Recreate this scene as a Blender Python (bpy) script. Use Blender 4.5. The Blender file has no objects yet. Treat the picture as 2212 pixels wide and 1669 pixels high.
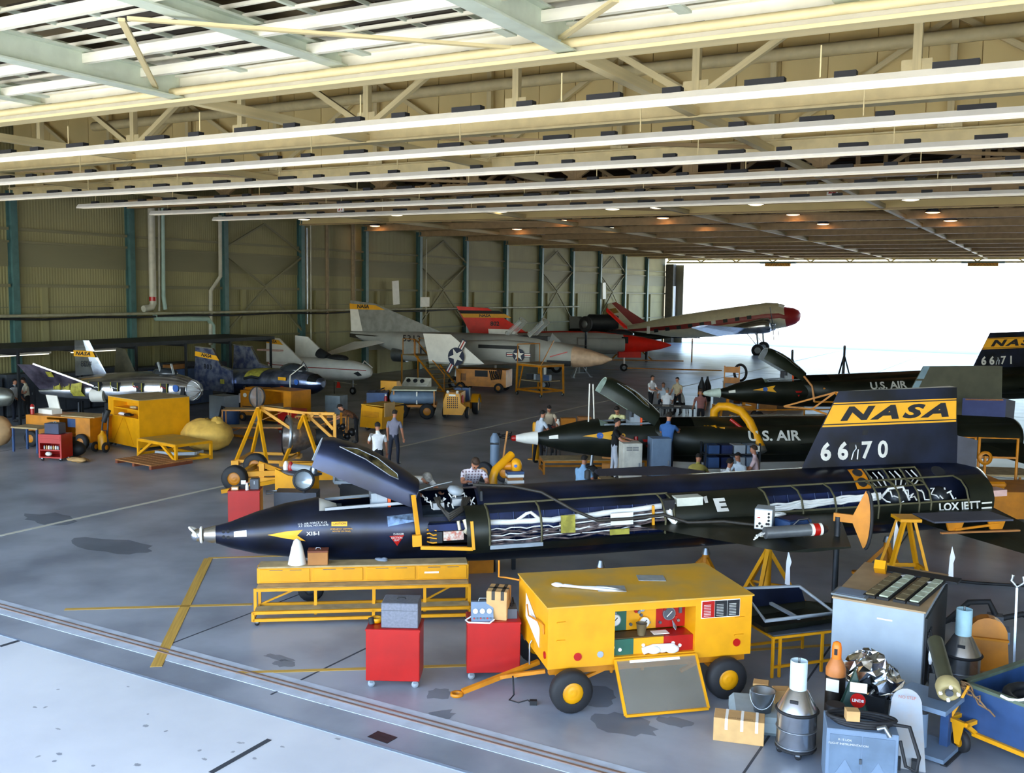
import bpy, bmesh, math, random
import numpy as np
from mathutils import Vector, Matrix
random.seed(7)
SC = bpy.context.scene
COL = SC.collection
PI = math.pi
# ---------------------------------------------------------------- camera
FPX, CX, CY, CH = 2123.0, 1106.0, 834.5, 5.6
_VL = np.array([-2680 - CX, 577 - CY, FPX]); _VR = np.array([2309 - CX, 645 - CY, FPX])
_y = _VR / np.linalg.norm(_VR); _x = -_VL / np.linalg.norm(_VL)
_x = _x - _y * np.dot(_x, _y); _x /= np.linalg.norm(_x)
_z = np.cross(_x, _y)
if _z[1] > 0: _z = -_z
ROT = np.stack([_x, _y, _z])
cam_d = bpy.data.cameras.new('camera'); cam = bpy.data.objects.new('camera', cam_d); COL.objects.link(cam)
cam_d.sensor_fit = 'HORIZONTAL'; cam_d.sensor_width = 36.0; cam_d.lens = 36.0 * FPX / 2212.0
cam_d.clip_start = 0.05; cam_d.clip_end = 4000
_r, _u, _b = ROT[:, 0], -ROT[:, 1], -ROT[:, 2]
cam.matrix_world = Matrix(((_r[0], _u[0], _b[0], 0), (_r[1], _u[1], _b[1], 0), (_r[2], _u[2], _b[2], CH), (0, 0, 0, 1)))
SC.camera = cam
# ---------------------------------------------------------------- world, sun, exposure
wd = bpy.data.worlds.new('world'); SC.world = wd; wd.use_nodes = True
_n = wd.node_tree; _n.nodes.clear()
_o = _n.nodes.new('ShaderNodeOutputWorld'); _bg = _n.nodes.new('ShaderNodeBackground'); _sky = _n.nodes.new('ShaderNodeTexSky')
_sky.sky_type = 'NISHITA'; _sky.sun_disc = False; _sky.sun_elevation = math.radians(56); _sky.sun_rotation = math.radians(180 + 12)
_sky.air_density = 1.0; _sky.dust_density = 1.2; _sky.ozone_density = 1.0; _sky.altitude = 700
_bg.inputs[1].default_value = SKY_STR = 0.42
_n.links.new(_sky.outputs[0], _bg.inputs[0]); _n.links.new(_bg.outputs[0], _o.inputs[0])
sun_d = bpy.data.lights.new('sun', 'SUN'); sun = bpy.data.objects.new('sun', sun_d); COL.objects.link(sun)
sun_d.energy = 6.0; sun_d.angle = math.radians(0.6); sun_d.color = (1.0, 0.95, 0.86)
# the sun stands high behind the photographer (from -Y)
sun.rotation_euler = Vector((0.16, 0.545, -0.82)).to_track_quat('-Z', 'Y').to_euler()
SC.view_settings.view_transform = 'Standard'; SC.view_settings.look = 'None'
SC.view_settings.gamma = 1.0; SC.view_settings.use_curve_mapping = False
SC.view_settings.exposure = 1.9
SC.cycles.max_bounces = 8; SC.cycles.diffuse_bounces = 6; SC.cycles.glossy_bounces = 3; SC.cycles.transparent_max_bounces = 6
SC.cycles.sample_clamp_indirect = 6.0; SC.cycles.caustics_reflective = False; SC.cycles.caustics_refractive = False

# ---------------------------------------------------------------- pixel -> place helpers (photo frame 2212x1669)
def ray(px, py): return ROT @ np.array([px - CX, py - CY, FPX])
def G(px, py, z=0.0):
    d = ray(px, py); t = (z - CH) / d[2]; return Vector((t * d[0], t * d[1], z))
def PY(px, py, Y):
    d = ray(px, py); t = Y / d[1]; return Vector((t * d[0], Y, CH + t * d[2]))
def PX(px, py, X):
    d = ray(px, py); t = X / d[0]; return Vector((X, t * d[1], CH + t * d[2]))

# ---------------------------------------------------------------- materials
def lin(c):
    if isinstance(c, str): c = tuple(int(c[i:i + 2], 16) / 255 for i in (0, 2, 4))
    return tuple((v / 12.92 if v <= 0.04045 else ((v + 0.055) / 1.055) ** 2.4) for v in c)
MATS = {}
def mat(name, col, rough=0.5, metal=0.0, var=0.12, scale=3.0, bump=0.0, emit=0.0, alpha=1.0, col2=None, coord='Object', spec=0.5, wave=None, trans=0.0):
    if name in MATS: return MATS[name]
    m = bpy.data.materials.new(name); m.use_nodes = True; t = m.node_tree; b = t.nodes['Principled BSDF']
    c = lin(col); c2 = lin(col2) if col2 else tuple(v * (1 - var * 2.2) for v in c)
    b.inputs['Roughness'].default_value = rough; b.inputs['Metallic'].default_value = metal
    b.inputs['Specular IOR Level'].default_value = spec
    tc = t.nodes.new('ShaderNodeTexCoord'); nz = t.nodes.new('ShaderNodeTexNoise'); rp = t.nodes.new('ShaderNodeValToRGB')
    nz.inputs['Scale'].default_value = scale; nz.inputs['Detail'].default_value = 6
    t.links.new(tc.outputs[coord], nz.inputs['Vector']); t.links.new(nz.outputs[0], rp.inputs[0])
    rp.color_ramp.elements[0].position = 0.36; rp.color_ramp.elements[1].position = 0.62
    rp.color_ramp.elements[0].color = (*c2, 1); rp.color_ramp.elements[1].color = (*c, 1)
    if var > 0 or col2: t.links.new(rp.outputs[0], b.inputs['Base Color'])
    b.inputs['Base Color'].default_value = (*c, 1)
    if emit:
        b.inputs['Emission Color'].default_value = (*c, 1); b.inputs['Emission Strength'].default_value = emit
    if bump or wave:
        bp = t.nodes.new('ShaderNodeBump'); bp.inputs['Strength'].default_value = bump or 0.4; bp.inputs['Distance'].default_value = 0.03
        if wave:
            wv = t.nodes.new('ShaderNodeTexWave'); wv.bands_direction = wave[0]; wv.inputs['Scale'].default_value = wave[1]
            t.links.new(tc.outputs[coord], wv.inputs['Vector']); t.links.new(wv.outputs[1], bp.inputs['Height'])
        else:
            n2 = t.nodes.new('ShaderNodeTexNoise'); n2.inputs['Scale'].default_value = scale * 9
            t.links.new(tc.outputs[coord], n2.inputs['Vector']); t.links.new(n2.outputs[0], bp.inputs['Height'])
        t.links.new(bp.outputs[0], b.inputs['Normal'])
    if alpha < 1: b.inputs['Alpha'].default_value = alpha
    if trans: b.inputs['Transmission Weight'].default_value = trans
    MATS[name] = m; return m
YEL = mat('yellow_paint', 'e09a07', 0.42, var=0.06)
YELT = mat('yellow_worn_top', 'cf9a20', 0.6, col2='b9964a', scale=2.2)
YELD = mat('dark_yellow_paint', 'c87c0a', 0.45, var=0.12)
WOOD = mat('plywood', 'b09a70', 0.75, var=0.12, scale=5)
RED = mat('red_paint', 'a8100a', 0.35, var=0.06)
BLK = mat('black_rubber', '17181c', 0.7, var=0.15)
X15B = mat('x15_black', '10131e', 0.28, 0.5, var=0.25, scale=1.1, col2='1e2742', spec=0.7)  # blue second colour paints in the bluish sheen of the black skin
X15G = mat('x15_green_black', '14180f', 0.42, 0.3, var=0.2, scale=1.5, col2='20231a')
NAVY = mat('tank_navy', '1b2c5c', 0.4, 0.3, var=0.25, scale=2)
ALU = mat('bare_aluminium', 'd5d8de', 0.24, 0.95, var=0.16, scale=2.0)
ALUB = mat('aluminium_blue', '8f9cbc', 0.28, 0.9, var=0.25, scale=3.0)
STEEL = mat('steel', '9aa2aa', 0.35, 0.9, var=0.1)
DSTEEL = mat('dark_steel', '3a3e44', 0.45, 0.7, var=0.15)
WHT = mat('white_paint', 'e9e6dc', 0.5, var=0.04)
WHTB = mat('white_cloth', 'eeeef0', 0.9, var=0.05)
GRY = mat('grey_paint', '9aa3ab', 0.5, var=0.06)
LGRY = mat('light_gull_grey', 'a9aaa4', 0.5, var=0.08, scale=1.2)
DGRY = mat('dark_grey_paint', '4d525a', 0.5, var=0.08)
BLUG = mat('blue_grey_paint', '6c8097', 0.5, var=0.07)
BLUD = mat('dark_blue_paint', '2b4a78', 0.5, var=0.12)
CARD = mat('cardboard', 'c39a63', 0.85, var=0.06, scale=6)
CARDD = mat('dark_cardboard', 'a8703a', 0.8, var=0.1)
ZINC = mat('zinc_chromate', 'a8a03c', 0.6, var=0.2, scale=8)
ORNG = mat('orange_paint', 'f07818', 0.45, var=0.05)
DAYRED = mat('dayglo_red', 'ee2410', 0.5, var=0.05)
PAPER = mat('paper', 'efece2', 0.9, var=0.03)
CREAM = mat('cream_steel', 'dccb98', 0.55, var=0.06)
CREAMW = mat('white_ceiling_steel', 'f0ecd8', 0.5, var=0.04)
TAN = mat('tan_panel', 'e2cb8c', 0.7, var=0.05, scale=0.6)
TEAL = mat('teal_column', '4a6f6c', 0.5, var=0.1)
GLASS = mat('clear_glazing', 'cfd8dc', 0.08, 0.0, var=0, alpha=0.35)
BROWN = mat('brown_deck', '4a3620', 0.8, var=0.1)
DRK = mat('dark_shop_steel', '1d2126', 0.6, var=0.2)

# ---------------------------------------------------------------- mesh builder
def V(*a): return (Vector(a[0]) if not isinstance(a[0], int) else Vector((0, 0, 0))) if len(a) == 1 else Vector(a)
class MB:
    def __init__(s): s.v = []; s.f = []; s.mi = []; s.sm = []; s.m = 0
    def add(s, vs, fs, sm=False):
        k = len(s.v); s.v += [tuple(p) for p in vs]
        for f in fs: s.f.append(tuple(i + k for i in f)); s.mi.append(s.m); s.sm.append(sm)
        return s
    def box(s, x0, y0, z0, x1, y1, z1):
        vs = [(x0, y0, z0), (x1, y0, z0), (x1, y1, z0), (x0, y1, z0), (x0, y0, z1), (x1, y0, z1), (x1, y1, z1), (x0, y1, z1)]
        return s.add(vs, [(3, 2, 1, 0), (4, 5, 6, 7), (0, 1, 5, 4), (1, 2, 6, 5), (2, 3, 7, 6), (3, 0, 4, 7)])
    def cb(s, c, sz, rz=0, M=None):
        R = M or Matrix.Rotation(rz, 3, 'Z'); c = V(c)
        vs = [c + R @ V(a * sz[0] / 2, b * sz[1] / 2, d * sz[2] / 2) for d in (-1, 1) for a, b in ((-1, -1), (1, -1), (1, 1), (-1, 1))]
        return s.add(vs, [(3, 2, 1, 0), (4, 5, 6, 7), (0, 1, 5, 4), (1, 2, 6, 5), (2, 3, 7, 6), (3, 0, 4, 7)])
    def bar(s, p, q, w, h=None, up=(0, 0, 1)):
        p, q = V(p), V(q); h = h or w; d = (q - p)
        if d.length < 1e-6: return s
        d.normalize(); u = V(up)
        if abs(d.dot(u)) > 0.98: u = V(1, 0, 0)
        a = d.cross(u).normalized(); b = a.cross(d).normalized()
        vs = [e + a * (i * w / 2) + b * (j * h / 2) for e in (p, q) for i, j in ((-1, -1), (1, -1), (1, 1), (-1, 1))]
        return s.add(vs, [(0, 1, 2, 3), (7, 6, 5, 4), (4, 5, 1, 0), (5, 6, 2, 1), (6, 7, 3, 2), (7, 4, 0, 3)])
    def loft(s, rings, cap0=True, cap1=True, closed=True, sm=True):
        n = len(rings[0]); vs = [p for r in rings for p in r]; fs = []
        for i in range(len(rings) - 1):
            for j in range(n if closed else n - 1):
                k = (j + 1) % n; fs.append((i * n + j, i * n + k, (i + 1) * n + k, (i + 1) * n + j))
        s.add(vs, fs, sm)
        if cap0: s.add(rings[0], [tuple(range(n))[::-1]])
        if cap1: s.add(rings[-1], [tuple(range(n))])
        return s
    def tube(s, pts, r, n=8, cap=True, closed=False):
        pts = [V(p) for p in pts]; R = r if isinstance(r, (list, tuple)) else [r] * len(pts); rings = []
        pa = None
        for i, p in enumerate(pts):
            d = (pts[min(i + 1, len(pts) - 1)] - pts[max(i - 1, 0)])
            if closed: d = pts[(i + 1) % len(pts)] - pts[i - 1]
            d = d.normalized() if d.length > 1e-9 else V(0, 0, 1)
            if pa is None: u = V(0, 0, 1) if abs(d.z) < 0.9 else V(1, 0, 0); a = d.cross(u).normalized()
            else: a = (pa - d * pa.dot(d)).normalized()
            pa = a; b = d.cross(a)
            rings.append([p + (a * math.cos(2 * PI * j / n) + b * math.sin(2 * PI * j / n)) * R[i] for j in range(n)])
        if closed: rings.append(rings[0]); cap = False
        return s.loft(rings, cap, cap)
    def cyl(s, p, q, r, r2=None, n=14): return s.tube([p, q], [r, r if r2 is None else r2], n)
    def lathe(s, prof, o=(0, 0, 0), ax=(0, 0, 1), n=20, cap0=False, cap1=False):
        o, d = V(o), V(ax).normalized(); u = V(0, 0, 1) if abs(d.z) < 0.9 else V(1, 0, 0); a = d.cross(u).normalized(); b = d.cross(a)
        return s.loft([[o + d * h + (a * math.cos(2 * PI * j / n) + b * math.sin(2 * PI * j / n)) * max(r, 1e-4) for j in range(n)] for r, h in prof], cap0, cap1)
    def sph(s, c, r, n=12, M=None):
        c = V(c); r = (r, r, r) if not isinstance(r, (tuple, list)) else r; R = M or Matrix.Identity(3); m = max(5, n * 2 // 3); rings = []
        for i in range(m + 1):
            ph = PI * i / m; st = max(math.sin(ph), 1e-3)
            rings.append([c + R @ V(r[0] * st * math.cos(2 * PI * j / n), r[1] * st * math.sin(2 * PI * j / n), r[2] * math.cos(ph)) for j in range(n)])
        return s.loft(rings[::-1], False, False)
    def prism(s, poly, o, ux, uy, t):
        o, ux, uy = V(o), V(ux), V(uy); nz = ux.cross(uy).normalized() * t; n = len(poly)
        a = [o + ux * p[0] + uy * p[1] for p in poly]; b = [p + nz for p in a]
        return s.add(a + b, [tuple(range(n))[::-1], tuple(range(n, 2 * n))] + [(i, (i + 1) % n, n + (i + 1) % n, n + i) for i in range(n)])
    def quad(s, a, b, c, d): return s.add([a, b, c, d], [(0, 1, 2, 3)])
    def wing(s, rt, tp, t0=0.05, t1=0.05, up=(0, 0, 1)):
        # rt/tp = (leading point, trailing point); double-wedge section plate
        u = V(up); R = []
        for (le, te), t in ((rt, t0), (tp, t1)):
            le, te = V(le), V(te); R.append([le, le.lerp(te, .35) + u * t / 2, te + u * t * .22, te - u * t * .22, le.lerp(te, .35) - u * t / 2])
        return s.loft(R, True, True, True, False)
    def build(s, name, m, parent=None, bevel=0.0, smooth_angle=None):
        me = bpy.data.meshes.new(name); me.from_pydata(s.v, [], s.f); ms = m if isinstance(m, (list, tuple)) else [m]
        for k in ms: me.materials.append(k)
        me.polygons.foreach_set('material_index', s.mi); me.polygons.foreach_set('use_smooth', s.sm)
        bm = bmesh.new(); bm.from_mesh(me); bmesh.ops.recalc_face_normals(bm, faces=bm.faces)
        if bevel: bmesh.ops.bevel(bm, geom=[e for e in bm.edges if len(e.link_faces) == 2 and e.calc_face_angle(0) > 0.5], offset=bevel, segments=1, affect='EDGES', clamp_overlap=True)
        bm.to_mesh(me); bm.free(); me.update()
        o = bpy.data.objects.new(name, me); COL.objects.link(o)
        if parent: o.parent = parent
        return o
def tag(o, label=None, cat=None, group=None, kind=None):
    if label: o['label'] = label
    if cat: o['category'] = cat
    if group: o['group'] = group
    if kind: o['kind'] = kind
    return o
def thing(name, label, cat, loc=(0, 0, 0), rz=0.0, group=None, rot=None):
    o = bpy.data.objects.new(name, None); o.empty_display_size = 0.1; COL.objects.link(o); o.location = loc
    o.rotation_euler = rot or (0, 0, rz); return tag(o, label, cat, group)
def struct(name, mb, m, **k): return tag(mb.build(name, m, **k), kind='structure')
_unit = {}
def piece(name, p, q, w, h, m, parent, up=(0, 0, 1)):
    """a straight bar between p and q: alike pieces share one unit mesh"""
    if m.name not in _unit:
        _unit[m.name] = MB().box(-.5, -.5, -.5, .5, .5, .5); ob = _unit[m.name].build('u', m); _unit[m.name] = ob.data; bpy.data.objects.remove(ob)
    p, q = V(p), V(q); d = q - p; L = d.length; d.normalize(); u = V(up)
    if abs(d.dot(u)) > 0.98: u = V(1, 0, 0)
    a = d.cross(u).normalized(); b = a.cross(d)
    o = bpy.data.objects.new(name, _unit[m.name]); COL.objects.link(o); c = (p + q) / 2
    o.matrix_local = Matrix(((a.x * w, d.x * L, b.x * h, c.x), (a.y * w, d.y * L, b.y * h, c.y), (a.z * w, d.z * L, b.z * h, c.z), (0, 0, 0, 1)))
    if parent: o.parent = parent
    return o
def copy_tree(o, parent=None):
    c = o.copy(); COL.objects.link(c); c.parent = parent
    for ch in list(o.children): copy_tree(ch, c)
    return c
def textmesh(txt, size, shear=0.0, sx=1.0, bold=0.0, space=1.0):
    cu = bpy.data.curves.new('t', 'FONT'); cu.body = txt; cu.size = size; cu.shear = shear; cu.offset = bold; cu.space_character = space
    cu.align_x = 'CENTER'; cu.align_y = 'CENTER'; cu.resolution_u = 3
    ob = bpy.data.objects.new('t', cu); COL.objects.link(ob); dg = bpy.context.evaluated_depsgraph_get()
    me = bpy.data.meshes.new_from_object(ob.evaluated_get(dg)); bpy.data.objects.remove(ob); bpy.data.curves.remove(cu)
    for v in me.vertices: v.co.x *= sx
    return me
def text(name, txt, size, m, parent, o, ux, uy, shear=0.0, sx=1.0, bold=0.0, f=None, space=1.0):
    """lettering laid on a surface: f maps (u,v) to a point, else the plane o + u*ux + v*uy"""
    me = textmesh(txt, size, shear, sx, bold, space); me.materials.clear(); me.materials.append(m)
    o, ux, uy = V(o), V(ux).normalized(), V(uy).normalized()
    for v in me.vertices: v.co = V(f(v.co.x, v.co.y)) if f else o + ux * v.co.x + uy * v.co.y
    me.name = name; ob = bpy.data.objects.new(name, me); COL.objects.link(ob); ob.parent = parent; return ob
def local(o, p):
    """world point in the frame of thing o (z-rotation only things)"""
    return Matrix.LocRotScale(o.location, o.rotation_euler, None).inverted() @ V(p)
# ================================================================ THE SETTING
XW, YE, ZB = -40.0, 106.6, 9.33          # left wall, far door line, underside of the roof steel
TY = [14.5 + 6.15 * k for k in range(15)]
FLOORM = mat('hangar_concrete', '99a1ac', 0.36, col2='767e8a', scale=0.6, bump=0.05, spec=0.5)
APRM = mat('light_concrete', 'd0d4d8', 0.7, col2='bfc4ca', scale=0.5, bump=0.05)
GNDM = mat('apron_concrete', 'c9c4b8', 0.9, var=0.05, scale=0.05)
LINY = mat('yellow_floor_line', 'c9a04a', 0.6, var=0.12, scale=6)
LINW = mat('white_floor_line', 'd0cebe', 0.6, var=0.1, scale=4)
JOINT = mat('floor_joint', '3a4048', 0.8, var=0.1)
STAIN = mat('oil_stain', '5e6878', 0.5, var=0.1, alpha=0.38)
floor = struct('floor', MB().box(XW - .4, 9.35, -0.3, 30, YE, 0), FLOORM)
apron = struct('floor_apron', MB().box(XW - .4, -2, -0.3, 30, 9.34, 0), APRM)
ground = struct('ground', MB().box(-900, -500, -0.6, 900, 1600, -0.31).box(-900, YE + .01, -.31, 900, 1600, -0.005).box(-900, -500, -.31, 900, -2.01, -.005), GNDM)
def line(pts, w, m, name='floor_line', z=0.004, par=None):
    for a, b in zip(pts, pts[1:]):
        a, b = V(a), V(b); a.z = b.z = z; piece(name, a, b, w, 0.006, m, par or floor)
line([G(0, 1157), V(-20.6, 50, 0)], 0.13, LINW)
line([G(1444, 842), G(1444, 842) + V(0, 50, 0)], 0.12, LINW)
line([G(337, 1440), G(450, 1206)], 0.17, LINY); line([G(450, 1205), G(620, 1200)], 0.08, LINY)
line([G(140, 1316), G(545, 1305)], 0.1, LINY); line([G(510, 1453), G(1010, 1437)], 0.09, LINY)
line([G(1600, 1405), G(1800, 1393)], 0.09, LINY); line([G(1230, 795), G(1515, 805)], 0.1, LINY)
# sliding-door track: a steel rail sunk in a pale grout strip
RAIL = mat('rusty_rail', '9c8478', 0.5, 0.5, var=0.2, scale=4)
GROUT = mat('pale_grout', 'b9c3cf', 0.8, var=0.1, scale=3)
tr = struct('trim_1', MB().box(XW, 9.95, -.05, 28, 10.42, .006), GROUT)
for dy in (0, .11): piece('rail', (XW, 10.14 + dy, .01), (28, 10.14 + dy, .01), .035, .02, RAIL, tr)
piece('floor_seam', (XW, 9.35, .002), (28, 9.35, .002), .05, .01, mat('seam_grey', '8b99ab', .8), floor)
for a, b in (((455, 1669), (582, 1597)), ((0, 1396), (46, 1382))): piece('floor_joint', G(*a), G(*b), .07, .012, JOINT, apron)
for a, b in (((585, 1500), (790, 1400)),): piece('floor_joint', G(*a), G(*b), .03, .008, JOINT, floor)
for X in (-31, -12, -3, 6): piece('floor_joint', (X, 10.5, 0), (X, 105, 0), .03, .006, JOINT, floor)
for Y in (34, 52, 70, 88): piece('floor_joint', (XW, Y, 0), (28, Y, 0), .03, .006, JOINT, floor)
dr = G(805, 1585); piece('drain_plate', dr, dr + V(.32, -.02, 0), .2, .012, DSTEEL, floor)
def stain(px, py, rx, ry, par=None):
    c = G(px, py); n = 18; ph = [random.uniform(.7, 1.15) for _ in range(n)]
    MB().add([c + V(rx * ph[i] * math.cos(2 * PI * i / n), ry * ph[i] * math.sin(2 * PI * i / n), .005) for i in range(n)], [tuple(range(n))]).build('oil_stain', STAIN, par or floor)
for a in ((948, 1498, .2, .22), (950, 1546, .17, .24), (615, 1433, .2, .14), (1350, 1565, .5, .3), (600, 1420, .3, .1), (432, 1426, .14, .14), (1460, 1560, .25, .15), (330, 960, .8, .35), (110, 1120, .9, .5), (250, 1180, 1.2, .5), (1270, 1500, .5, .35)): stain(*a)
for i in range(26): stain(random.uniform(20, 760), random.uniform(1480, 1660), random.uniform(.02, .05), random.uniform(.015, .04), apron)

# ---- left wall: siding, columns, girts, bracing
SIDE = mat('olive_siding', '9a9468', 0.7, var=0.07, scale=0.5, wave=('Y', 2.2))
SIDED = mat('olive_siding_dark', '868262', 0.7, var=0.08, scale=0.6)
wall = struct('wall_left', MB().box(XW - .35, -2, -.3, XW - .2, YE, 13.2), SIDE)
for k in range(-2, 15):
    y = 14.5 + 6.15 * k
    c = MB()
    for dx0, dx1, w in ((-.2, -.17, .3), (.13, .16, .3), (-.17, .13, .03)): c.box(XW + dx0, y - w / 2, 0, XW + dx1, y + w / 2, ZB + .3)
    c.build('column', TEAL, wall)
    y2 = y + 6.15
    if y2 > YE + 3: continue
    for z, h in ((8.0, .12), (7.45, .1), (5.55, .14), (2.9, .1)): piece('girt', (XW - .1, y + .16, z), (XW - .1, y2 - .16, z), .16, h, SIDED, wall)
    piece('panel_band', (XW - .17, y + .16, 6.9), (XW - .17, y2 - .16, 6.9), .04, 1.05, SIDED, wall)
    piece('siding_post', (XW - .12, y + 1.5, 0), (XW - .12, y + 1.5, 5.5), .3, .14, SIDE, wall)
    piece('siding_seam', (XW - .19, y + .2, 4.6), (XW - .19, y2 - .2, 4.6), .02, .05, SIDED, wall)
for k in (4, 7, 10, 12):                                             # braced bays
    y = 14.5 + 6.15 * k; y2 = y + 6.15; ym = (y + y2) / 2
    for p, q in (((y, 7.7), (ym, 9.2)), ((y2, 7.7), (ym, 9.2)), ((y, 7.4), (ym, 5.7)), ((y2, 7.4), (ym, 5.7)), ((ym, 5.6), (y2, 3.1)), ((ym, 5.6), (y, 3.1)), ((y, 2.9), (ym, .4))):
        piece('wind_brace', (XW + .0, *p), (XW + .0, *q), .1, .1, SIDED, wall)
# pipes and rails along the wall
PIPE = mat('grey_pipe', 'b9b7a4', 0.5, var=0.08); GPIPE = mat('green_pipe', '9db8ac', 0.5, var=0.08)
def pipe(name, label, pts, r, m, cat='pipe', bands=()):
    t = thing(name, label, cat)
    MB().tube(pts, r, 10).build('pipe_run', m, t)
    for (p, q), bm in bands: MB().cyl(p, q, r * 1.04, n=12).build('colour_band', bm, t)
    return t
P = lambda x, y, X=XW + .55: PX(x, y, X)
pipe('roof_drain_pipe', 'fat pale roof drain pipe with red band and bottom elbow on hangar wall', [P(326, 430), P(330, 640), P(331, 655), P(327, 664), P(310, 667)], .17, PIPE, bands=(((P(330, 641), P(330, 650)), RED),))
pipe('wall_pipe', 'thin vertical pipe next to the fat roof drain pipe', [P(343, 430), P(344, 672)], .05, PIPE)
pipe('wall_pipe', 'twin-bent pale green pipe ending in a box beside the drain pipe', [P(351, 430), P(353, 640), P(357, 668)], .1, GPIPE)
pipe('wall_pipe', 'pale pipe with a sideways jog in front of teal column', [P(475, 465), P(476, 597), P(455, 628), P(455, 745)], .1, PIPE)
pipe('wall_pipe', 'green pipe that runs along the wall and turns down with a dark red band', [P(334, 676), P(336, 687), P(448, 688), P(460, 703), P(461, 765)], .13, GPIPE, bands=(((P(461, 731), P(461, 738)), mat('dark_red', '6b2418', .6)),))
pipe('wall_pipe', 'slim bright conduit pole in front of dark siding left of the tall sign pole', [P(663, 492), P(664, 700)], .05, STEEL)
pipe('wall_pipe', 'long tan drop pipe down to the back of the lifting-body row', [P(706, 482), P(708, 760)], .11, mat('tan_pipe', '8d7a58', .6))
pipe('wall_pipe', 'thick tan drop pipe ending at the big grey tail fin', [P(762, 482), P(763, 700)], .14, mat('tan_pipe', '8d7a58', .6))
pipe('wall_pipe', 'thin vertical conduit pair at the braced wall bay', [P(671, 485), P(672, 740)], .04, PIPE)
pipe('wall_rail', 'long pale overhead power rail running along the left wall', [P(-260, 688, XW + .75), P(0, 683, XW + .75), P(690, 670, XW + .75), P(1250, 662, XW + .75)], .07, mat('rail_olive', 'a8a488', .5), 'rail')
pipe('wall_cable', 'dark sagging cable under the overhead power rail', [P(x, 689 - .022 * x + (3 if i % 2 else 0), XW + .62) for i, x in enumerate(range(0, 1001, 100))], .05, BLK, 'cable')
sg = thing('hanging_sign', 'small white placard on a thin pole above the grey fuselage', 'sign', P(918, 652, -36))
MB().cb((0, 0, 0), (.05, .95, .62)).build('placard', WHT, sg); MB().cyl((0, .12, .3), (0, .12, 4.0), .03).cyl((0, .12, -.3), (0, .12, -3.6), .025).build('pole', PIPE, sg)
for lb, px, py in (('slanted white stack lamp panel high on dark siding', 855, 632), ('white panel leaning on bright far siding', 1305, 628)):
    tag(MB().cb(PX(px, py, XW + .3), (.06, .7, 1.6), M=Matrix.Rotation(.08, 3, 'X')).build('wall_panel', WHT), lb, 'panel')

# ---- far end: stacked door leaves, personnel door, header truss
door1 = struct('door_1', MB().box(XW, YE - .3, 0, XW + .9, YE + .6, 8.9), mat('door_steel', '4e4a40', .6))
for i in range(4): piece('door_leaf', (XW + .1 + i * .22, YE + .75, 0), (XW + .1 + i * .22, YE + .75, 8.8), .16, 2.0, mat('door_leaf', '6a6654', .6), door1)
door2 = struct('door_2', MB().box(XW - .19, YE - 3.4, 0, XW - .1, YE - .8, 2.6), mat('door_white', 'e8e4d4', .5))
MB().box(XW + .9, YE - .4, 2.2, XW + 1.0, YE + .4, 6.4).build('door_panel', WHT, door1)
# ---- right wall (out of frame, closes the room)
struct('wall_right', MB().box(29.8, -2, -.3, 30, YE, 13.2), SIDE)

# ---- roof
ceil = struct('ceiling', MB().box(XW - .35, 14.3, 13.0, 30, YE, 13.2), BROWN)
ceil_n = struct('ceiling_canopy', MB().box(XW - .35, -2, 10.3, 30, 14.3, 10.45), mat('canopy_panel', '7d6c4c', .8, var=.15, scale=.6))
struct('wall_canopy', MB().box(XW - .35, 14.2, 10.45, 30, 14.3, 13.2).box(XW - .35, -2.1, 9.2, 30, -2, 10.45), TAN)
for k in range(-1, 14):                                               # roof purlin decks above the trusses
    y = 14.5 + 6.15 * k
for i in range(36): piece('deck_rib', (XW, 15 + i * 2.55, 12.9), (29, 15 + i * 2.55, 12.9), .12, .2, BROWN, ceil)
# edge girder: web, flanges and a pipe laid along it
eg = struct('trim_2', MB().box(XW, 14.47, ZB, 29, 14.53, ZB + .49).box(XW, 14.53, ZB + .45, 29, 14.6, 10.4), CREAMW)
piece('flange', (XW, 14.5, ZB), (29, 14.5, ZB), .38, .06, CREAM, eg); piece('flange', (XW, 14.5, ZB + .49), (29, 14.5, ZB + .49), .3, .04, CREAMW, eg)
MB().cyl((XW, 14.25, ZB + .16), (29, 14.25, ZB + .16), .075).build('pipe_run', CREAM, eg)
for i in range(24): piece('pipe_clip', (XW + 4 + i * 1.35, 14.25, ZB + .1), (XW + 4 + i * 1.35, 14.25, ZB + .24), .02, .16, DGRY, eg)
# canopy girders, purlins, lattice grid
GIRD = mat('mint_girder', 'c9d3c0', 0.5, var=0.05)
for X, h in ((-33.6, .55), (-29.2, .32), (-24.8, .55), (-20.4, .32), (-16.0, .55), (-11.8, .32), (-7.2, .55), (-2.9, .32), (1.6, .55), (6, .32)):
    g = MB(); z0 = ZB + .06 if h > .5 else ZB + .28
    g.box(X - .16, -2, z0, X + .16, 14.45, z0 + .035).box(X - .02, -2, z0 + .035, X + .02, 14.45, 9.84).box(X - .16, -2, 9.84, X + .16, 14.45, 9.88); g.build('canopy_girder', GIRD, ceil_n)
for y in (13.55, 12.25, 10.05, 7.9, 5.7, 3.5, 1.3):
    piece('purlin', (XW, y, 9.73), (29, y, 9.73), .11, .17, CREAMW, ceil_n)
    if y > 13: [piece('web_stiffener', (XW + 3 + i * 2.9, y + .5, 9.66), (XW + 3 + i * 2.9, y, 9.66), .2, .04, GIRD, ceil_n) for i in range(14)]
for i in range(30): piece('grid_bar', (XW, 14.2 - i * .5, 10.0), (12, 14.2 - i * .5, 10.0), .045, .06, CREAMW, ceil_n)
for i in range(34): piece('grid_tee', (-34 + i * 1.1, -1.5, 10.03), (-34 + i * 1.1, 14.4, 10.03), .03 if i % 3 else .08, .06, GIRD, ceil_n)
TILE = mat('dark_tile', '30281c', .8, var=.1)
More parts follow.
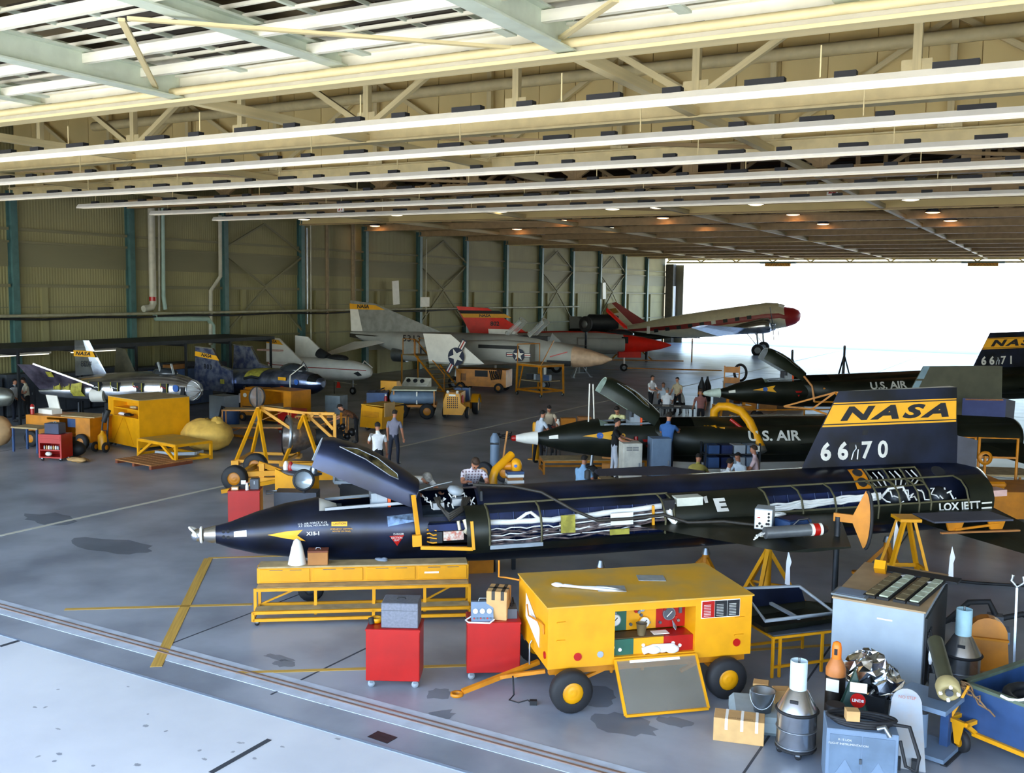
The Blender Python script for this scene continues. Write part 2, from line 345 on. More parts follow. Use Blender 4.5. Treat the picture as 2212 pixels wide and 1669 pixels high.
for i in range(34):
    for j in range(17):
        if ((i * 1.1 - 34) + 16.6) % 4.4 < 1.2 or (i * 7 + j * 3) % 13 == 0: continue
        piece('ceiling_tile', (-34 + i * 1.1 + .08, 14.2 - j * .5 - .25, 10.07), (-34 + i * 1.1 + 1.02, 14.2 - j * .5 - .25, 10.07), .44, .04, TILE, ceil_n)
for a, b in (((262, 42), (340, 196)), ((275, 40), (1190, 110)), ((1330, 0), (1212, 82))):    # flat sway braces under the canopy
    pa, pb = G(*a, 9.52), G(*b, 9.52); piece('sway_brace', pa, pb, .1, .05, CREAM, ceil_n)
# trusses
CREAMSH = mat('shaded_cream_steel', 'b09468', .6, var=.08)  # cream steel again, darkened in its colour to stand for the dim roof
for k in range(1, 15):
    y = TY[k]; m = CREAM if k < 3 else CREAMSH
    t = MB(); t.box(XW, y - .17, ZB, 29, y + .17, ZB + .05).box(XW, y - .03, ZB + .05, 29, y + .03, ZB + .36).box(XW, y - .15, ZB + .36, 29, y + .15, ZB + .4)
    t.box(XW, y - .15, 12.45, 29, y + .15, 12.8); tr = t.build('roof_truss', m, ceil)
    n = 0; X = XW + 2.0
    while X < 12:
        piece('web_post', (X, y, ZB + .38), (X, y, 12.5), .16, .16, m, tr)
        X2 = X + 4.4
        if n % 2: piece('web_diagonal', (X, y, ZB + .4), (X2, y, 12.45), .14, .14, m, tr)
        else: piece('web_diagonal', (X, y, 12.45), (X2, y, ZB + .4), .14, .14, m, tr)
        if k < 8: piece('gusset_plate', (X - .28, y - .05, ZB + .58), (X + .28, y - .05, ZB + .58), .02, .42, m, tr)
        X = X2; n += 1
for X in (-33.6, -24.8, -16.0, -7.2, 1.6):                            # struts along the hangar at lower-chord level
    piece('bottom_strut', (X, 14.6, ZB + .12), (X, YE, ZB + .12), .2, .2, CREAM, ceil)
for k in range(1, 14):
    for j, X in enumerate((-33.6, -24.8, -16.0, -7.2)):
        if (k + j) % 2: piece('bottom_brace', (X, TY[k], ZB + .2), (X + 8.8, TY[k + 1], ZB + .2), .1, .1, CREAMSH, ceil)
# upper draft curtain of tall tan panels, and a second deep fascia farther in
dc = struct('wall_draft', MB().box(XW, TY[2] + .25, ZB + .05, 29, TY[2] + .3, 13), TAN)
for i in range(42):
    X = XW + i * 1.22; piece('curtain_panel', (X + .012, TY[2] + .22, (ZB + 13.05) / 2), (X + 1.208, TY[2] + .22, (ZB + 13.05) / 2), .05, 13 - ZB - .1, TAN, dc)
struct('wall_fascia', MB().box(XW, TY[5] - .08, ZB - .02, 29, TY[5] + .08, ZB + 1.25), TAN)
for i, k in enumerate((9, 12, 13, 14)): struct('trim_%d' % (3 + i), MB().box(XW, TY[k] + .3, ZB - .05, 29, TY[k] + .36, ZB + .7), TAN)
pipe('overhead_pipe', 'fat cream pipe running overhead in front of the tan draft curtain', [(-33.5, TY[2] - .8, 11.75), (29, TY[2] - .8, 11.75)], .17, CREAM)
# far header beam with its lattice
hd = struct('trim_8', MB().box(XW, YE - .2, 8.95, 29, YE + .2, 9.15).box(XW, YE - .2, 10.2, 29, YE + .2, 10.4).box(XW, YE + .2, 9.3, 29, YE + .3, 13.2), CREAM)
for i in range(14): piece('web_diagonal', (XW + i * 4, YE, 9.1), (XW + i * 4 + 2, YE, 10.25), .12, .12, CREAM, hd); piece('web_diagonal', (XW + i * 4 + 4, YE, 9.1), (XW + i * 4 + 2, YE, 10.25), .12, .12, CREAM, hd)
for px in (1680, 2123):
    b = PY(px, 576, YE - .5); t = tag(MB().box(b.x - 1.35, YE - .7, 8.62, b.x + 1.35, YE - .3, 8.95).build('clearance_board', mat('hazard_yellow', 'd9962a', .6)), 'yellow and black striped clearance board hanging from the far door header', 'board', 'striped boards on the far header')
    for i in range(10):
        s = 1 if i < 5 else -1; x = b.x - 1.2 + i * .27
        piece('stripe', (x - .08 * s, YE - .71, 8.64), (x + .12 * s, YE - .71, 8.93), .02, .07, BLK, t, up=(0, 1, 0))
    piece('bracket', (b.x - 1.9, YE - .42, 8.99), (b.x + 1.9, YE - .42, 8.99), .5, .16, TEAL, t)
# fluorescent strip runs
STRIPM = mat('white_reflector', 'f4f1e4', 0.45, var=0.03)
TUBEM = mat('fluorescent_tube', 'fff6e0', 0.4, var=0, emit=0.12)
SY = [15.66 + 3.63 * i for i in range(6)]; ZS = 8.7
ords = ['second-nearest to the door track', 'third', 'fourth', 'fifth', 'sixth']
for i, y in enumerate(SY):
    x0 = -44 if i < 3 else -35.2
    x0 = max(x0, XW + .3) if i < 3 else x0
    nm = ['first strip from the edge girder', 'second strip from the edge girder', 'third strip from the edge girder', 'fourth strip from the edge girder', 'fifth strip from the edge girder', 'sixth strip from the edge girder'][i]
    t = thing('fluorescent_strip', 'long white fluorescent light strip under the roof, ' + nm, 'light', (x0, y, ZS), group='fluorescent strips')
    L = 28 - x0
    m = MB(); prof = [(-.16, 0), (-.16, .05), (-.06, .17), (.06, .17), (.16, .05), (.16, 0)]
    m.loft([[(a, b, c) for b, c in prof] for a in (0, L)], True, True, False, False).build('reflector', STRIPM, t)
    MB().cyl((.05, -.07, .035), (L, -.07, .035), .03, n=8).cyl((.05, .07, .035), (L, .07, .035), .03, n=8).build('tube', TUBEM, t)
    x = .8; j = 0
    while x < L and x < 38:
        w = .62 if j % 2 else .32; piece('ballast_box', (x, 0, .21), (x + w, 0, .21), .16, .09, BLK, t); x += w + (.75 if j % 2 else 1.05); j += 1
    for q in range(9): piece('hanger_rod', (1 + q * 4.4, 0, .2), (1 + q * 4.4, 0, ZB - ZS + .05), .02, .02, CREAM, t)
# high-bay lamps
LAMPG = mat('warm_lamp', 'ffb878', 0.4, var=0, emit=2.5); LAMPW = mat('cool_lamp', 'f4e8c8', .4, var=0, emit=1.0)
for px, py, k, w in ((810, 488, 6, 1), (657, 474, 5, 0), (856, 465, 5, 0), (1083, 457, 5, 0), (1323, 452, 5, 0), (1633, 442, 5, 0), (1967, 432, 5, 0), (1117, 495, 7, 1), (1212, 476, 6, 1), (1315, 492, 7, 0), (1432, 471, 6, 1), (1518, 487, 7, 1), (1713, 464, 6, 1), (1778, 484, 7, 1), (2015, 459, 6, 1), (2053, 477, 7, 1), (1420, 449, 5, 0)):
    p = PY(px, py, TY[k] - .6 if k > 5 else TY[5] - 3)
    t = thing('high_bay_lamp', ('lit warm' if w else 'unlit pale') + ' dome lamp hanging from the dark far roof trusses', 'lamp', p, group='lit dome lamps under the roof' if w else 'unlit dome lamps under the roof')
    MB().lathe([(.36, 0), (.34, .06), (.18, .2), (.07, .26), (.05, .36)], n=16, cap1=True).build('shade', DGRY, t); MB().lathe([(.33, .005), (.2, -.03), (.001, -.04)], n=16).build('lens', LAMPG if w else LAMPW, t)
    MB().cyl((0, 0, .3), (0, 0, max(ZB - p.z + .1, .5)), .02).build('stem', DGRY, t)
for txt, px, py, k, l in (('28', 1798, 412, 4, 'white bay number board reading 28'), ('31', 736, 450, 3, 'white bay number board on truss above the tall fins'), ('28', 1970, 486, 8, 'dim bay number board on a far truss strut'), ('31', 1169, 499, 8, 'tiny dim bay number board over the far grey fuselage')):
    p = PY(px, py, TY[k] - .25); w = 22 * p.y / 2123 / 2
    t = tag(MB().box(p.x - w, p.y - .02, p.z - w * .8, p.x + w, p.y + .02, p.z + w * .8).build('number_board', WHT), l, 'sign')
    piece('hanger', (p.x, p.y, p.z), (p.x, p.y + .1, ZB + .3), .04, .03, CREAM, t); text('number', txt, w * 1.5, RED, t, (p.x, p.y - .025, p.z), (1, 0, 0), (0, 0, 1), bold=.01)
# ================================================================ ROCKET PLANES
def frame_rot(th, pi):
    th, pi = math.radians(th), math.radians(pi)
    ux = V(math.cos(th) * math.cos(pi), math.sin(th) * math.cos(pi), math.sin(pi)); uy = V(-math.sin(th), math.cos(th), 0); uz = ux.cross(uy)
    return Matrix((ux, uy, uz)).transposed()
FT = [(0.02, .06, -.07, .06), (.1, .11, -.12, .11), (.3, .15, -.17, .15), (.55, .2, -.27, .23), (1.0, .35, -.40, .38), (1.5, .47, -.48, .47), (2.1, .55, -.57, .55), (2.8, .58, -.66, .62), (3.8, .58, -.74, .68), (5.0, .57, -.80, .71), (7, .57, -.83, .72), (14.4, .57, -.83, .72), (15.1, .52, -.79, .69), (15.3, .42, -.7, .6), (15.38, .3, -.58, .48)]
_fs = np.array(FT)
def fsec(s):
    t, b, w = (float(np.interp(s, _fs[:, 0], _fs[:, i])) for i in (1, 2, 3)); return (t + b) / 2, (t - b) / 2, w
def fsurf(s, ph, k=1.0, off=0.0):
    zc, rz, ry = fsec(s); return V(s, -(ry * k + off) * math.sin(ph), zc + (rz * k + off) * math.cos(ph))
D2 = math.radians
LETW = mat('lettering_white', 'd9d8d2', 0.6, var=0.1); LETD = mat('lettering_dark', '11131c', .6, var=.05); LETY = mat('lettering_yellow', 'eba91a', .55, var=.05)
FRAMEM = mat('bay_frame', '5a563c', 0.6, 0.3, var=.15); WIREW = mat('white_wire', 'e2e2e0', .7, var=.05); HOSE = mat('dark_hose', '2a2620', .6, var=.1)
def wob(p0, p1, n, amp, seed, r0=None):
    rd = random.Random(seed); p0, p1 = V(p0), V(p1); o = []
    for i in range(n + 1):
        t = i / n; e = 1 if 0 < i < n else 0; o.append(p0.lerp(p1, t) + V(rd.uniform(-amp, amp), rd.uniform(-amp, amp), rd.uniform(-amp, amp)) * e)
    return o
def x15(label, nose, th, pitch, front=False, tail='66670', bodym=X15B, ball=None, canopy_in=GRY, primer=False, group=None, tone=1):
    t = thing('rocket_plane', label, 'aircraft', nose, group=group); t.rotation_euler = frame_rot(th, pitch).to_euler()
    NA = 56; ss = sorted(set([.02, .06, .1, .2, .3, .42, .55, .75, 1, 1.25] + [round(1.5 + .1 * i, 3) for i in range(139)] + [15.34, 15.38]))
    holes = [(2.1, 3.7, -48, 48), (3.9, 4.9, 8, 62)]
    if front: holes += [(3.95, 4.7, 70, 112), (12.7, 13.05, 24, 58), (13.1, 13.4, 24, 58), (13.45, 13.75, 24, 58)]
    def hole(s, ph):
        ph = math.degrees(ph); return any(a < s < b and c < ph < d for a, b, c, d in holes)
    m = MB(); vs = [fsurf(s, 2 * PI * j / NA - PI) for s in ss for j in range(NA)]; fs = []
    for i in range(len(ss) - 1):
        for j in range(NA):
            if hole((ss[i] + ss[i + 1]) / 2, 2 * PI * (j + .5) / NA - PI): continue
            k = (j + 1) % NA; fs.append((i * NA + j, i * NA + k, (i + 1) * NA + k, (i + 1) * NA + j))
    m.add(vs, fs, True); m.add([fsurf(.02, 2 * PI * j / NA - PI) for j in range(NA)], [tuple(range(NA))]); m.add([fsurf(15.38, 2 * PI * j / NA - PI) for j in range(NA)], [tuple(range(NA))])
    fus = m.build('fuselage', bodym, t)
    # cockpit tub and bays behind the openings
    tub = MB(); rows = []
    for s in np.linspace(2.05, 4.95, 12): rows.append([fsurf(float(s), D2(a), .86) for a in range(-64, 65, 16)])
    tub.loft([[V(p.x, p.y, p.z - .42 * (1 - abs(a) / 64)) for p, a in zip(r, range(-64, 65, 16))] for r in rows], False, False, False)
    tub.build('cockpit_tub', mat('cockpit_grey', '4b5560', .6, var=.2, scale=9), t)
    b = MB()
    for a0, a1, c, d in holes[2:]:
        b.loft([[fsurf(float(s), D2(float(a)), .74) for a in np.linspace(c - 6, d + 6, 6)] for s in (a0 - .05, a1 + .05)], False, False, False)
    if b.v: b.build('bay_liner', mat('bay_dark', '14161c', .6, var=.2, scale=12), t)
    # nose
    if ball == 'silver':
        q = MB().lathe([(.001, -.13), (.06, -.12), (.1, -.075), (.112, -.02), (.11, .04)], ax=(1, 0, 0), n=20); q.build('nose_ball', ALU, t)
        MB().tube([V(-.02 + .0, -.145 * math.cos(a), .145 * math.sin(a)) + V(-.13 * math.sin(a) ** 2, 0, 0) for a in np.linspace(0, PI, 9)], .022, 6).tube([V(.05, .13 * math.cos(a), .13 * math.sin(a)) for a in np.linspace(0, 2 * PI, 13)], .025, 6).build('ball_guard', WHT, t)
        MB().loft([[fsurf(s, 2 * PI * j / 24, 1, .004) for j in range(24)] for s in (.04, .1, .3)], False, False).build('nose_ring', mat('bare_nose', 'b7b3ab', .25, .9, var=.1), t)
        for ph in (62, 88): MB().cyl(fsurf(.44, D2(ph), .97), fsurf(.44, D2(ph), 1.04), .03, n=10).build('jet_port', BLK, t); MB().cyl(fsurf(.52, D2(ph), .97), fsurf(.52, D2(ph), 1.04), .03, n=10).build('jet_port', BLK, t)
        MB().loft([[fsurf(s, D2(a), 1, .006) for a in (66, 76, 86)] for s in (.62, .72, .84)], False, False, False).build('nose_placard', WHT, t)
    elif ball:
        MB().lathe([(.03, -.42), (.09, -.36), (.155, -.1), (.2, .25), (.215, .28)], o=(0, 0, -.01), ax=(1, 0, 0), n=24, cap0=True, cap1=True).build('nose_cover', ball, t)
        if tone == 1: MB().lathe([(.03, -.5), (.08, -.47), (.09, -.36)], o=(0, 0, -.01), ax=(1, 0, 0), n=16, cap0=True).build('cover_tip', RED, t)
        MB().loft([[fsurf(s, D2(a), 1, .006) for a in (64, 74, 84)] for s in (.6, .72, .86)], False, False, False).build('nose_placard', WHT, t)
    # windshield bulkhead, seat, consoles
    MB().loft([[fsurf(2.1 + .0, D2(a), .985) + V(dx, 0, dz) for a in (-46, -24, 0, 24, 46)] for dx, dz in ((0, 0), (.3, -.12), (.34, -.3))], False, False, False).build('windshield_bulkhead', WHT if front else mat('pale_mint', 'b9d0c4', .6), t)
    st = MB().box(3.02, -.3, -.35, 3.12, .3, .62).box(2.7, -.28, -.3, 3.05, .28, -.2).box(3.12, -.33, -.3, 3.3, -.27, .75).box(3.12, .27, -.3, 3.3, .33, .75).build('ejection_seat', GRY, t)
    MB().box(3.0, -.2, .5, 3.08, .2, .78).build('headrest', DGRY, st); MB().box(3.31, -.36, .35, 3.36, -.05, .72).build('warning_panel', mat('day_orange', 'ff5a14', .5, var=0), t)
    for y in (-.42, .42): MB().bar((2.2, y, .42), (3.7, y * 1.08, .46), .05, .05).build('cockpit_sill', STEEL, t)
    MB().box(2.3, -.3, .05, 2.5, .3, .35).cyl((2.6, .1, -.1), (2.6, .1, .25), .02).build('instrument_panel', DRK, t)
    # canopy, hinged up at its rear
    ca = bpy.data.objects.new('canopy', None)
    rings = []; inner = []
    for u, w, h in ((-.12, .36, .3), (.05, .42, .38), (.45, .46, .42), (.7, .48, .43), (1.1, .5, .38), (1.45, .5, .32), (1.78, .5, .24)):
        R = [V(u - 1.78, -w * math.sin(D2(a)), h * max(0, math.cos(D2(a))) ** .75 - (.2 if abs(a) > 89.5 else 0)) for a in (-90.1, -89, -70, -50, -30, -12, 12, 30, 50, 70, 89, 90.1)]
        rings.append(R); inner.append([V(p.x + .01, p.y * .93, p.z * .93 - .01) for p in R])
    ang = Matrix.Rotation(D2(25 if front else 31), 3, 'Y'); hin = V(3.8, 0, .55)
    X = lambda p: hin + ang @ p
    c = MB(); c.loft([[X(p) for p in r] for r in rings], False, False, False); 
    cano = c.build('canopy', bodym if front else mat('canopy_green', '1e261c', .35, .2, var=.15), t)
    MB().loft([[X(p) for p in r] for r in inner], False, False, False).loft([[X(p) for p in rings[0]], [X(p) for p in inner[0]]], False, False, False).loft([[X(rings[i][0]) for i in range(7)], [X(inner[i][0]) for i in range(7)]], False, False, False).build('canopy_lining', canopy_in, cano)
    def cw(u, v): # point on the near canopy flank
        i = np.interp(u, [-.12, .05, .45, .7, 1.1, 1.45, 1.78], range(7)); a = 38 + v * 36; k = int(min(i, 5)); f = i - k
        w, h = [np.interp(u, [-.12, .05, .45, .7, 1.1, 1.45, 1.78], y) for y in ((.36, .42, .46, .48, .5, .5, .5), (.3, .38, .42, .43, .38, .32, .24))]
        return X(V(u - 1.78, -(w + .012) * math.sin(D2(a)), (h + .012) * math.cos(D2(a)) ** .75))
    win = [(.2, .2), (.5, -.2), (.9, -.15), (1.32, .35), (1.36, .75), (1.2, .8), (.7, .5)]
    wn = MB().add([cw(*p) for p in win] + [cw(.85, .35)], [(i, (i + 1) % 7, 7) for i in range(7)]).build('canopy_window', mat('smoked_window', '6b6240', .08, .3, var=.5, scale=6, col2='221f18'), cano)
    MB().tube([cw(*p) for p in win], .012, 5, closed=True).build('window_frame', STEEL, wn)
    # spine strip, fin
    tf = lambda s: .02 + .30 * max(0, s - 11.5) / 3.3
    fin = MB(); prof = []
    for z, s0, s1 in ((.45, 11.45, 14.8), (.62, 11.5, 14.8), (1.08, 11.73, 14.8), (2.07, 12.25, 14.78)):
        prof.append([V(s0, 0, z), V(s1, -.155 * (s1 - s0) / 3.3, z), V(s1, .155 * (s1 - s0) / 3.3, z)])
    fin.loft(prof, True, True, True, False); finm = X15B if not primer else mat('fin_primer', '4a4a3a', .6, var=.1)
    fo = fin.build('fin', finm, t)
    def fp(s, z, off=.006):
        s0 = np.interp(z, [.45, .62, 1.08, 2.07], [11.45, 11.5, 11.73, 12.25]); s1 = np.interp(z, [1.08, 2.07], [14.8, 14.78]); ty = .155 * (s1 - s0) / 3.3
        return V(s, -ty * max(0, s - s0) / (s1 - s0) - off, z)
    le = lambda z: float(np.interp(z, [.45, .62, 1.08, 2.07], [11.45, 11.5, 11.73, 12.25])) + .02
    if not primer:
        for z0, z1, mm, o in ((1.37, 1.845, LETY, .005),): MB().quad(fp(le(z0), z0, o), fp(14.77, z0, o), fp(14.77, z1, o), fp(le(z1), z1, o)).build('tail_band', mm, fo)
        for z in (1.405, 1.80): MB().quad(fp(le(z), z, .009), fp(14.77, z, .009), fp(14.77, z + .022, .009), fp(le(z), z + .022, .009)).build('band_pinstripe', LETD, fo)
        text('tail_lettering', 'NASA', .36, LETD, fo, 0, (1, 0, 0), (0, 0, 1), shear=.32, sx=2.1, bold=.018, space=1.3, f=lambda u, v: fp(13.42 + u, 1.605 + v, .010))
        s0 = 11.98
        for ch in tail[:2]: text('tail_number', ch, .47, LETW, fo, 0, (1, 0, 0), (0, 0, 1), sx=.95, bold=.018, f=lambda u, v, s0=s0: fp(s0 + u, .86 + v, .008)); s0 += .36
        MB().quad(fp(12.46, .66, .007), fp(12.72, .66, .007), fp(12.72, 1.04, .007), fp(12.46, 1.04, .007)).build('open_hatch', BLK, fo)
        MB().tube([fp(12.52, .7, .02), fp(12.55, .85, .03), fp(12.62, .92, .02), fp(12.6, 1.0, .02)], .018, 6).tube([fp(12.64, .7, .02), fp(12.66, .9, .02)], .02, 6).build('hatch_wiring', STEEL, fo)
        s0 = 12.84
        for ch in tail[3:]: text('tail_number', ch, .47, LETW, fo, 0, (1, 0, 0), (0, 0, 1), sx=.95, bold=.012, f=lambda u, v, s0=s0: fp(s0 + u, .86 + v, .008)); s0 += .35
        MB().quad(fp(12.74, 1.18, .008), fp(12.86, 1.18, .008), fp(12.88, 1.28, .008), fp(12.76, 1.28, .008)).build('fin_port', BLK, fo)
    else:
        for z0, z1 in ((1.3, 1.62), (1.68, 2.05)): MB().quad(fp(le(z0), z0), fp(le(z0) + .22, z0), fp(le(z1) + .2, z1), fp(le(z1), z1)).build('leading_edge_strip', mat('pale_steel_blue', '7f9aa8', .5, .3), fo)
    MB().add([V(14.8, -.16, .48), V(15.12, -.32, .42), V(15.14, -.32, 1.0), V(14.8, -.16, 1.09), V(14.8, -.13, .48), V(15.12, -.29, .42), V(15.14, -.29, 1.0), V(14.8, -.13, 1.09)], [(0, 1, 2, 3), (7, 6, 5, 4), (0, 4, 5, 1), (1, 5, 6, 2), (2, 6, 7, 3), (3, 7, 4, 0)]).build('speed_brake', mat('brake_panel', '2b2d38', .5, .3, var=.2), t)
    # wings and tails
    for sgn in (-1, 1):
        MB().wing(((7.75, sgn * .92, -.12), (11.75, sgn * .92, -.12)), ((9.55, sgn * 3.18, -.14), (10.72, sgn * 3.18, -.14)), .2, .06).build('wing', X15G if front else bodym, t)
        MB().wing(((12.7, sgn * .9, -.18), (14.9, sgn * .9, -.18)), ((14.5, sgn * 2.75, -.68), (15.5, sgn * 2.75, -.68)), .16, .06).build('horizontal_tail', X15G, t)
    # side tunnels
    prof = [(-.60, .37), (-.86, .33), (-1.03, .2), (-1.11, -.02), (-1.08, -.26), (-.95, -.42), (-.58, -.52)]
    def tun(s, k, sgn=1): y, z = prof[k]; return V(s, y * sgn, z)
    ramp = lambda s: min(1, max(0, (s - 3.7) / 1.0))
    def tring(s, ks, sgn=1):
        f = ramp(s) if s < 4.8 else (1 if s < 14.2 else 1 - (s - 14.2) * .12); return [V(s, sgn * (prof[k][0] + (1 - f) * (abs(prof[k][0]) - .58) * .95), prof[k][1]) for k in ks]
    MB().loft([tring(s, range(7), -1) for s in (3.7, 4.3, 4.8, 7, 10, 14.2, 14.9)], True, True, False).build('side_tunnel', bodym, t)
    if not front:
        MB().loft([tring(s, range(7)) for s in (3.7, 4.3, 4.8, 7, 10, 14.2, 14.9)], True, True, False).build('side_tunnel', bodym, t)
        text('fuselage_lettering', 'U.S. AIR', .42, LETW, t, (7.12, -1.1, .12), (1, 0, 0), (0, .42, 1), bold=.012, sx=1.1)
    else:
        sd = MB(); allk = range(7); sd.loft([tring(s, allk) for s in (4.62, 4.8, 5.0)], False, False, False); sd.loft([tring(s, allk) for s in (8.45, 10.25)], True, True, False)
        sd.loft([tring(s, (4, 5, 6)) for s in (5.0, 8.45)], False, False, False); sd.loft([tring(s, (3, 4, 5, 6)) for s in (10.25, 14.2, 14.45)], False, False, False); sd.loft([tring(s, allk) for s in (14.45, 14.9, 15.0)], False, True, False)
        tn = sd.build('side_tunnel', X15G, t); tn['label'] = 'near side tunnel with its covers off'
        MB().loft([tring(s, (4, 5, 6, 6)) and [V(s, -1.0, -.28), V(s, -.62, -.34)] for s in (5.0, 14.4)], False, False, False).build('tunnel_floor', DRK, tn)
        for s in (5.02, 5.95, 8.25, 8.43, 10.28, 10.95, 11.62, 12.5, 12.95, 13.35, 13.6, 14.4):
            ks = (0, 1, 2, 3, 4) ; MB().tube([tun(s, k) for k in ks], .022, 4).build('tunnel_frame', FRAMEM, tn)
        [MB().bar(a_, b_, .03, .03).build('tunnel_rail', FRAMEM, tn) for a_, b_ in (((10.28, -.61, .375), (14.42, -.61, .375)), ((10.28, -1.1, 0), (14.42, -1.1, 0)), ((5, -.62, .38), (8.45, -.62, .38)))]
        [MB().loft([[fsurf(s, D2(a), 1, .008) for a in range(62, 125, 7)] for s in q_], False, False, False).build('tank_wall', NAVY, tn) for q_ in ((5.02, 8.4), (10.3, 12.5))]
        for i in range(25):
            s = 5.25 + i * .28
            if 8.4 < s < 10.4 or s > 12.4: continue
            MB().tube([fsurf(s, D2(a), 1, .02) for a in range(62, 118, 11)], .014, 4).build('tank_rib', mat('rib_blue', '3a4668', .4, .5), tn)
        cb = MB()
        cb.tube(wob((5.02, -.86, .1), (6.2, -.86, .07), 6, .015, 1), .05).tube(wob((6.2, -.86, .07), (8.4, -.85, .2), 9, .012, 2), .055).tube([(5.55, -.86, .1), (5.72, -.88, .22), (5.8, -.88, .24), (6.0, -.9, .08)], .03)
        cd = MB()
        for k in range(9): (cb if k % 3 == 0 else cd).tube(wob((5.05, -.95 - .01 * k, -.02 - .03 * k), (6.6 + .22 * k, -.97, .0 - .022 * k), 12, .03, 10 + k), .012 + .004 * (k % 3), 5)
        for k in range(7): (cb if k % 3 == 1 else cd).tube(wob((6.3, -.98, .02 - .03 * k), (8.3, -.97, .14 - .03 * k), 10, .02, 40 + k), .016, 5)
        for k in range(4): cb.tube(wob((8.45 - .0, -.95, .25 - .04 * k), (8.9, -.96, .2 - .04 * k), 5, .02, 70 + k), .03, 6)
        cb.build('wire_bundle', WIREW, tn); cd.build('wire_bundle', mat('mixed_wire', '6a5a58', .6, col2='20222c', scale=9, var=.2), tn)
        c2 = MB()
        for k in range(5): c2.tube(wob((10.32, -1.0, .0 + .03 * k), (12.6, -.98, .1 + .025 * k), 14, .02, 100 + k), .022, 6)
        for k in range(6): c2.tube(wob((12.55 + .3 * k, -.85, .2), (12.8 + .28 * k, -1.0, .02), 6, .06, 130 + k), .016, 5)
        c2.tube([(12.7, -.8, .05), (12.85, -.85, .25), (13.15, -.85, .27), (13.3, -.85, .0)], .025, 6).build('wire_bundle', WIREW, tn)
        [MB().sph(c_, (.23, .2, .23)).build('gas_bottle', DSTEEL, tn) for c_ in ((13.1, -.72, .02), (14.0, -.75, -.02))]
        # boxes, plates and ducts in the open tunnel
        for s, y, z, d, mm, nm in ((7.45, -1.02, .05, (.42, .03, .22), WHT, 'relay_panel'), (6.45, -1.02, .02, (.26, .03, .32), ZINC, 'valve_plate'), (7.4, -1.04, -.18, (.36, .04, .1), ZINC, 'valve_plate'), (8.05, -1.0, .05, (.04, .05, .4), YEL, 'support_arm'), (5.5, -1.05, -.3, (.95, .05, .07), GRY, 'sill_plate')): MB().cb((s, y, z), d).build(nm, mm, tn)
        MB().box(8.5, -1.02, .12, 9.0, -.75, .36).build('equipment_case', mat('mint_white', 'd6d9cc', .5), tn); MB().box(8.25, -1.05, .16, 8.45, -.9, .34).build('duct_flange', BLK, tn); MB().tube([(8.35, -.98, .2), (8.36, -1.05, .02), (8.45, -1.08, -.08)], .06).build('duct_elbow', WHT, tn)
        text('cover_lettering', 'E', .34, LETW, tn, 0, (1, 0, 0), (0, 0, 1), sx=1.3, bold=.02, f=lambda u, v: V(9.33 + u, -.92 - (.17 - v) * .8, .3 - (.17 - v) * .75 + .012)); MB().quad((9.05, -.9, .33), (9.13, -.88, .34), (9.11, -1.0, .24), (9.05, -1.0, .235)).build('cover_lettering', LETW, tn)
        text('tunnel_lettering', 'LOX JETT', .2, LETW, tn, (14.2, -1.118, -.12), (1, 0, 0), (0, .12, 1), bold=.006, sx=1.05)
        for z in (-.1, -.2): MB().box(14.68, -1.12, z, 14.9, -1.11, z + .03).build('stripe_mark', WHT, tn)
        MB().box(15.0, -1.02, .0, 15.3, -.7, .12).build('tail_placard', mat('pink_placard', 'd8b0a8', .6), tn)
        # rear dorsal bays with frames and looms, yellow perforated frame
        for s in (12.68, 13.07, 13.42, 13.77): MB().tube([fsurf(s, D2(a), 1, .01) for a in (22, 35, 48, 60)], .022, 4).build('bay_frame', FRAMEM, t)
        for a in (23, 59): MB().tube([fsurf(s, D2(a), 1, .01) for s in (12.68, 13.77)], .02, 4).build('bay_frame', FRAMEM, t)
        w = MB()
        for k in range(9): w.tube([fsurf(12.72 + .12 * k, D2(26), .95), fsurf(12.76 + .12 * k, D2(38), .93), fsurf(12.7 + .13 * k, D2(46), .96), fsurf(12.78 + .1 * k, D2(57), .95)], .008 + .004 * (k % 3), 5)
        w.build('bay_wiring', WIREW, t)
        yf = MB().loft([[fsurf(s, D2(a), 1, .015) for a in (20, 30, 40, 50, 60)] for s in (12.32, 12.62)], False, False, False).build('yellow_frame', YELD, t)
        for a in (30, 49): MB().cyl(fsurf(12.47, D2(a), 1, .0), fsurf(12.47, D2(a), 1, .03), .1, n=12).build('lightening_hole', DRK, yf)
        MB().cyl(fsurf(14.2, D2(36), .98), fsurf(14.2, D2(36), 1.01), .14, n=16).build('dorsal_port', BLK, t)
        # left equipment bay with yellow sill guard
        g = MB(); pts = [(3.74, -.80, .6), (3.78, -.84, -.06)]; g.bar((3.74, -.62, .62), (3.8, -.86, -.2), .07, .05).bar((3.82, -.9, -.26), (4.72, -1.06, -.3), .06, .06).bar((4.7, -1.1, .2), (4.72, -1.14, -.3), .05, .05).cb((3.76, -.86, -.14), (.16, .08, .2))
        g.build('sill_guard', YEL, t)
        MB().box(3.98, -.78, -.02, 4.66, -.66, .1).build('avionics_shelf', NAVY, t); MB().box(4.0, -.76, -.24, 4.22, -.62, -.04).build('avionics_box', DSTEEL, t); MB().box(4.24, -.78, -.2, 4.6, -.7, -.04).build('decal_plate', mat('label_white', 'cfc7ba', .7, col2='b86a58', scale=20), t)
        for k in range(4): MB().tube(wob((3.95, -.75, -.2 + .07 * k), (4.12, -.78, -.22 + .07 * k), 3, .02, 200 + k), .014, 5).build('lead_wire', YEL, t)
        MB().tube([(4.62, -.85, .18), (4.66, -.9, .02), (4.6, -.92, -.05)], .05).tube([(4.5, -.84, .16), (4.52, -.86, .0)], .03).build('quick_connect', mat('bright_fitting', 'd9d0b0', .4, .4), t)
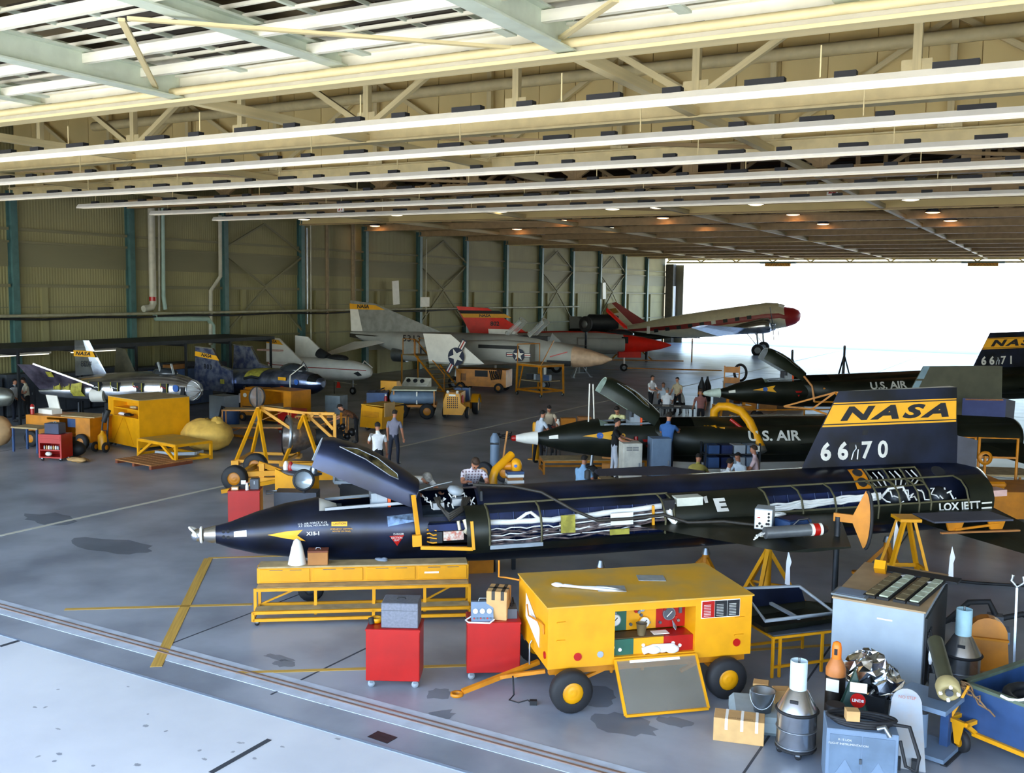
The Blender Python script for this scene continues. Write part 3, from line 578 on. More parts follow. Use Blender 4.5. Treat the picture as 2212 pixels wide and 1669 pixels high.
        # coolant hoses hung over the side and the long ground lead
        h = MB()
        for k in range(4): h.tube([fsurf(4.15 + .03 * k, D2(30)), fsurf(4.2, D2(48), 1.06 + .02 * k), fsurf(4.36, D2(62 + 3 * k), 1.12), fsurf(4.6, D2(52 + 2 * k), 1.1), fsurf(4.66 + .04 * k, D2(34), 1.02)], .026, 7)
        h.build('coiled_hose', HOSE, t)
        MB().tube([fsurf(4.9, D2(2), 1, .05), fsurf(5.6, D2(16), 1, .05), fsurf(6.1, D2(36), 1, .08), (6.6, -.85, .22), (7.0, -1.05, .05), (7.6, -1.1, .06), (8.2, -1.14, .1), (8.6, -1.3, -.03), (9.2, -1.5, .0), (10.2, -2.2, -.04)], .03, 7).build('ground_lead', HOSE, t)
        top = MB().box(4.95, -.55, .42, 4.99, -.1, .6).build('dorsal_frame', DSTEEL, t)
        b2 = MB()
        for k in range(16): b2.tube(wob(fsurf(3.95 + .06 * k, D2(14 + (k % 4) * 9), .93), fsurf(4.0 + .058 * k, D2(30 + (k % 3) * 10), .95), 4, .05, 300 + k), .013, 5)
        b2.build('dorsal_wiring', WIREW, t); MB().box(4.1, -.5, .3, 4.3, -.3, .42).box(4.45, -.45, .34, 4.7, -.2, .46).build('dorsal_box', STEEL, t)
        MB().lathe([(.13, 0), (.16, .05), (.13, .11), (.04, .13)], o=(4.55, -.1, .5), ax=(.3, -.2, 1), n=12, cap0=True, cap1=True).build('tracker_dome', GRY, t)
        MB().tube([(3.85, -.2, .6), (4.2, -.15, .68), (4.5, -.1, .72)], .02, 6).build('canopy_strut', STEEL, t)
        for x, z in ((4.75, -.82), (4.95, -.82)): pass
    # nose gear
    ng = MB().cyl((1.95, 0, -.5), (1.9, 0, -1.02), .05).cyl((1.9, -.18, -1.06), (1.9, .18, -1.06), .04).build('nose_strut', STEEL, t)
    for y in (-.16, .16):
        wl = MB().lathe([(.11, -.06), (.2, -.06), (.235, -.03), (.235, .03), (.2, .06), (.11, .06)], o=(1.9, y, -1.07), ax=(0, 1, 0), n=20).build('nose_wheel', BLK, t); MB().lathe([(.001, -.05), (.11, -.05), (.11, .05), (.001, .05)], o=(1.9, y, -1.07), ax=(0, 1, 0), n=16).build('hub', STEEL, wl)
    return t
XA = V(-13.11, 12.11, 1.25)
xf = x15('black rocket plane with open side bays and tail number 66670', XA, 40.55, 1.86, front=True, ball='silver')
XM = frame_rot(40.55, 1.86)
def xpix(px, py):
    """where the sight line of a pixel meets the near flank of the front rocket plane: (s, phi)"""
    d = V(ray(px, py)); y = -.5; c = V(0, 0, CH)
    for _ in range(12):
        uy = XM.col[1]; tt = (XA + uy * y - c).dot(uy) / d.dot(uy); p = c + d * tt - XA; s, z = p.dot(XM.col[0]), p.dot(XM.col[2])
        zc, rz, ry = fsec(s); k = max(-1, min(1, (z - zc) / rz)); ph = math.acos(k); y = -ry * math.sin(ph)
    return s, ph
def decal(name, pix, m, off=.006):
    q = [xpix(*p) for p in pix]; ms = sum(a for a, _ in q) / len(q), sum(b for _, b in q) / len(q); n = len(q)
    return MB().add([fsurf(s, p, 1, off) for s, p in q] + [fsurf(*ms, 1, off + .004)], [(i, (i + 1) % n, n) for i in range(n)]).build(name, m, xf)
decal('arrow_emblem', [(578, 1155), (615, 1148), (654, 1144), (642, 1156), (660, 1168), (620, 1163)], LETY)
decal('caution_placard', [(716, 1127), (750, 1126), (750, 1136), (716, 1136)], LETY); decal('dark_placard', [(716, 1139), (758, 1137), (758, 1151), (716, 1152)], mat('placard_navy', '2a3040', .6))
decal('rescue_triangle', [(841, 1157), (873, 1155), (858, 1178)], RED, .01); decal('pale_patch', [(836, 1115), (895, 1108), (900, 1125), (838, 1137)], mat('scuffed_metal', '6f86a4', .35, .6, var=.3, scale=10))
def ftext(tx, px, py, size, m, **k):
    s0, p0 = xpix(px, py); text('fuselage_lettering', tx, size, m, xf, 0, (1, 0, 0), (0, 0, 1), f=lambda u, v: fsurf(s0 + u, p0 - v / .6, 1, .014), **k)
ftext('X15-1', 677, 1152, .09, LETW, bold=.004); ftext('U.S. AIR FORCE X-15', 675, 1130, .055, LETW); ftext('A.F. SERIAL NO.56-6670', 677, 1135, .05, LETW)
ftext('DANGER', 861, 1153, .045, LETW); ftext('EJECTION', 857, 1161, .045, LETW); ftext('SEAT', 857, 1166, .045, LETW); ftext('CAUTION', 733, 1131, .05, LETD)
ftext('NO STEP ON PANEL', 738, 1147, .035, LETY); ftext('EMERGENCY CONTROL', 738, 1142, .035, LETY)
for i, (px, py) in enumerate(((840, 1165), (872, 1165))): pass
xm = x15('black rocket plane with white nose cover, red tip and yellow hose', (-13.68, 25.3, 1.3), 36, .5, bodym=X15G, ball=WHT, primer=True, canopy_in=mat('pale_mint', 'b9d0c4', .6))
xr = x15('farthest black rocket plane with pale nose cone and tail number 66671', (-12.69, 39.63, 1.5), 36, 2.5, bodym=X15G, ball=mat('pale_mint_cover', 'cfe0d4', .6), tail='66671', canopy_in=GRY, tone=2)
for pl in (xm, xr):
    q = [(1.55, 78), (2.05, 70), (2.5, 62), (2.38, 76), (2.52, 90), (2.05, 84)]
    MB().add([fsurf(s, D2(a), 1, .006) for s, a in q] + [fsurf(2.1, D2(77), 1, .01)], [(i, (i + 1) % 6, 6) for i in range(6)]).build('arrow_emblem', LETY, pl)
    MB().add([fsurf(2.06 + .1 * math.cos(a), D2(77) + .16 * math.sin(a), 1, .014) for a in np.linspace(0, 2 * PI, 13)[:-1]], [tuple(range(12))]).build('round_emblem', mat('emblem_blue', '2c5fb0', .5), pl)
text('fuselage_lettering', '3', .26, LETY, xm, 0, (1, 0, 0), (0, 0, 1), bold=.01, f=lambda u, v: fsurf(2.75 + u, D2(80) - v / .62, 1, .012))
for i, (sx_, tx) in enumerate(((9.1, ''),)): pass
for pl in (xm, xr): decs = MB().add([fsurf(s, D2(a), 1, .01) for s, a in ((3.3, 84), (3.6, 84), (3.45, 106))], [(0, 1, 2)]).build('rescue_triangle', RED, pl)
# ================================================================ OTHER AIRCRAFT
def loftm(rings, fn, closed=True, caps=True):
    m = MB(); n = len(rings[0]); vs = [p for r in rings for p in r]; m.add(vs, [])
    for i in range(len(rings) - 1):
        for j in range(n if closed else n - 1):
            k = (j + 1) % n; m.f.append((i * n + j, i * n + k, (i + 1) * n + k, (i + 1) * n + j)); m.mi.append(fn(i, j)); m.sm.append(True)
    if caps: m.add(rings[0], [tuple(range(n))[::-1]]); m.add(rings[-1], [tuple(range(n))])
    return m
def sect(s, w, zb, zt, n=28, e=2.0, eb=None, yc=0):
    zc = (zb + zt) / 2; h = (zt - zb) / 2; o = []
    for j in range(n):
        a = 2 * PI * j / n; c, d = math.cos(a), math.sin(a); k = 2 / (e if d > 0 else (eb or e))
        o.append(V(s, yc + w * math.copysign(abs(c) ** k, c), zc + h * math.copysign(abs(d) ** k, d)))
    return o
def wheel(par, c, r, w, ax=(0, 1, 0), hub=GRY, name='wheel', tyre=BLK, hr=.5):
    o = MB().lathe([(r * hr, -w / 2), (r * .86, -w / 2), (r, -w * .3), (r, w * .3), (r * .86, w / 2), (r * hr, w / 2)], o=c, ax=ax, n=24).build(name, tyre, par)
    MB().lathe([(.001, -w * .36), (r * .2, -w * .42), (r * .3, -w * .3), (r * hr * 1.01, -w * .45), (r * hr * 1.01, w * .45), (r * .3, w * .3), (r * .2, w * .42), (.001, w * .36)], o=c, ax=ax, n=18).build('hub', hub, o); return o
def insignia(par, o, ux, uy, r, name='roundel'):
    o, ux, uy = V(o), V(ux).normalized(), V(uy).normalized(); nz = ux.cross(uy)
    P_ = lambda x, y, k: o + ux * x * r + uy * y * r + nz * .004 * k
    d = MB().add([P_(math.cos(a), math.sin(a), 1) for a in np.linspace(0, 2 * PI, 29)[:-1]], [tuple(range(28))]).build(name, mat('insignia_blue', '14203c', .6, var=.05), par)
    b = MB().add([P_(x, y, 0.6) for x, y in ((-2.1, -.32), (2.1, -.32), (2.1, .32), (-2.1, .32))], [(0, 1, 2, 3)]); b.build('bar_border', mat('insignia_blue', '14203c', .6), d)
    for s in (-1, 1):
        MB().add([P_(x, y, 1.5) for x, y in ((s * 1.0, -.22), (s * 1.98, -.22), (s * 1.98, .22), (s * 1.0, .22))], [(0, 1, 2, 3)]).build('bar', WHT, d); MB().add([P_(x, y, 2.5) for x, y in ((s * 1.0, -.07), (s * 1.98, -.07), (s * 1.98, .07), (s * 1.0, .07))], [(0, 1, 2, 3)]).build('bar_stripe', RED, d)
    MB().add([P_(*((math.sin(PI * i / 5) * (.97 if i % 2 == 0 else .37)), (math.cos(PI * i / 5) * (.97 if i % 2 == 0 else .37))), 2) for i in range(10)] + [P_(0, 0, 2)], [(i, (i + 1) % 10, 10) for i in range(10)]).build('star', WHT, d)
def fin_plate(le0, te0, le1, te1, t, name, m, par): return MB().wing((le0, te0), (le1, te1), t, t * .6, up=V(0, 1, 0)).build(name, m, par)
def jackstand(loc, h, label, m=YEL, r=.55, rz=0, group=None):
    t = thing('tripod_jack', label, 'jack', loc, rz, group); MB().cyl((0, 0, .25), (0, 0, h - .12), .07).build('ram', m, t); MB().lathe([(.09, 0), (.05, .12)], o=(0, 0, h - .12), n=12, cap0=True, cap1=True).build('ram_head', STEEL, t)
    for k in range(3):
        a = 2 * PI * k / 3 + .5; e = V(r * math.cos(a), r * math.sin(a), 0); MB().bar((0, 0, h * .78), e, .07, .07).cyl(e, e + V(0, 0, .05), .1, n=10).build('leg', m, t)
        a2 = a + 2 * PI / 3; MB().bar(e * .72 + V(0, 0, h * .22), V(r * math.cos(a2), r * math.sin(a2), 0) * .72 + V(0, 0, h * .22), .04, .04).build('brace', m, t)
    return t
# ---- silver lifting body 804 with glazed nose
h = thing('lifting_body', 'bare silver lifting body 804 with glazed nose and open side bays', 'aircraft', (-28.9, 26.95, .22), math.radians(187))
S = [(.42, .40, 1.02, 1.78), (.8, .55, .92, 1.92), (1.4, .74, .82, 2.02), (2.4, 1.05, .76, 2.05), (3.6, 1.4, .74, 1.98), (4.8, 1.72, .78, 1.86), (5.7, 1.92, .86, 1.7), (6.25, 1.98, 1.0, 1.52)]
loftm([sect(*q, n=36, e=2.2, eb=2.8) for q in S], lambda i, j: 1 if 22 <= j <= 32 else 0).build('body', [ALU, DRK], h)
dm = MB().lathe([(.40, .0), (.36, -.16), (.25, -.3), (.12, -.38), (.001, -.41)], o=(.42, 0, 1.4), ax=(1, 0, 0), n=20).build('nose_glazing', GLASS, h)
for k in range(5): MB().tube([V(.42 - .41 * math.sin(a), .4 * math.cos(a) * math.cos(PI * k / 5), 1.4 + .4 * math.cos(a) * math.sin(PI * k / 5)) for a in np.linspace(0, PI, 11)], .016, 5).build('glazing_rib', ALU, dm)
MB().tube([V(.42, .4 * math.cos(a), 1.4 + .4 * math.sin(a)) for a in np.linspace(0, 2 * PI, 21)[:-1]], .03, 6, closed=True).build('nose_ring', ALU, h)
f = MB().wing(((4.75, 0, 1.85), (6.35, 0, 1.7)), ((5.62, 0, 3.16), (6.38, 0, 3.16)), .22, .12, up=V(0, 1, 0)).build('centre_fin', ALU, h)
def fy(s, z): return V(s, .105, z)
MB().quad(fy(5.2, 2.5), fy(6.35, 2.5), fy(6.36, 2.74), fy(5.34, 2.74)).build('tail_band', LETY, f)
text('tail_lettering', 'NASA', .2, LETD, f, (5.86, .116, 2.62), (-1, 0, 0), (0, 0, 1), shear=.3, sx=1.4, bold=.008, space=1.15); text('tail_number', '804', .34, LETD, f, (5.7, .13, 2.2), (-1, 0, 0), (0, 0, 1), bold=.0, space=1.1)
fin_plate((3.9, 1.5, 1.5), (6.2, 1.85, 1.2), (5.9, 2.45, 2.32), (6.62, 2.6, 2.32), .1, 'tip_fin', mat('tip_fin_alu', '9a8ea4', .3, .85, var=.3, scale=2), h); MB().bar((3.9, 1.5, 1.52), (5.95, 2.46, 2.36), .09, .06).build('fin_leading_edge', ALU, h)
MB().cb((5.4, 2.2, 1.95), (.3, .02, .24), M=Matrix.Rotation(-.6, 3, 'X')).build('fin_plate', ZINC, h)
fin_plate((4.6, -1.5, 1.7), (6.1, -1.8, 1.5), (5.7, -2.05, 2.7), (6.3, -2.15, 2.75), .08, 'tip_fin', mat('dull_olive_alu', '7d7a68', .5, .5), h)
for s, w in ((1.2, .3), (2.2, .42), (3.1, .34), (3.9, .5), (4.6, .3), (5.0, .3), (5.4, .3)):                       # open bays along the flank
    y0 = np.interp(s, [q[0] for q in S], [q[1] for q in S]); bay = MB().cb((s, y0 - .06, 1.5), (w, .16, .34)).build('open_bay', DRK if s < 4 else ZINC, h)
    for q in (-1, 1): piece('bay_frame', (s + q * w / 2, y0 + .03, 1.33), (s + q * w / 2, y0 + .03, 1.68), .03, .03, ZINC, bay)
    if s < 4: MB().tube(wob((s - w / 2, y0 + .03, 1.45), (s + w / 2, y0 + .03, 1.55), 4, .05, int(s * 10)), .02, 5).build('bay_wiring', WIREW if int(s * 10) % 2 else RED, bay)
MB().loft([[V(4.3, 1.55, 1.1), V(4.3, 1.75, 1.3), V(4.3, 1.68, 1.75)], [V(4.75, 1.7, 1.1), V(4.75, 1.86, 1.3), V(4.75, 1.75, 1.7)]], False, False, False).build('bulkhead', ZINC, h)
MB().lathe([(.26, 0), (.27, .5), (.2, .55)], o=(3.6, 1.25, 1.15), ax=(1, .35, 0), n=20, cap0=True).build('round_inlet', WHT, h)
MB().sph((1.75, 0, 2.0), (.6, .32, .22)).build('canopy_fairing', mat('dark_canopy', '2c3238', .2), h); MB().bar((1.1, .25, 2.0), (1.22, .25, 2.4), .08, .04).bar((1.75, .25, 2.05), (1.87, .25, 2.45), .08, .04).build('windscreen_post', GLASS, h)
MB().cyl((.75, .555, 1.5), (.75, .575, 1.5), .14, n=20).build('round_emblem', mat('emblem_blue', '2c5fb0', .5), h); MB().box(.42, .3, 1.25, .62, .47, 1.55).build('nose_hatch', BLK, h)
for s, y in ((1.4, 0), (5.0, 1.2), (5.0, -1.2)): MB().cyl((s, y, .8), (s, y, .03), .06).build('gear_leg', DSTEEL, h); wheel(h, (s, y, .03), .25, .14)
MB().box(2.3, -.6, -.22, 4.4, .6, .12).box(2.3, -.5, .12, 2.5, .5, .8).box(4.2, -.5, .12, 4.4, .5, .8).build('cradle', DRK, h)
# ---- blue-silver lifting body 803
h = thing('lifting_body', 'bluish bare metal lifting body 803 with twin fins and open panels', 'aircraft', (-27.4, 32.33, 0), math.radians(177))
S = [(.0, .12, 1.42, 1.68), (.12, .3, 1.3, 1.8), (.5, .48, 1.12, 1.95), (1.2, .62, .98, 2.05), (2.4, .82, .85, 2.08), (3.8, 1.0, .78, 2.02), (5.2, 1.12, .8, 1.95), (6.4, 1.18, .95, 1.85)]
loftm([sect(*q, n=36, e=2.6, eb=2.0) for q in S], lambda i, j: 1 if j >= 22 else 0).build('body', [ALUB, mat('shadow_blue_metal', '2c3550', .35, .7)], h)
NF = mat('mottled_blue_metal', 'a2aac2', .3, .8, var=.3, scale=4, col2='5c6690')
for y in (1.12, -1.12):
    f = MB().loft([[V(4.3, y - .05, 1.0), V(4.3, y + .05, 1.0), V(6.75, y + .05, 1.0), V(6.75, y - .05, 1.0)], [V(4.35, y - .05, 1.95), V(4.35, y + .05, 1.95), V(6.75, y + .05, 1.95), V(6.75, y - .05, 1.95)], [V(5.0, y - .04, 2.1), V(5.0, y + .04, 2.1), V(6.72, y + .04, 2.1), V(6.72, y - .04, 2.1)], [V(5.55, y - .04, 2.85), V(5.55, y + .04, 2.85), V(6.68, y + .04, 2.9), V(6.68, y - .04, 2.9)]], True, True, True, False).build('side_fin', NF, h)
    MB().bar((4.35, y, 1.98), (5.02, y, 2.12), .12, .07).bar((5.0, y, 2.12), (5.57, y, 2.87), .1, .06).bar((5.55, y, 2.87), (6.7, y, 2.92), .1, .05).build('fin_edge', ALU, f)
    if y > 0:
        MB().quad((5.1, y + .052, 2.36), (6.7, y + .052, 2.5), (6.7, y + .052, 2.72), (5.3, y + .052, 2.58)).build('tail_band', LETY, f)
        text('tail_lettering', 'NASA', .2, LETD, f, (5.95, y + .06, 2.55), (-1, 0, -.08), (-.08, 0, 1), shear=.3, sx=1.3, bold=.008); text('tail_number', '803', .3, LETD, f, (5.85, y + .056, 2.05), (-1, 0, -.05), (0, 0, 1), bold=.006, space=1.3)
MB().cb((4.9, 1.2, 1.45), (.25, .02, .2)).build('side_plate', ZINC, h)
MB().loft([sect(2.9, .95, .95, 2.07, 28, 2.6, 2.0)[1:10], sect(3.75, 1.03, .92, 2.05, 28, 2.6, 2.0)[1:10]], False, False, False).build('exposed_structure', ZINC, h); MB().tube([(2.9, .9, 1.7), (3.3, .98, 1.75), (3.7, 1.03, 1.65)], .06).build('umbilical', DSTEEL, h)
MB().sph((1.75, 0, 2.05), (.75, .36, .32)).build('canopy', mat('dark_canopy', '2c3238', .2), h); MB().tube([(1.2, .36, 2.05), (1.15, 0, 2.45), (1.2, -.36, 2.05)], .025, 6).build('canopy_bow', ALU, h)
MB().loft([sect(.14, .33, 1.3, 1.82, 28, 2.6, 2.0)[1:9], sect(.5, .5, 1.12, 1.97, 28, 2.6, 2.0)[1:9]], False, False, False).build('nose_window', mat('dark_nose_glass', '1b1f22', .1), h)
MB().cyl((1.0, .585, 1.62), (1.0, .605, 1.62), .12, n=20).build('round_emblem', mat('emblem_blue', '2c5fb0', .5), h); MB().box(1.5, .70, 1.66, 1.95, .725, 1.8).build('yellow_placard', LETY, h); MB().bar((1.3, .66, 1.2), (1.3, .64, 1.9), .06, .03).build('white_strap', WHT, h); MB().bar((1.3, .64, 1.9), (1.0, .1, 2.35), .05, .03).build('white_strap', WHT, h)
MB().quad((1.62, .72, 1.42), (1.8, .74, 1.42), (1.71, .73, 1.28), (1.71, .73, 1.28)).build('rescue_triangle', RED, h)
for s, y in ((1.3, 0), (5.2, .8), (5.2, -.8)): MB().cyl((s, y, .9), (s, y, .25), .06).build('gear_leg', DSTEEL, h); wheel(h, (s, y, .25), .25, .14)
pn = MB().loft([[V(0, .75 * math.cos(a), .62 * math.sin(a)) for a in np.linspace(.2, PI - .2, 9)], [V(1.0, .75 * math.cos(a), .62 * math.sin(a)) for a in np.linspace(.2, PI - .2, 9)]], False, False, False).build('curved_skin_panel', ALU); pn.location = G(492, 890) + V(0, 0, .3); pn.rotation_euler = (.35, 0, .35); tag(pn, 'curved shiny metal skin panel leaning below lifting body 803', 'panel')
# ---- white plywood lifting body
h = thing('lifting_body', 'small white lifting body with red side line and two tail fins', 'aircraft', (-31.75, 41.3, 0), math.radians(181.5))
S = [(.0, .1, 1.1, 1.3), (.12, .28, .98, 1.48), (.5, .48, .85, 1.66), (1.3, .72, .74, 1.8), (2.6, .95, .7, 1.88), (4.2, 1.1, .72, 1.86), (5.6, 1.2, .9, 1.8), (6.0, 1.2, 1.05, 1.75)]
loftm([sect(*q, n=32, e=2.6, eb=2.0) for q in S], lambda i, j: 0).build('body', WHT, h)
for y in (1.18, -1.18):
    f = MB().loft([[V(3.6, y - .05, 1.7), V(3.6, y + .05, 1.7), V(6.1, y + .05, 1.6), V(6.1, y - .05, 1.6)], [V(5.2, y - .04, 2.9), V(5.2, y + .04, 2.9), V(6.1, y + .04, 2.95), V(6.1, y - .04, 2.95)]], True, True, True, False).build('side_fin', WHT, h)
    if y > 0:
        MB().quad((4.9, y + .055, 2.55), (6.08, y + .055, 2.62), (6.08, y + .055, 2.86), (5.2, y + .055, 2.8)).build('tail_band', LETY, f); text('tail_lettering', 'NASA', .2, LETD, f, (5.65, y + .065, 2.72), (-1, 0, -.05), (0, 0, 1), sx=1.2, bold=.006)
        MB().box(4.9, y, 2.22, 6.35, y + .5, 2.3).build('elevon', mat('pink_white', 'e0b8a8', .6), h)
MB().tube([V(q[0], q[1] + .012, (q[2] + q[3]) / 2 + .12) for q in S[1:]], .022, 5).build('red_side_line', RED, h)
MB().sph((2.2, 0, 1.9), (.7, .34, .2)).build('open_cockpit', BLK, h); MB().cyl((2.9, .0, 1.85), (3.5, .0, 2.15), .3, .26, n=14).build('rocket_seat', DRK, h)
MB().quad((.5, .5, 1.05), (.75, .56, 1.2), (.5, .5, 1.3), (.3, .4, 1.1)).build('nose_patch', BLK, h); MB().tube([(.5, .1, 1.66), (.3, .2, 1.85), (-.5, .6, 1.55)], .03, 6).build('towing_boom', WHT, h)
for s, y in ((1.2, 0), (4.6, .9), (4.6, -.9)): MB().cyl((s, y, .8), (s, y, .2), .04).build('gear_leg', STEEL, h); wheel(h, (s, y, .2), .2, .1)
# ---- big grey two-seat jet 5313
h = thing('jet_fighter', 'large grey two-seat jet with number 5313 and white folded wing tip', 'aircraft', (-21.97, 50.36, 0), math.radians(186))
S = [(0, .05, 1.85, 1.95), (.5, .3, 1.6, 2.15), (1.4, .55, 1.4, 2.4), (2.2, .66, 1.35, 2.55), (3.4, .75, 1.3, 2.8), (4.4, .8, 1.3, 3.0), (6.0, 1.3, 1.3, 3.1), (8, 1.5, 1.3, 3.1), (10.5, 1.5, 1.35, 3.1), (12.5, 1.3, 1.5, 3.08), (13.6, 1.0, 1.75, 3.05), (15, .55, 2.2, 3.02), (17.0, .2, 2.6, 2.95)]
loftm([sect(*q, n=28, e=2.6) for q in S], lambda i, j: 1 if i < 3 else 0).build('fuselage', [LGRY, mat('tan_radome', 'c9a98a', .5)], h)
for y in (1.3, -1.3):
    MB().loft([sect(4.3, .42, 1.5, 2.75, 20, 3, yc=y * .95), sect(6, .5, 1.45, 2.85, 20, 3, yc=y), sect(9, .45, 1.4, 2.7, 20, 3, yc=y * 1.02), sect(12.6, .45, 1.35, 2.2, 20, 2.2, yc=y * .7)], True, True).build('air_intake', LGRY, h)
    MB().cyl((12.6, y * .62, 1.75), (13.5, y * .62, 1.7), .48, .42, n=20).build('jet_nozzle', STEEL, h)
    wg = MB().wing(((4.9, y * 1.1, 1.55), (9.6, y * 1.1, 1.5)), ((5.9, y * 3.2, 1.62), (9.3, y * 3.2, 1.6)), .3, .16).build('wing', LGRY, h)
    fw = MB().wing(((5.9, y * 3.2, 1.65), (9.3, y * 3.2, 1.65)), ((7.9, y * 3.3, 3.2), (9.6, y * 3.3, 3.2)), .12, .08, up=V(0, 1, 0)).build('folded_wing_tip', WHT, h)
    if y > 0: insignia(fw, (7.5, y * 3.3 + .1, 2.0), (.5, 0, -.87), (-.87, 0, -.5), .5)
    st = MB().wing(((13.9, y * .5, 2.45), (16.4, y * .5, 2.35)), ((16.3, y * 2.1, 1.75), (17.4, y * 2.1, 1.65)), .14, .05).build('stabilator', WHT, h)
    MB().cyl((8.3, y * 2.0, 1.5), (8.4, y * 2.1, .4), .09).build('main_leg', WHT, h); wheel(h, (8.4, y * 2.15, .38), .38, .2)
f = MB().wing(((10.4, 0, 3.0), (16.9, 0, 2.95)), ((15.3, 0, 4.72), (17.1, 0, 4.9)), .22, .1, up=V(0, 1, 0)).build('fin', mat('fin_grey', '8c8d88', .6), h)
MB().quad((16.15, .09, 3.0), (17.0, .07, 3.0), (17.08, .06, 4.35), (16.5, .07, 4.35)).build('rudder', WHT, f); MB().quad((14.55, .1, 4.35), (17.08, .09, 4.35), (17.1, .08, 4.7), (15.2, .1, 4.62)).build('tail_band', LETY, f)
text('tail_lettering', 'NASA', .3, LETD, f, (16.1, .12, 4.52), (-1, 0, 0), (0, 0, 1), sx=1.1, bold=.01)
MB().quad((14.0, .5, 2.3), (17.0, .24, 2.62), (17.0, .24, 2.85), (13.6, .8, 2.75)).build('burnt_tail_skin', mat('dark_titanium', '3c382e', .5, .4), h)
text('hull_number', '5313', .52, LETD, h, (11.9, 1.5, 2.72), (-1, .06, 0), (0, 0, 1), bold=.008, sx=1.15, space=1.1); text('hull_lettering', 'NAVY', .62, LETD, h, (10.2, 1.82, 2.05), (-1, .0, 0), (0, 0, 1), bold=.014, sx=1.2)
insignia(h, (4.9, 1.8, 2.05), (-1, -.02, 0), (0, 0, 1), .36)
MB().box(4.9, 1.74, 2.35, 7.4, 1.8, 2.55).build('open_panel', DRK, h); MB().box(2.2, .67, 1.45, 3.6, .78, 1.75).build('open_nose_panel', DRK, h); MB().bar((2.4, .7, 2.25), (3.4, .8, 1.95), .02, .06).build('red_slash', RED, h)
for s0, nm in ((3.6, 'front_canopy'), (5.0, 'rear_canopy')):
    c = MB(); A_ = Matrix.Rotation(-.7, 3, 'Y'); hg = V(s0 + 1.2, 0, 3.0); rg = [[hg + Matrix.Rotation(.75, 3, 'Y') @ V(u - 1.2, .42 * math.cos(a), .35 * math.sin(a)) for a in np.linspace(0, PI, 9)] for u in (0, .4, .8, 1.2)]
    cc = c.loft(rg, False, False, False).build(nm, GLASS, h); MB().tube(rg[0], .04, 5).tube([r[0] for r in rg], .04, 5).tube([r[-1] for r in rg], .04, 5).tube(rg[-1], .04, 5).build('canopy_frame', LGRY, cc)
MB().box(3.7, -.42, 2.78, 6.1, .42, 3.06).build('cockpit_opening', BLK, h); MB().loft([[V(3.0, 0, 2.75), V(3.0, .01, 2.75)], [V(3.6, .45, 2.8), V(3.6, 0, 3.25)]], False, False, False).build('windscreen', GLASS, h)
MB().cyl((4.0, 0, 1.4), (4.0, 0, .3), .08).build('nose_leg', WHT, h); wheel(h, (4.0, .15, .28), .28, .14); wheel(h, (4.0, -.15, .28), .28, .14)
jackstand(G(1250, 814), 1.35, 'grey tripod jack under the tan-nosed jet radome', GRY, .8)
# ---- red and grey jet 802
h = thing('jet_fighter', 'red and grey delta jet 802 with bright red nose behind the grey jet', 'aircraft', (-24.63, 66.93, 0), math.radians(215))
S = [(0, .04, 1.85, 1.95), (.8, .32, 1.6, 2.2), (2.0, .58, 1.4, 2.45), (3.6, .8, 1.25, 2.7), (5.5, 1.05, 1.2, 2.85), (8, 1.15, 1.2, 2.85), (11, 1.0, 1.35, 2.75), (14, .7, 1.6, 2.6), (15, .6, 1.65, 2.5)]
loftm([sect(*q, n=28, e=2.2) for q in S], lambda i, j: 0 if i < 3 or 5 <= j <= 8 else (1 if 9 > j else 1)).build('fuselage', [DAYRED, LGRY], h)
f = MB().wing(((10.4, 0, 2.7), (14.4, 0, 2.6)), ((13.2, 0, 4.4), (15.4, 0, 4.5)), .24, .1, up=V(0, 1, 0)).build('fin', DAYRED, h)
MB().quad((11.5, .13, 3.72), (14.9, .12, 3.72), (15.1, .11, 4.0), (12.0, .12, 4.0)).build('tail_band', LETY, f); MB().quad((12.0, .12, 4.0), (15.1, .11, 4.0), (15.3, .1, 4.22), (12.4, .11, 4.22)).build('black_band', BLK, f)
text('tail_lettering', 'NASA', .26, LETD, f, (13.4, .15, 3.86), (-1, 0, 0), (0, 0, 1), sx=1.2, bold=.008); text('tail_number', '802', .42, LETD, f, (12.7, .16, 3.3), (-1, 0, 0), (0, 0, 1), bold=.01)
for y in (1, -1):
    MB().wing(((5.6, y * .9, 1.9), (13.4, y * .9, 1.85)), ((10.6, y * 5, 1.8), (12.2, y * 5, 1.8)), .3, .1).build('wing', LGRY, h); MB().loft([sect(3.6, .28, 1.5, 2.4, 16, 2.5, yc=y * .9), sect(7, .35, 1.5, 2.45, 16, 2.5, yc=y * 1.1)], True, True).build('air_intake', LGRY, h)
    MB().cyl((8.5, y * 1.5, 1.6), (8.5, y * 1.6, .4), .08).build('main_leg', WHT, h); wheel(h, (8.5, y * 1.65, .38), .38, .2)
MB().sph((3.8, 0, 2.65), (1.1, .36, .36)).build('cockpit', mat('dark_canopy', '2c3238', .2), h); c = MB().loft([[V(3.3 + u * .7, .4 * math.cos(a), 3.0 + u * .62 + .28 * math.sin(a)) for a in np.linspace(0, PI, 8)] for u in (0, 1, 2)], False, False, False).build('open_canopy', DAYRED, h)
MB().box(2.4, .55, 1.05, 4.0, 1.0, 1.45).build('gear_door', DAYRED, h); MB().quad((3.3, .83, 2.05), (3.8, .9, 2.05), (3.8, .9, 2.5), (3.3, .83, 2.5)).build('checker_mark', mat('checker_dark', '16181c', .6), h); MB().cyl((3.4, 0, 1.3), (3.4, 0, .3), .07).build('nose_leg', WHT, h); wheel(h, (3.4, 0, .28), .28, .16)
MB().bar((3.2, .2, .25), (-3.6, .6, .15), .09, .09).build('tow_bar', YELD, h)
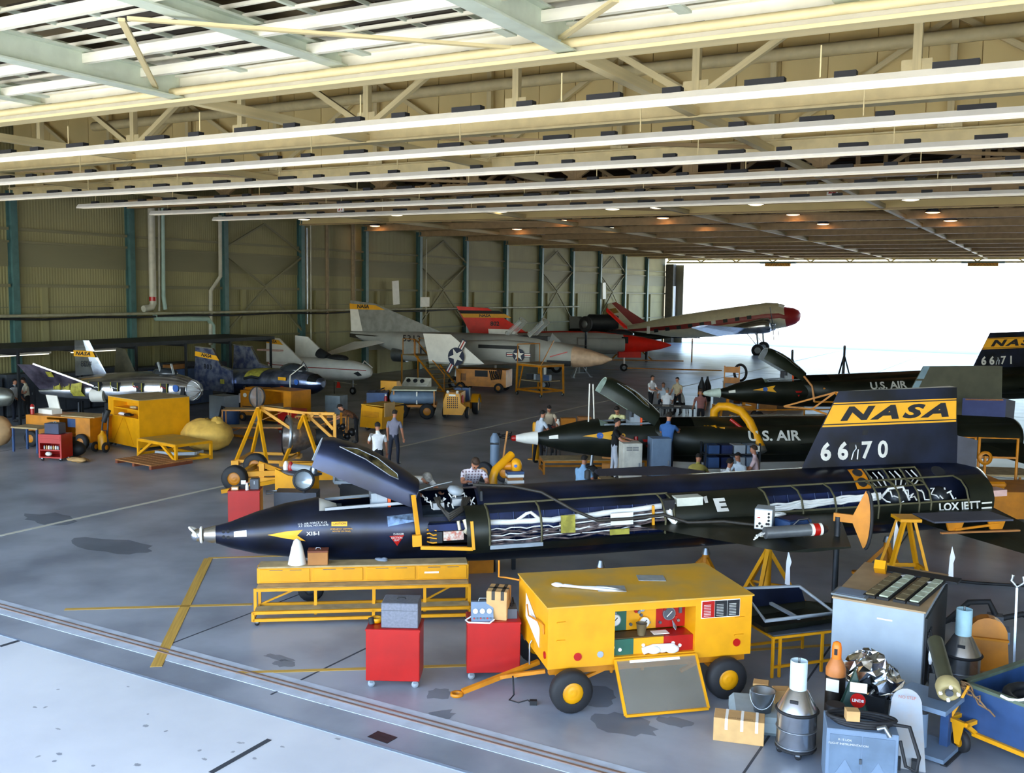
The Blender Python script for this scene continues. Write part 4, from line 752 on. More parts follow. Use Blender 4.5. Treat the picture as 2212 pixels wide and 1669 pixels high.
# ---- slender dark jet with nose boom
h = thing('jet_fighter', 'slender dark jet with needle nose and long boom before the transport', 'aircraft', (*PY(1535, 748, 78).xy, 0), math.radians(206))
S = [(3.2, .03, 1.98, 2.04), (5, .3, 1.7, 2.3), (7, .55, 1.45, 2.55), (9, .7, 1.35, 2.7), (11.6, .6, 1.4, 2.6)]
loftm([sect(*q, n=24) for q in S], lambda i, j: 0).build('fuselage', X15G, h); MB().cyl((3.25, 0, 2.0), (0, 0, 2.0), .035, .02).box(.9, -.3, 1.97, 1.0, .3, 2.03).build('nose_boom', DSTEEL, h)
MB().lathe([(.5, 0), (.62, .3), (.62, 2.4), (.4, 2.6)], o=(7.6, 1.0, 3.2), ax=(1, 0, 0), n=20, cap0=True, cap1=True).build('engine_pod', DRK, h); MB().box(5.0, .3, 2.3, 5.25, .42, 2.9).build('white_strap', WHT, h); MB().cyl((5.2, .2, 1.7), (5.2, .2, 0), .12).build('stand_post', DSTEEL, h)
for a, b in (((4.6, -.5, 0), (6.6, 0, 1.7)), ((8.2, .5, 0), (6.6, 0, 1.7)), ((2.2, .3, .1), (9, .3, .1)), ((1.5, 0, 0), (1.5, 0, 1.95))): MB().bar(a, b, .1, .1).build('support_strut', YELD, h)
fin_plate((9.4, 0, 2.6), (11.5, 0, 2.5), (10.6, 0, 3.6), (11.6, 0, 3.6), .14, 'fin', X15G, h); wheel(h, (10, .9, .35), .35, .2); wheel(h, (10, -.9, .35), .35, .2); MB().bar((10, -.9, .4), (10, .9, .4), .1, .1).bar((10, 0, .4), (10, 0, 1.4), .12, .12).build('axle_stand', DSTEEL, h)
# ---- twin-engine transport
h = thing('propeller_transport', 'white and dark red twin-engine propeller transport at the far door', 'aircraft', (-21.9, 94.0, 4.0)); h.rotation_euler = frame_rot(190, -9.5).to_euler()
CR = mat('transport_red', '9c1c1c', .4, var=.04); CW = mat('transport_cream', 'e4dcc0', .45, var=.04); CG = mat('transport_grey', 'a9a69a', .4, .3)
S = [(0, .1, -.35, -.1), (.15, .42, -.75, .22), (.6, .75, -1.05, .5), (1.4, 1.0, -1.2, .72), (1.9, 1.08, -1.22, 1.15), (3, 1.2, -1.25, 1.35), (8, 1.2, -1.2, 1.4), (11, 1.1, -.95, 1.38), (14, .8, -.45, 1.25), (17, .4, .25, 1.05), (18.8, .1, .6, .9)]
def cm(i, j):
    if i < 3: return 1
    if j in (0, 31, 16, 15): return 1
    return 0
loftm([sect(*q, n=32) for q in S], cm).build('fuselage', [CW, CR, CG], h)
for i in range(9): MB().cb((4.6 + i * 1.12, 1.205 - max(0, i - 5) * .03, .2), (.42, .03, .34)).build('cabin_window', DRK if i != 3 else WHT, h)
MB().cb((1.55, .75, .85), (.5, .5, .3), M=Matrix.Rotation(-.5, 3, 'Y')).build('cockpit_window', WHT, h)
fin = MB().wing(((14.6, 0, 1.15), (18.7, 0, .9)), ((17.4, 0, 3.6), (18.9, 0, 3.5)), .26, .12, up=V(0, 1, 0)).build('fin', CW, h); MB().quad((14.6, .16, 1.2), (16.0, .14, 1.15), (17.8, .1, 3.5), (17.4, .1, 3.6)).build('fin_red_edge', CR, fin); MB().quad((17.2, .13, 2.5), (18.8, .1, 2.45), (18.85, .1, 2.95), (17.5, .12, 3.0)).build('tail_band', mat('dull_gold', 'a8791c', .5), fin); text('tail_number', '817', .35, LETD, fin, (17.9, .17, 2.05), (-1, 0, 0), (0, 0, 1))
for y in (1, -1):
    MB().wing(((4.0, y * 1.0, -1.0), (7.8, y * 1.0, -1.0)), ((6.6, y * 14, .1), (8.0, y * 14, .1)), .6, .15).build('wing', ALUB, h); MB().wing(((15.9, y * .3, .75), (17.9, y * .2, .75)), ((16.8, y * 4, .8), (17.9, y * 4, .8)), .2, .08).build('horizontal_tail', CW, h)
    MB().lathe([(.45, 0), (.68, .12), (.72, .7), (.62, 1.6), (.5, 2.6), (.1, 4.6)], o=(2.6, y * 2.85, -.75), ax=(1, 0, 0), n=22, cap0=True).build('engine_nacelle', ALU, h); pr = MB().sph((2.4, y * 2.85, -.75), (.25, .16, .16)).build('propeller_hub', STEEL, h)
    for k in range(3): a = 2 * PI * k / 3 + .4; MB().cb((2.4, y * 2.85 + .9 * math.sin(a), -.75 + .9 * math.cos(a)), (.05, .2, 1.6), M=Matrix.Rotation(-a, 3, 'X')).build('blade', DRK, pr)
    MB().cyl((3.9, y * 2.85, -1.2), (4.0, y * 2.85, -3.0), .1).bar((4.9, y * 2.85, -1.1), (4.0, y * 2.85, -2.6), .08, .08).build('main_leg', STEEL, h); wheel(h, (4.05, y * 2.85, -2.93), .58, .34)
wheel(h, (17.0, 0, -.92), .22, .12); MB().cyl((16.9, 0, .3), (17, 0, -.9), .06).build('tail_leg', STEEL, h)
# small red-tailed aircraft far out on the ramp
h = thing('parked_aircraft', 'tiny sunlit red-tailed aircraft far out on the bright ramp', 'aircraft', (*PY(1517, 690, 190).xy, 0), math.radians(190))
loftm([sect(*q, n=16) for q in ((0, .2, 1.6, 2.2), (2, 1, 1.2, 3), (10, 1, 1.4, 3), (16, .2, 2.4, 2.9))], lambda i, j: 0).build('fuselage', WHT, h); fin_plate((13, 0, 2.6), (16, 0, 2.6), (15.2, 0, 6.6), (17.4, 0, 6.6), .3, 'fin', ORNG, h); MB().wing(((5, -9, 1.9), (8, -9, 1.9)), ((5, 9, 1.9), (8, 9, 1.9)), .3, .3).build('wing', WHT, h)
for s, y in ((2.5, 0), (7, 1.8), (7, -1.8)): MB().cyl((s, y, 1.6), (s, y, .3), .1).build('gear_leg', STEEL, h); wheel(h, (s, y, .4), .4, .25)
# ================================================================ FOREGROUND EQUIPMENT
def base(A, B):
    a, b = G(*A), G(*B); d = b - a; return a, math.atan2(d.y, d.x), d.length
def hz(g, px, py):
    d = ray(px, py); return CH + math.hypot(g.x, g.y) / math.hypot(d[0], d[1]) * d[2]
def caster(par, c, r=.05, m=BLK):
    o = MB().lathe([(.001, -.02), (r, -.02), (r, .02), (.001, .02)], o=V(c) + V(0, 0, r), ax=(0, 1, 0), n=14).build('caster', m, par); MB().box(c[0] - .025, c[1] - .03, r * 1.2, c[0] + .025, c[1] + .03, r * 2.2).build('fork', STEEL, o)
def lbox(par, name, m, *b, bevel=.0): return MB().box(*b).build(name, m, par, bevel=bevel)
def tool_cabinet(label, A, ang, w=.76, d=.5, h=.86, group=None):
    t = thing('tool_cabinet', label, 'cabinet', A, ang, group); lbox(t, 'body', RED, 0, 0, .11, w, d, h, bevel=.008)
    lbox(t, 'top_rim', RED, -.006, -.006, h - .03, w + .006, d + .006, h - .004)
    for x in (.07, w - .07):
        for y in (.07, d - .07): caster(t, (x, y, 0), .05, GRY)
    return t
def carton(label, loc, rz, w, d, h, m=CARD, tape=True, cat='box', name='cardboard_box'):
    t = thing(name, label, cat, loc, rz); lbox(t, 'carton', m, -w / 2, -d / 2, 0, w / 2, d / 2, h, bevel=.004)
    if tape:
        tm = mat('dark_tape', '3c3830', .6); MB().box(-w / 2 - .002, -.03, h * .6, w / 2 + .002, .03, h + .003).build('tape', tm, t); MB().box(-w * .25, -d / 2 - .002, h * .7, -w * .25 + .05, d / 2 + .002, h + .003).box(w * .2, -d / 2 - .002, h * .7, w * .2 + .05, d / 2 + .002, h + .003).build('tape', tm, t)
    return t
# ---- yellow work bench
a, r, w = base((547, 1352), (1018, 1340))
t = thing('work_bench', 'long yellow stepped work stand beside the front rocket plane nose', 'stand', a, math.radians(36.4))
L = 3.62
for z, y0, y1, nm in ((.24, 0, .3, 'lower_step'), (.555, .27, .56, 'middle_step'), (.85, .5, .88, 'top_board')): lbox(t, nm, WOOD, .02, y0 + .01, z - .02, L - .02, y1, z + .006)
for z, y in ((.1, 0), (.225, 0), (.53, .27), (.1, .84), (.53, .84)): MB().bar((0, y, z), (L, y, z), .05, .05).build('rail', YEL, t)
for x in (0, 1.0, 1.98, 2.85, L):
    MB().bar((x, .29, .08), (x, .29, .55), .05, .05).build('post', YEL, t)
    if x in (0, 1.98, L): MB().bar((x, 0, .08), (x, 0, .24), .05, .05).build('post', YEL, t); MB().bar((x, 0, .1), (x, .86, .1), .04, .04).build('cross_rail', YEL, t); MB().bar((x, .84, .08), (x, .84, .8), .05, .05).build('post', YEL, t)
for x0, x1 in ((0, .95), (2.85, L)): MB().bar((x0 + .05, .84, .12), (x1, .84, .5), .03, .03).build('brace', YEL, t)
bx = lbox(t, 'drawer_box', YEL, 0, .52, .57, L, .88, .83)
for k in range(4):
    x = .03 + k * .9; dd = lbox(bx, 'drawer_front', YEL, x + .02, .505, .59, x + .86, .53, .815, bevel=.006); lbox(dd, 'grip_slot', DGRY, x + .18, .503, .79, x + .4, .508, .8); lbox(dd, 'grip_slot', DGRY, x + .52, .503, .79, x + .72, .508, .8)
lbox(bx, 'label_strip', PAPER, 2.85, .5, .69, 3.1, .506, .72)
for x in (.06, L - .06):
    for y in (.03, .82): caster(t, (x, y, -.0), .04)
bt = lambda u, v: a + Matrix.Rotation(math.radians(36.4), 3, 'Z') @ V(u, v, .857)
tag(MB().lathe([(.16, 0), (.15, .04), (.095, .3), (.06, .4), (.03, .43), (.001, .435)], n=24, cap0=True).build('cone_cover', WHT), 'smooth white plastic cone standing on the yellow work stand', 'cone').location = bt(.66, .69)
t2 = thing('wooden_box', 'small brown wooden box with carry handle next to the white cone', 'box', bt(1.02, .68), math.radians(36)); lbox(t2, 'body', CARDD, -.17, -.12, 0, .17, .12, .22, bevel=.004); lbox(t2, 'lid', mat('dark_wood', '7a3c20', .6), -.175, -.125, .22, .175, .125, .25, bevel=.004); MB().tube([(-.04, 0, .25), (-.03, 0, .28), (.03, 0, .28), (.04, 0, .25)], .008, 6).build('handle', STEEL, t2)
tag(MB().sph((0, 0, .015), (.14, .06, .03), 10).sph((.06, .02, .03), (.06, .05, .03), 8).build('shop_rag', mat('grey_rag', '7c8898', .9)), 'crumpled grey shop rag on the yellow work stand', 'rag').location = bt(2.1, .78)
# ---- red cabinets and the things on them
a, r, w = base((790, 1486), (908, 1488)); c1 = tool_cabinet('red rolling tool cabinet with grey chest on its top', a, math.radians(28))
ct = lambda c, u, v, z=.86: c.location + Matrix.Rotation(c.rotation_euler.z, 3, 'Z') @ V(u, v, z)
t = thing('tool_chest', 'grey metal tool chest on the red cabinet', 'tool box', ct(c1, .47, .25, .862), math.radians(28)); lbox(t, 'body', mat('hammered_grey', '767a86', .45, .4, var=.1, scale=30), -.26, -.2, 0, .26, .2, .36, bevel=.01); MB().tube([(-.06, 0, .36), (-.05, 0, .385), (.05, 0, .385), (.06, 0, .36)], .009, 6).build('handle', BLK, t); lbox(t, 'lid_seam', DGRY, -.262, -.202, .25, .262, .202, .256)
t = thing('tape_roll', 'yellow tape reel lying on the red cabinet edge', 'tape', ct(c1, .1, .3, .9)); MB().lathe([(.05, -.03), (.09, -.03), (.09, .03), (.05, .03), (.05, -.03)], n=18).build('roll', YEL, t); MB().cyl((.0, -.1, -.035), (-.02, -.1, .05), .04).build('core_stub', BLK, t)
a, r, w = base((1008, 1470), (1128, 1468)); c2 = tool_cabinet('red rolling tool cabinet carrying a test meter and a taped carton', a, math.radians(34), w=.77)
t = thing('test_meter', 'blue-grey sloping test meter with three dials on red cabinet', 'meter', ct(c2, .22, .14, .862), math.radians(34)); MB().prism([(-.11, 0), (.13, 0), (.13, .24), (.0, .26)], (-.16, 0, 0), (0, 1, 0), (0, 0, 1), .32).build('case', BLUG, t)
for k in range(3): MB().cyl((-.1 + k * .1, -.062, .14), (-.1 + k * .1, -.07, .143), .036, n=16).build('dial', WHT, t)
for k in range(6): MB().cyl((-.12 + k * .048, -.1, .05), (-.12 + k * .048, -.12, .052), .012, n=8).build('knob', DGRY if k % 2 else RED, t)
MB().tube([(-.05, .05, .25), (-.04, .05, .3), (.06, .05, .3), (.07, .05, .25)], .008, 6).build('handle', STEEL, t); MB().tube([(-.16, .0, .04), (-.24, -.06, .01), (-.2, -.16, .01), (.1, -.2, .01), (.17, -.1, .03)], .012, 6).build('lead', WHTB, t)
carton('tall cardboard carton sealed with dark tape strips on red cabinet', ct(c2, .47, .28, .862), math.radians(20), .3, .38, .42)
t = thing('power_supply', 'small dark power supply box at the cabinet edge', 'box', ct(c2, .66, .3, .862), math.radians(34)); lbox(t, 'body', DGRY, -.07, -.15, 0, .07, .15, .14); MB().cyl((0, 0, .14), (0, 0, .18), .02).build('plug', BLK, t); MB().tube([(0, 0, .17), (.02, .05, .25), (.05, .15, .1)], .01, 6).build('lead', BLK, t)
a3 = G(493, 1148); c3 = tool_cabinet('red tool cabinet with bottles behind the rocket plane nose', a3, math.radians(36), w=.72, d=.55, h=.95)
t = thing('grey_case', 'small dark grey case on the red cabinet behind the nose', 'box', ct(c3, .58, .25, .95), .6); lbox(t, 'body', DGRY, -.1, -.1, 0, .1, .1, .24, bevel=.006); lbox(t, 'latch', STEEL, -.01, -.105, .12, .01, -.1, .2)
t = thing('squeeze_bottle', 'small white squeeze bottle on the red cabinet', 'bottle', ct(c3, .42, .12, .95)); MB().lathe([(.04, 0), (.04, .1), (.02, .13), (.015, .17)], n=14, cap0=True, cap1=True).build('bottle_body', WHT, t); MB().cyl((0, 0, .17), (0, 0, .19), .016).build('cap', RED, t)
t = thing('parts_box', 'black box with white card on the red cabinet', 'box', ct(c3, .32, .3, .95), .6); lbox(t, 'body', BLK, -.1, -.09, 0, .1, .09, .1); lbox(t, 'card', PAPER, -.06, -.03, .1, .05, -.02, .19)
t = thing('carton_tray', 'low tan carton tray on red cabinet corner', 'box', ct(c3, .14, .18, .95), .6); lbox(t, 'carton', CARD, -.08, -.06, 0, .08, .06, .07); lbox(t, 'label_card', PAPER, -.06, -.062, .01, .06, -.06, .05)
# ---- big yellow test cart
t = thing('test_cart', 'big yellow four-wheel test cart with gauge panel and folded-down screen', 'cart', (-5.79, 11.36, 0), math.radians(43)); TC = t
L, D, z0, z1 = 2.97, 1.6, .56, 1.42
m = MB(); x0, x1, zo = .94, 2.12, .62                                            # body with an opening in its front
m.box(0, 0, z0, x0, D, z1 - .02).box(x1, 0, z0, L, D, z1 - .02).box(x0, .75, z0, x1, D, z1 - .02).box(x0, 0, z1 - .12, x1, .75, z1 - .02).box(x0, 0, z0, x1, .75, z0 + .1)
body = m.build('body', YEL, t); top = lbox(t, 'roof_panel', YELT, -.02, -.02, z1 - .02, L + .02, D + .02, z1)
for x, mm, nm in ((x0, mat('panel_green', '1f5a48', .5), 'green_panel'), (x0 + .30, YEL, 'yellow_panel'), (x0 + .74, RED, 'red_panel')):
    xe = {'green_panel': x0 + .30, 'yellow_panel': x0 + .74, 'red_panel': x1}[nm]
    p = MB().box(x, .36, .9, xe, .4, z1 - .12).box(x, .1, .84, xe, .36, .88).box(x, .06, z0 + .1, xe, .1, .88).build(nm, mm, t)
    n = {'green_panel': 2, 'yellow_panel': 9, 'red_panel': 8}[nm]; rd = random.Random(len(nm))
    for k in range(n): MB().cyl((x + .06 + (xe - x - .12) * ((k * .37) % 1), .36, .98 + .28 * ((k * .61) % 1)), (x + .06 + (xe - x - .12) * ((k * .37) % 1), .33, .98 + .28 * ((k * .61) % 1)), .022, n=10).build('knob', (DGRY, STEEL, RED, WHT)[k % 4], p)
    for k in range(2): MB().cyl((xe - .2 - .1 * k, .06, .74 + .04 * k), (xe - .2 - .1 * k, .045, .74 + .04 * k), .025, n=10).build('white_knob', WHT, p)
for x, z, rr, fc, rim in ((x0 + .12, 1.06, .09, WHT, STEEL), (x0 + .56, 1.0, .085, WHT, YEL), (x0 + .93, 1.1, .095, DGRY, STEEL), (x0 + .52, 1.2, .045, GRY, STEEL)):
    g = MB().cyl((x, .36, z), (x, .33, z), rr, n=20).build('gauge', rim, t); MB().cyl((x, .335, z), (x, .325, z), rr * .86, n=20).build('gauge_face', fc, g); MB().bar((x - rr * .4, .322, z - rr * .4), (x + rr * .4, .322, z + rr * .4), .006, .01).build('needle', BLK if fc is WHT else WHT, g)
lbox(t, 'glass_tube', DGRY, x0 + 1.08, .33, 1.1, x0 + 1.12, .36, 1.3); lbox(t, 'work_shelf', mat('dark_shelf', '5c4426', .6), x0, .08, .882, x0 + .75, .34, .89); lbox(t, 'clipboard', PAPER, x0 + .62, .12, .892, x0 + .85, .26, .9)
for k in range(3): MB().tube([(x0 + .98, .33, 1.0), (x0 + .98 + .02 * k, .28, .92), (x0 + 1.0, .25, .89)], .008, 5).build('gauge_line', STEEL, t)
tag(MB().lathe([(.055, 0), (.075, .16), (.08, .165)], n=18, cap0=True).build('paper_cup', mat('cup_tan', '6a5a3c', .6)), 'dark paper cup standing on the cart control shelf', 'cup').location = t.location + Matrix.Rotation(math.radians(43), 3, 'Z') @ V(x0 + .45, .16, .891)
for x in (.42, L - .22): MB().cyl((x, -.002, .74 - (0 if x > 1 else .03)), (x, -.015, .74 - (0 if x > 1 else .03)), .055, n=18).build('reflector', mat('reflector_red', 'b8201c', .2), t)
MB().cyl((.74, -.002, .72), (.74, -.012, .72), .045, n=16).build('round_plate', GRY, t)
for k, mm in enumerate((RED, BLK, BLK)): q = lbox(t, 'instruction_plate', mm, x1 + .09 + k * .19, -.012, 1.13, x1 + .09 + (k + 1) * .19 - .006, -.002, 1.36); [lbox(q, 'text_line', LETW, x1 + .115 + k * .19, -.0145, 1.15 + j * .022, x1 + .22 + k * .19, -.0125, 1.156 + j * .022) for j in range(8)]
lbox(t, 'plate_border', PAPER, x1 + .08, -.008, 1.12, x1 + .66, -.001, 1.37)
for zz in (.95, 1.2): MB().bar((.12, -.015, zz), (.24, -.015, zz), .02, .02).build('latch', YEL, t); MB().bar((L - .26, -.015, zz - .1), (L - .12, -.015, zz - .1), .02, .02).build('latch', YEL, t)
# left end: white diamond mark and crank rods
MB().prism([(1.15, .92), (1.15, 1.26), (.4, 1.0), (.4, .72)], (-.006, 0, 0), (0, 1, 0), (0, 0, 1), -.006).build('white_mark', WHT, t); MB().tube([(-.02, .15, 1.0), (-.02, .15, 1.12), (-.05, .35, 1.12), (-.06, .8, 1.05), (-.06, .9, 1.18)], .012, 6).build('crank_rod', YELD, t); MB().tube([(-.02, 1.5, 1.35), (-.2, 1.6, 1.37), (-.3, 1.66, 1.37), (-.3, 1.66, 1.62)], .015, 6).build('latch_rod', YELD, t); MB().tube([(-.02, .75, .7), (-.05, .75, .65), (-.05, .75, .35)], .012, 6).build('latch_rod', STEEL, t)
for y in (.12, 1.48): MB().cyl((-.002, y, .72), (-.015, y, .72), .05, n=14).build('reflector', mat('reflector_red', 'b8201c', .2), t)
# screen door folded down in front
scr = MB().bar((x0, -.04, .63), (x1, -.04, .63), .035, .035).bar((x0, -.5, .05), (x1, -.5, .05), .035, .035).bar((x0, -.5, .05), (x0, -.04, .63), .035, .035).bar((x1, -.5, .05), (x1, -.04, .63), .035, .035).build('screen_frame', YEL, t)
MB().add([(x0, -.04, .63), (x1, -.04, .63), (x1, -.5, .05), (x0, -.5, .05), (x0, -.048, .636), (x1, -.048, .636), (x1, -.508, .056), (x0, -.508, .056)], [(0, 1, 2, 3), (7, 6, 5, 4), (0, 4, 5, 1), (1, 5, 6, 2), (2, 6, 7, 3), (3, 7, 4, 0)]).build('screen_pane', mat('smoky_plastic', '8a8578', .2, var=.05, alpha=.42), scr); MB().quad((x0 + .2, -.085, .595), (x1 - .25, -.085, .595), (x1 - .25, -.062, .625), (x0 + .2, -.062, .625)).build('label_strip', PAPER, scr)
# chassis, springs, wheels, tow bar
for y in (.12, D - .12): MB().bar((.05, y, z0 - .06), (L - .05, y, z0 - .06), .08, .1).build('chassis_rail', YELD, t)
for x in (.3, L - .42):
    MB().bar((x, -.12, .3), (x, D + .12, .3), .08, .08).build('axle', YELD, t)
    for y in (.14, D - .14): MB().tube([V(x + .05 * math.cos(q), y + .05 * math.sin(q), .34 + q * .006) for q in np.linspace(0, 8 * PI, 40)], .012, 5).build('spring', DSTEEL, t)
    for y in (-.12, D + .12): wheel(t, (x, y, .29), .29, .19, hub=YEL)
for xx in ((.5, 1.0), (L - 1.0, L - .6)): MB().bar((xx[0], .12, .34), (xx[1], .12, .52), .05, .04).build('stay', YELD, t)
for x in (.95, 1.4, 2.1): MB().cyl((x, .12, .5), (x, .12, .4), .05, .02).build('drain_cone', YELD, t)
MB().bar((.1, .8, .36), (-1.05, .55, .12), .07, .06).bar((.1, .45, .36), (-.5, .66, .24), .05, .05).build('tow_bar', YELD, t); MB().lathe([(.05, -.02), (.09, -.02), (.09, .02), (.05, .02), (.05, -.02)], o=(-1.13, .53, .1), n=16).build('tow_eye', YELD, t)
tr_ = lambda u, v, z: t.location + Matrix.Rotation(math.radians(43), 3, 'Z') @ V(u, v, z)
t3 = MB(); [t3.sph((dx, dy, .03), (.11, .08, .06), 10) for dx, dy in ((0, 0), (.14, .03), (.26, -.02))]; o = t3.tube([(-.15, 0, .02), (0, .02, .05), (.3, 0, .05)], .05, 8).build('white_cloth', WHTB); o.location = tr_(x0 + .58, .02, .69); o.rotation_euler.z = math.radians(43); tag(o, 'crumpled white cloth on the sill of the cart opening', 'cloth')
o = MB().tube([(-.2, 0, 0), (-.1, .04, .01), (.1, .02, .0), (.5, .06, 0), (.75, -.02, 0), (.5, -.05, 0), (.1, -.02, .01), (-.15, -.03, .02)], .018, 6, closed=True).sph((-.2, 0, .02), (.09, .06, .03), 8).build('strap', WHTB); o.location = tr_(.55, .75, z1 + .02); o.rotation_euler.z = math.radians(20); tag(o, 'white looped strap lying on the cart roof', 'strap')
for u, v in ((1.1, .62), (1.85, 1.0)): o = tag(MB().cb((0, 0, .003), (.4, .28, .006)).build('metal_plate', mat('plate_grey', 'a3abb0', .4, .3, var=.1, scale=8)), ('thin grey plate on the cart roof beside the white strap' if u < 1.5 else 'thin grey plate near the middle of the cart roof'), 'plate'); o.location = tr_(u, v, z1); o.rotation_euler.z = math.radians(30)
o = MB().tube([G(1108, 1460, .3), G(1110, 1500), G(1100, 1512), G(1120, 1518), G(1140, 1512), G(1150, 1520)], .012, 6).build('electric_cord', BLK); tag(o, 'black electric cord with plug on the floor under the tow bar', 'cord'); MB().cb(G(1152, 1521) + V(0, 0, .03), (.1, .07, .06), .5).build('plug', BLK, o)
# ---- low yellow stand with dark tray behind the cart
a, r, w = base((1614, 1500), (1750, 1450)); t = thing('low_stand', 'low yellow tube stand holding a dark canopy shell behind cart', 'stand', V(-3.46, 14.02, 0), math.radians(48)); L2, D2_, H2 = 1.15, .9, .62
for x in (0, .12, L2 - .3, L2): MB().bar((x, 0, .02), (x, 0, H2), .035, .035).build('post', YEL, t)
for x in (0, L2): MB().bar((x, D2_, .02), (x, D2_, H2), .035, .035).build('post', YEL, t); MB().bar((x, 0, H2), (x, D2_, H2), .035, .035).build('cross_rail', YEL, t)
for y in (0, D2_):
    for z in (.18, H2): MB().bar((0, y, z), (L2, y, z), .035, .035).build('rail', YEL, t)
lbox(t, 'deck', DGRY, 0, 0, H2 + .02, L2, D2_, H2 + .04)
o = MB().loft([[V(x, y, z) for x, y, z in ((-.55, -.35, 0), (.6, -.35, .05), (.75, .0, .12), (.6, .35, .05), (-.55, .35, 0))], [V(x, y, z) for x, y, z in ((-.65, -.42, .12), (.65, -.42, .14), (.95, 0, .2), (.65, .42, .14), (-.65, .42, .12))]], True, False, True, False); o = o.build('canopy_shell', X15G); o.location = t.location + Matrix.Rotation(math.radians(48), 3, 'Z') @ V(.5, .45, .665); o.rotation_euler.z = math.radians(48); tag(o, 'upturned dark canopy shell on the low yellow stand', 'canopy')
MB().tube([(-.6, -.38, .2), (-.55, .38, .45), (.5, .38, .4), (.6, -.38, .2)], .03, 6, closed=True).box(-.05, -.38, .16, .0, .38, .2).build('shell_frame', GRY, o); MB().prism([(-.6, .14), (.6, .16), (.5, .42), (-.55, .46)], (0, .38, 0), (1, 0, 0), (0, 0, 1), .02).build('shell_back', X15B, o)
# ---- tall grey cabinet with wooden top
t = thing('grey_cabinet', 'big plain grey cabinet with brown board top and foam-lined strips', 'cabinet', (-2.64, 13.98, 0), math.radians(-2)); H3 = 1.37
lbox(t, 'body', mat('cabinet_grey', '93a0ac', .45, var=.05), 0, 0, .06, 1.2, 2.1, H3, bevel=.006); lbox(t, 'plinth', DGRY, .05, .05, 0, 1.15, 2.05, .06); lbox(t, 'board_top', mat('hardboard', 'a48a68', .7, var=.08), -.01, -.02, H3, 1.22, 2.12, H3 + .025); lbox(t, 'side_rail', DRK, 1.2, .1, .3, 1.23, 2.0, H3 - .1); lbox(t, 'scratch_label', mat('pale_scratch', 'e4d2b4', .6), .6, -.004, 1.18, .8, -.001, 1.2)
gt = lambda u, v, z=0: t.location + Matrix.Rotation(math.radians(-2), 3, 'Z') @ V(u, v, H3 + .027 + z)
FOAM = mat('foam_block', 'b8c0a8', .8, var=.12, scale=14); FOAMD = mat('foam_block_brown', '7a6a48', .8, var=.15, scale=14)
gc = t
for k, (u, mm) in enumerate(((.36, FOAMD), (.54, FOAM), (.76, FOAMD), (.94, FOAM))):
    s = thing('instrument_strip', ('brown-filled' if mm is FOAMD else 'pale-filled') + ' black tray strip ' + ('beside the scrap of tape' if k < 2 else 'along the board edge') + ' on grey cabinet', 'tray', gt(u, .2), math.radians(-8)); lbox(s, 'tray', BLK, 0, 0, 0, .165, 1.4, .035)
    for q in range(5): lbox(s, 'cell', mm, .025, .05 + q * .265, .03, .14, .05 + q * .265 + .235, .055)
o = tag(MB().cb((0, 0, .012), (.48, .4, .024)).build('steel_tray', mat('tray_grey', '76828a', .4, .4)), 'flat grey steel tray on the grey cabinet corner', 'tray'); o.location = gt(.2, .25); o.rotation_euler.z = -.06; MB().box(-.2, -.16, .025, .2, .16, .028).build('tray_floor', BLUG, o)
o = MB().cb((0, 0, .1), (.16, .14, .2), M=Matrix.Rotation(.9, 3, 'X')).build('yellow_card', YEL); tag(o, 'folded yellow card standing on the grey cabinet', 'card'); o.location = gt(.33, 1.55)
o = MB().cb((0, 0, .015), (1.2, .28, .03)).build('black_foam_strip', BLK); tag(o, 'black foam strip along the back of the grey cabinet top', 'strip'); o.location = gt(.82, 1.78, .0); o.rotation_euler.z = -.12
for u, v in ((.72, 1.5), (1.1, 1.35)): o = MB().sph((0, 0, .02), (.12, .05, .025), 8).tube([(-.1, 0, .02), (.0, .06, .03), (.12, .02, .02)], .02, 5).build('white_rag', WHTB); tag(o, 'white rag between the tray strips' if u < 1 else 'white rag over the cabinet edge', 'rag'); o.location = gt(u, v)
for u in (.78, .9): pass
o = MB()
for k in range(9): o.tube(wob((1.24, .12 + .04 * k, 1.0 + .03 * (k % 3)), (1.3, .15 + .05 * k, .35 + .06 * (k % 4)), 6, .03, 500 + k), .014, 5)
o = o.build('cable_harness', BLK, gc); 
for k in range(4): MB().sph((1.29, .12 + .12 * k, .75 - .1 * (k % 2)), (.03, .05, .12), 8).build('white_tag', WHTB, gc)
# ---- A-frame ladder, cradle arm, wing jack, silver pod, scope on the wing
t = thing('step_ladder', 'yellow wooden A-frame trestle behind the grey cabinet', 'ladder', (-2.3, 19.0, 0), math.radians(30)); H = 1.5
for s in (-1, 1):
    for y in (0, .3): MB().bar((s * .5, y + (.18 if y else -.12), 0), (s * .1, y, H), .09, .05).build('leg', YEL, t)
    MB().bar((s * .34, .0, .6), (s * .34, .36, .6), .05, .05).build('rung', YEL, t)
lbox(t, 'cap', YEL, -.2, -.08, H, .2, .38, H + .06, bevel=.006)
for y in (-.1, .4): MB().bar((-.33, y, .58), (.33, y, .58), .03, .07).build('spreader', YEL, t)
t = thing('cradle_arm', 'yellow crescent wing cradle with dark padding on a post', 'cradle', PY(1868, 1290, 17.2).xy.to_3d(), 0)
cz = hz(t.location, 1840, 1120); arc = [V(.0 + .12 * math.cos(q) - .0, 0, cz + .52 * math.sin(q)) for q in np.linspace(-1.4, 1.4, 9)]
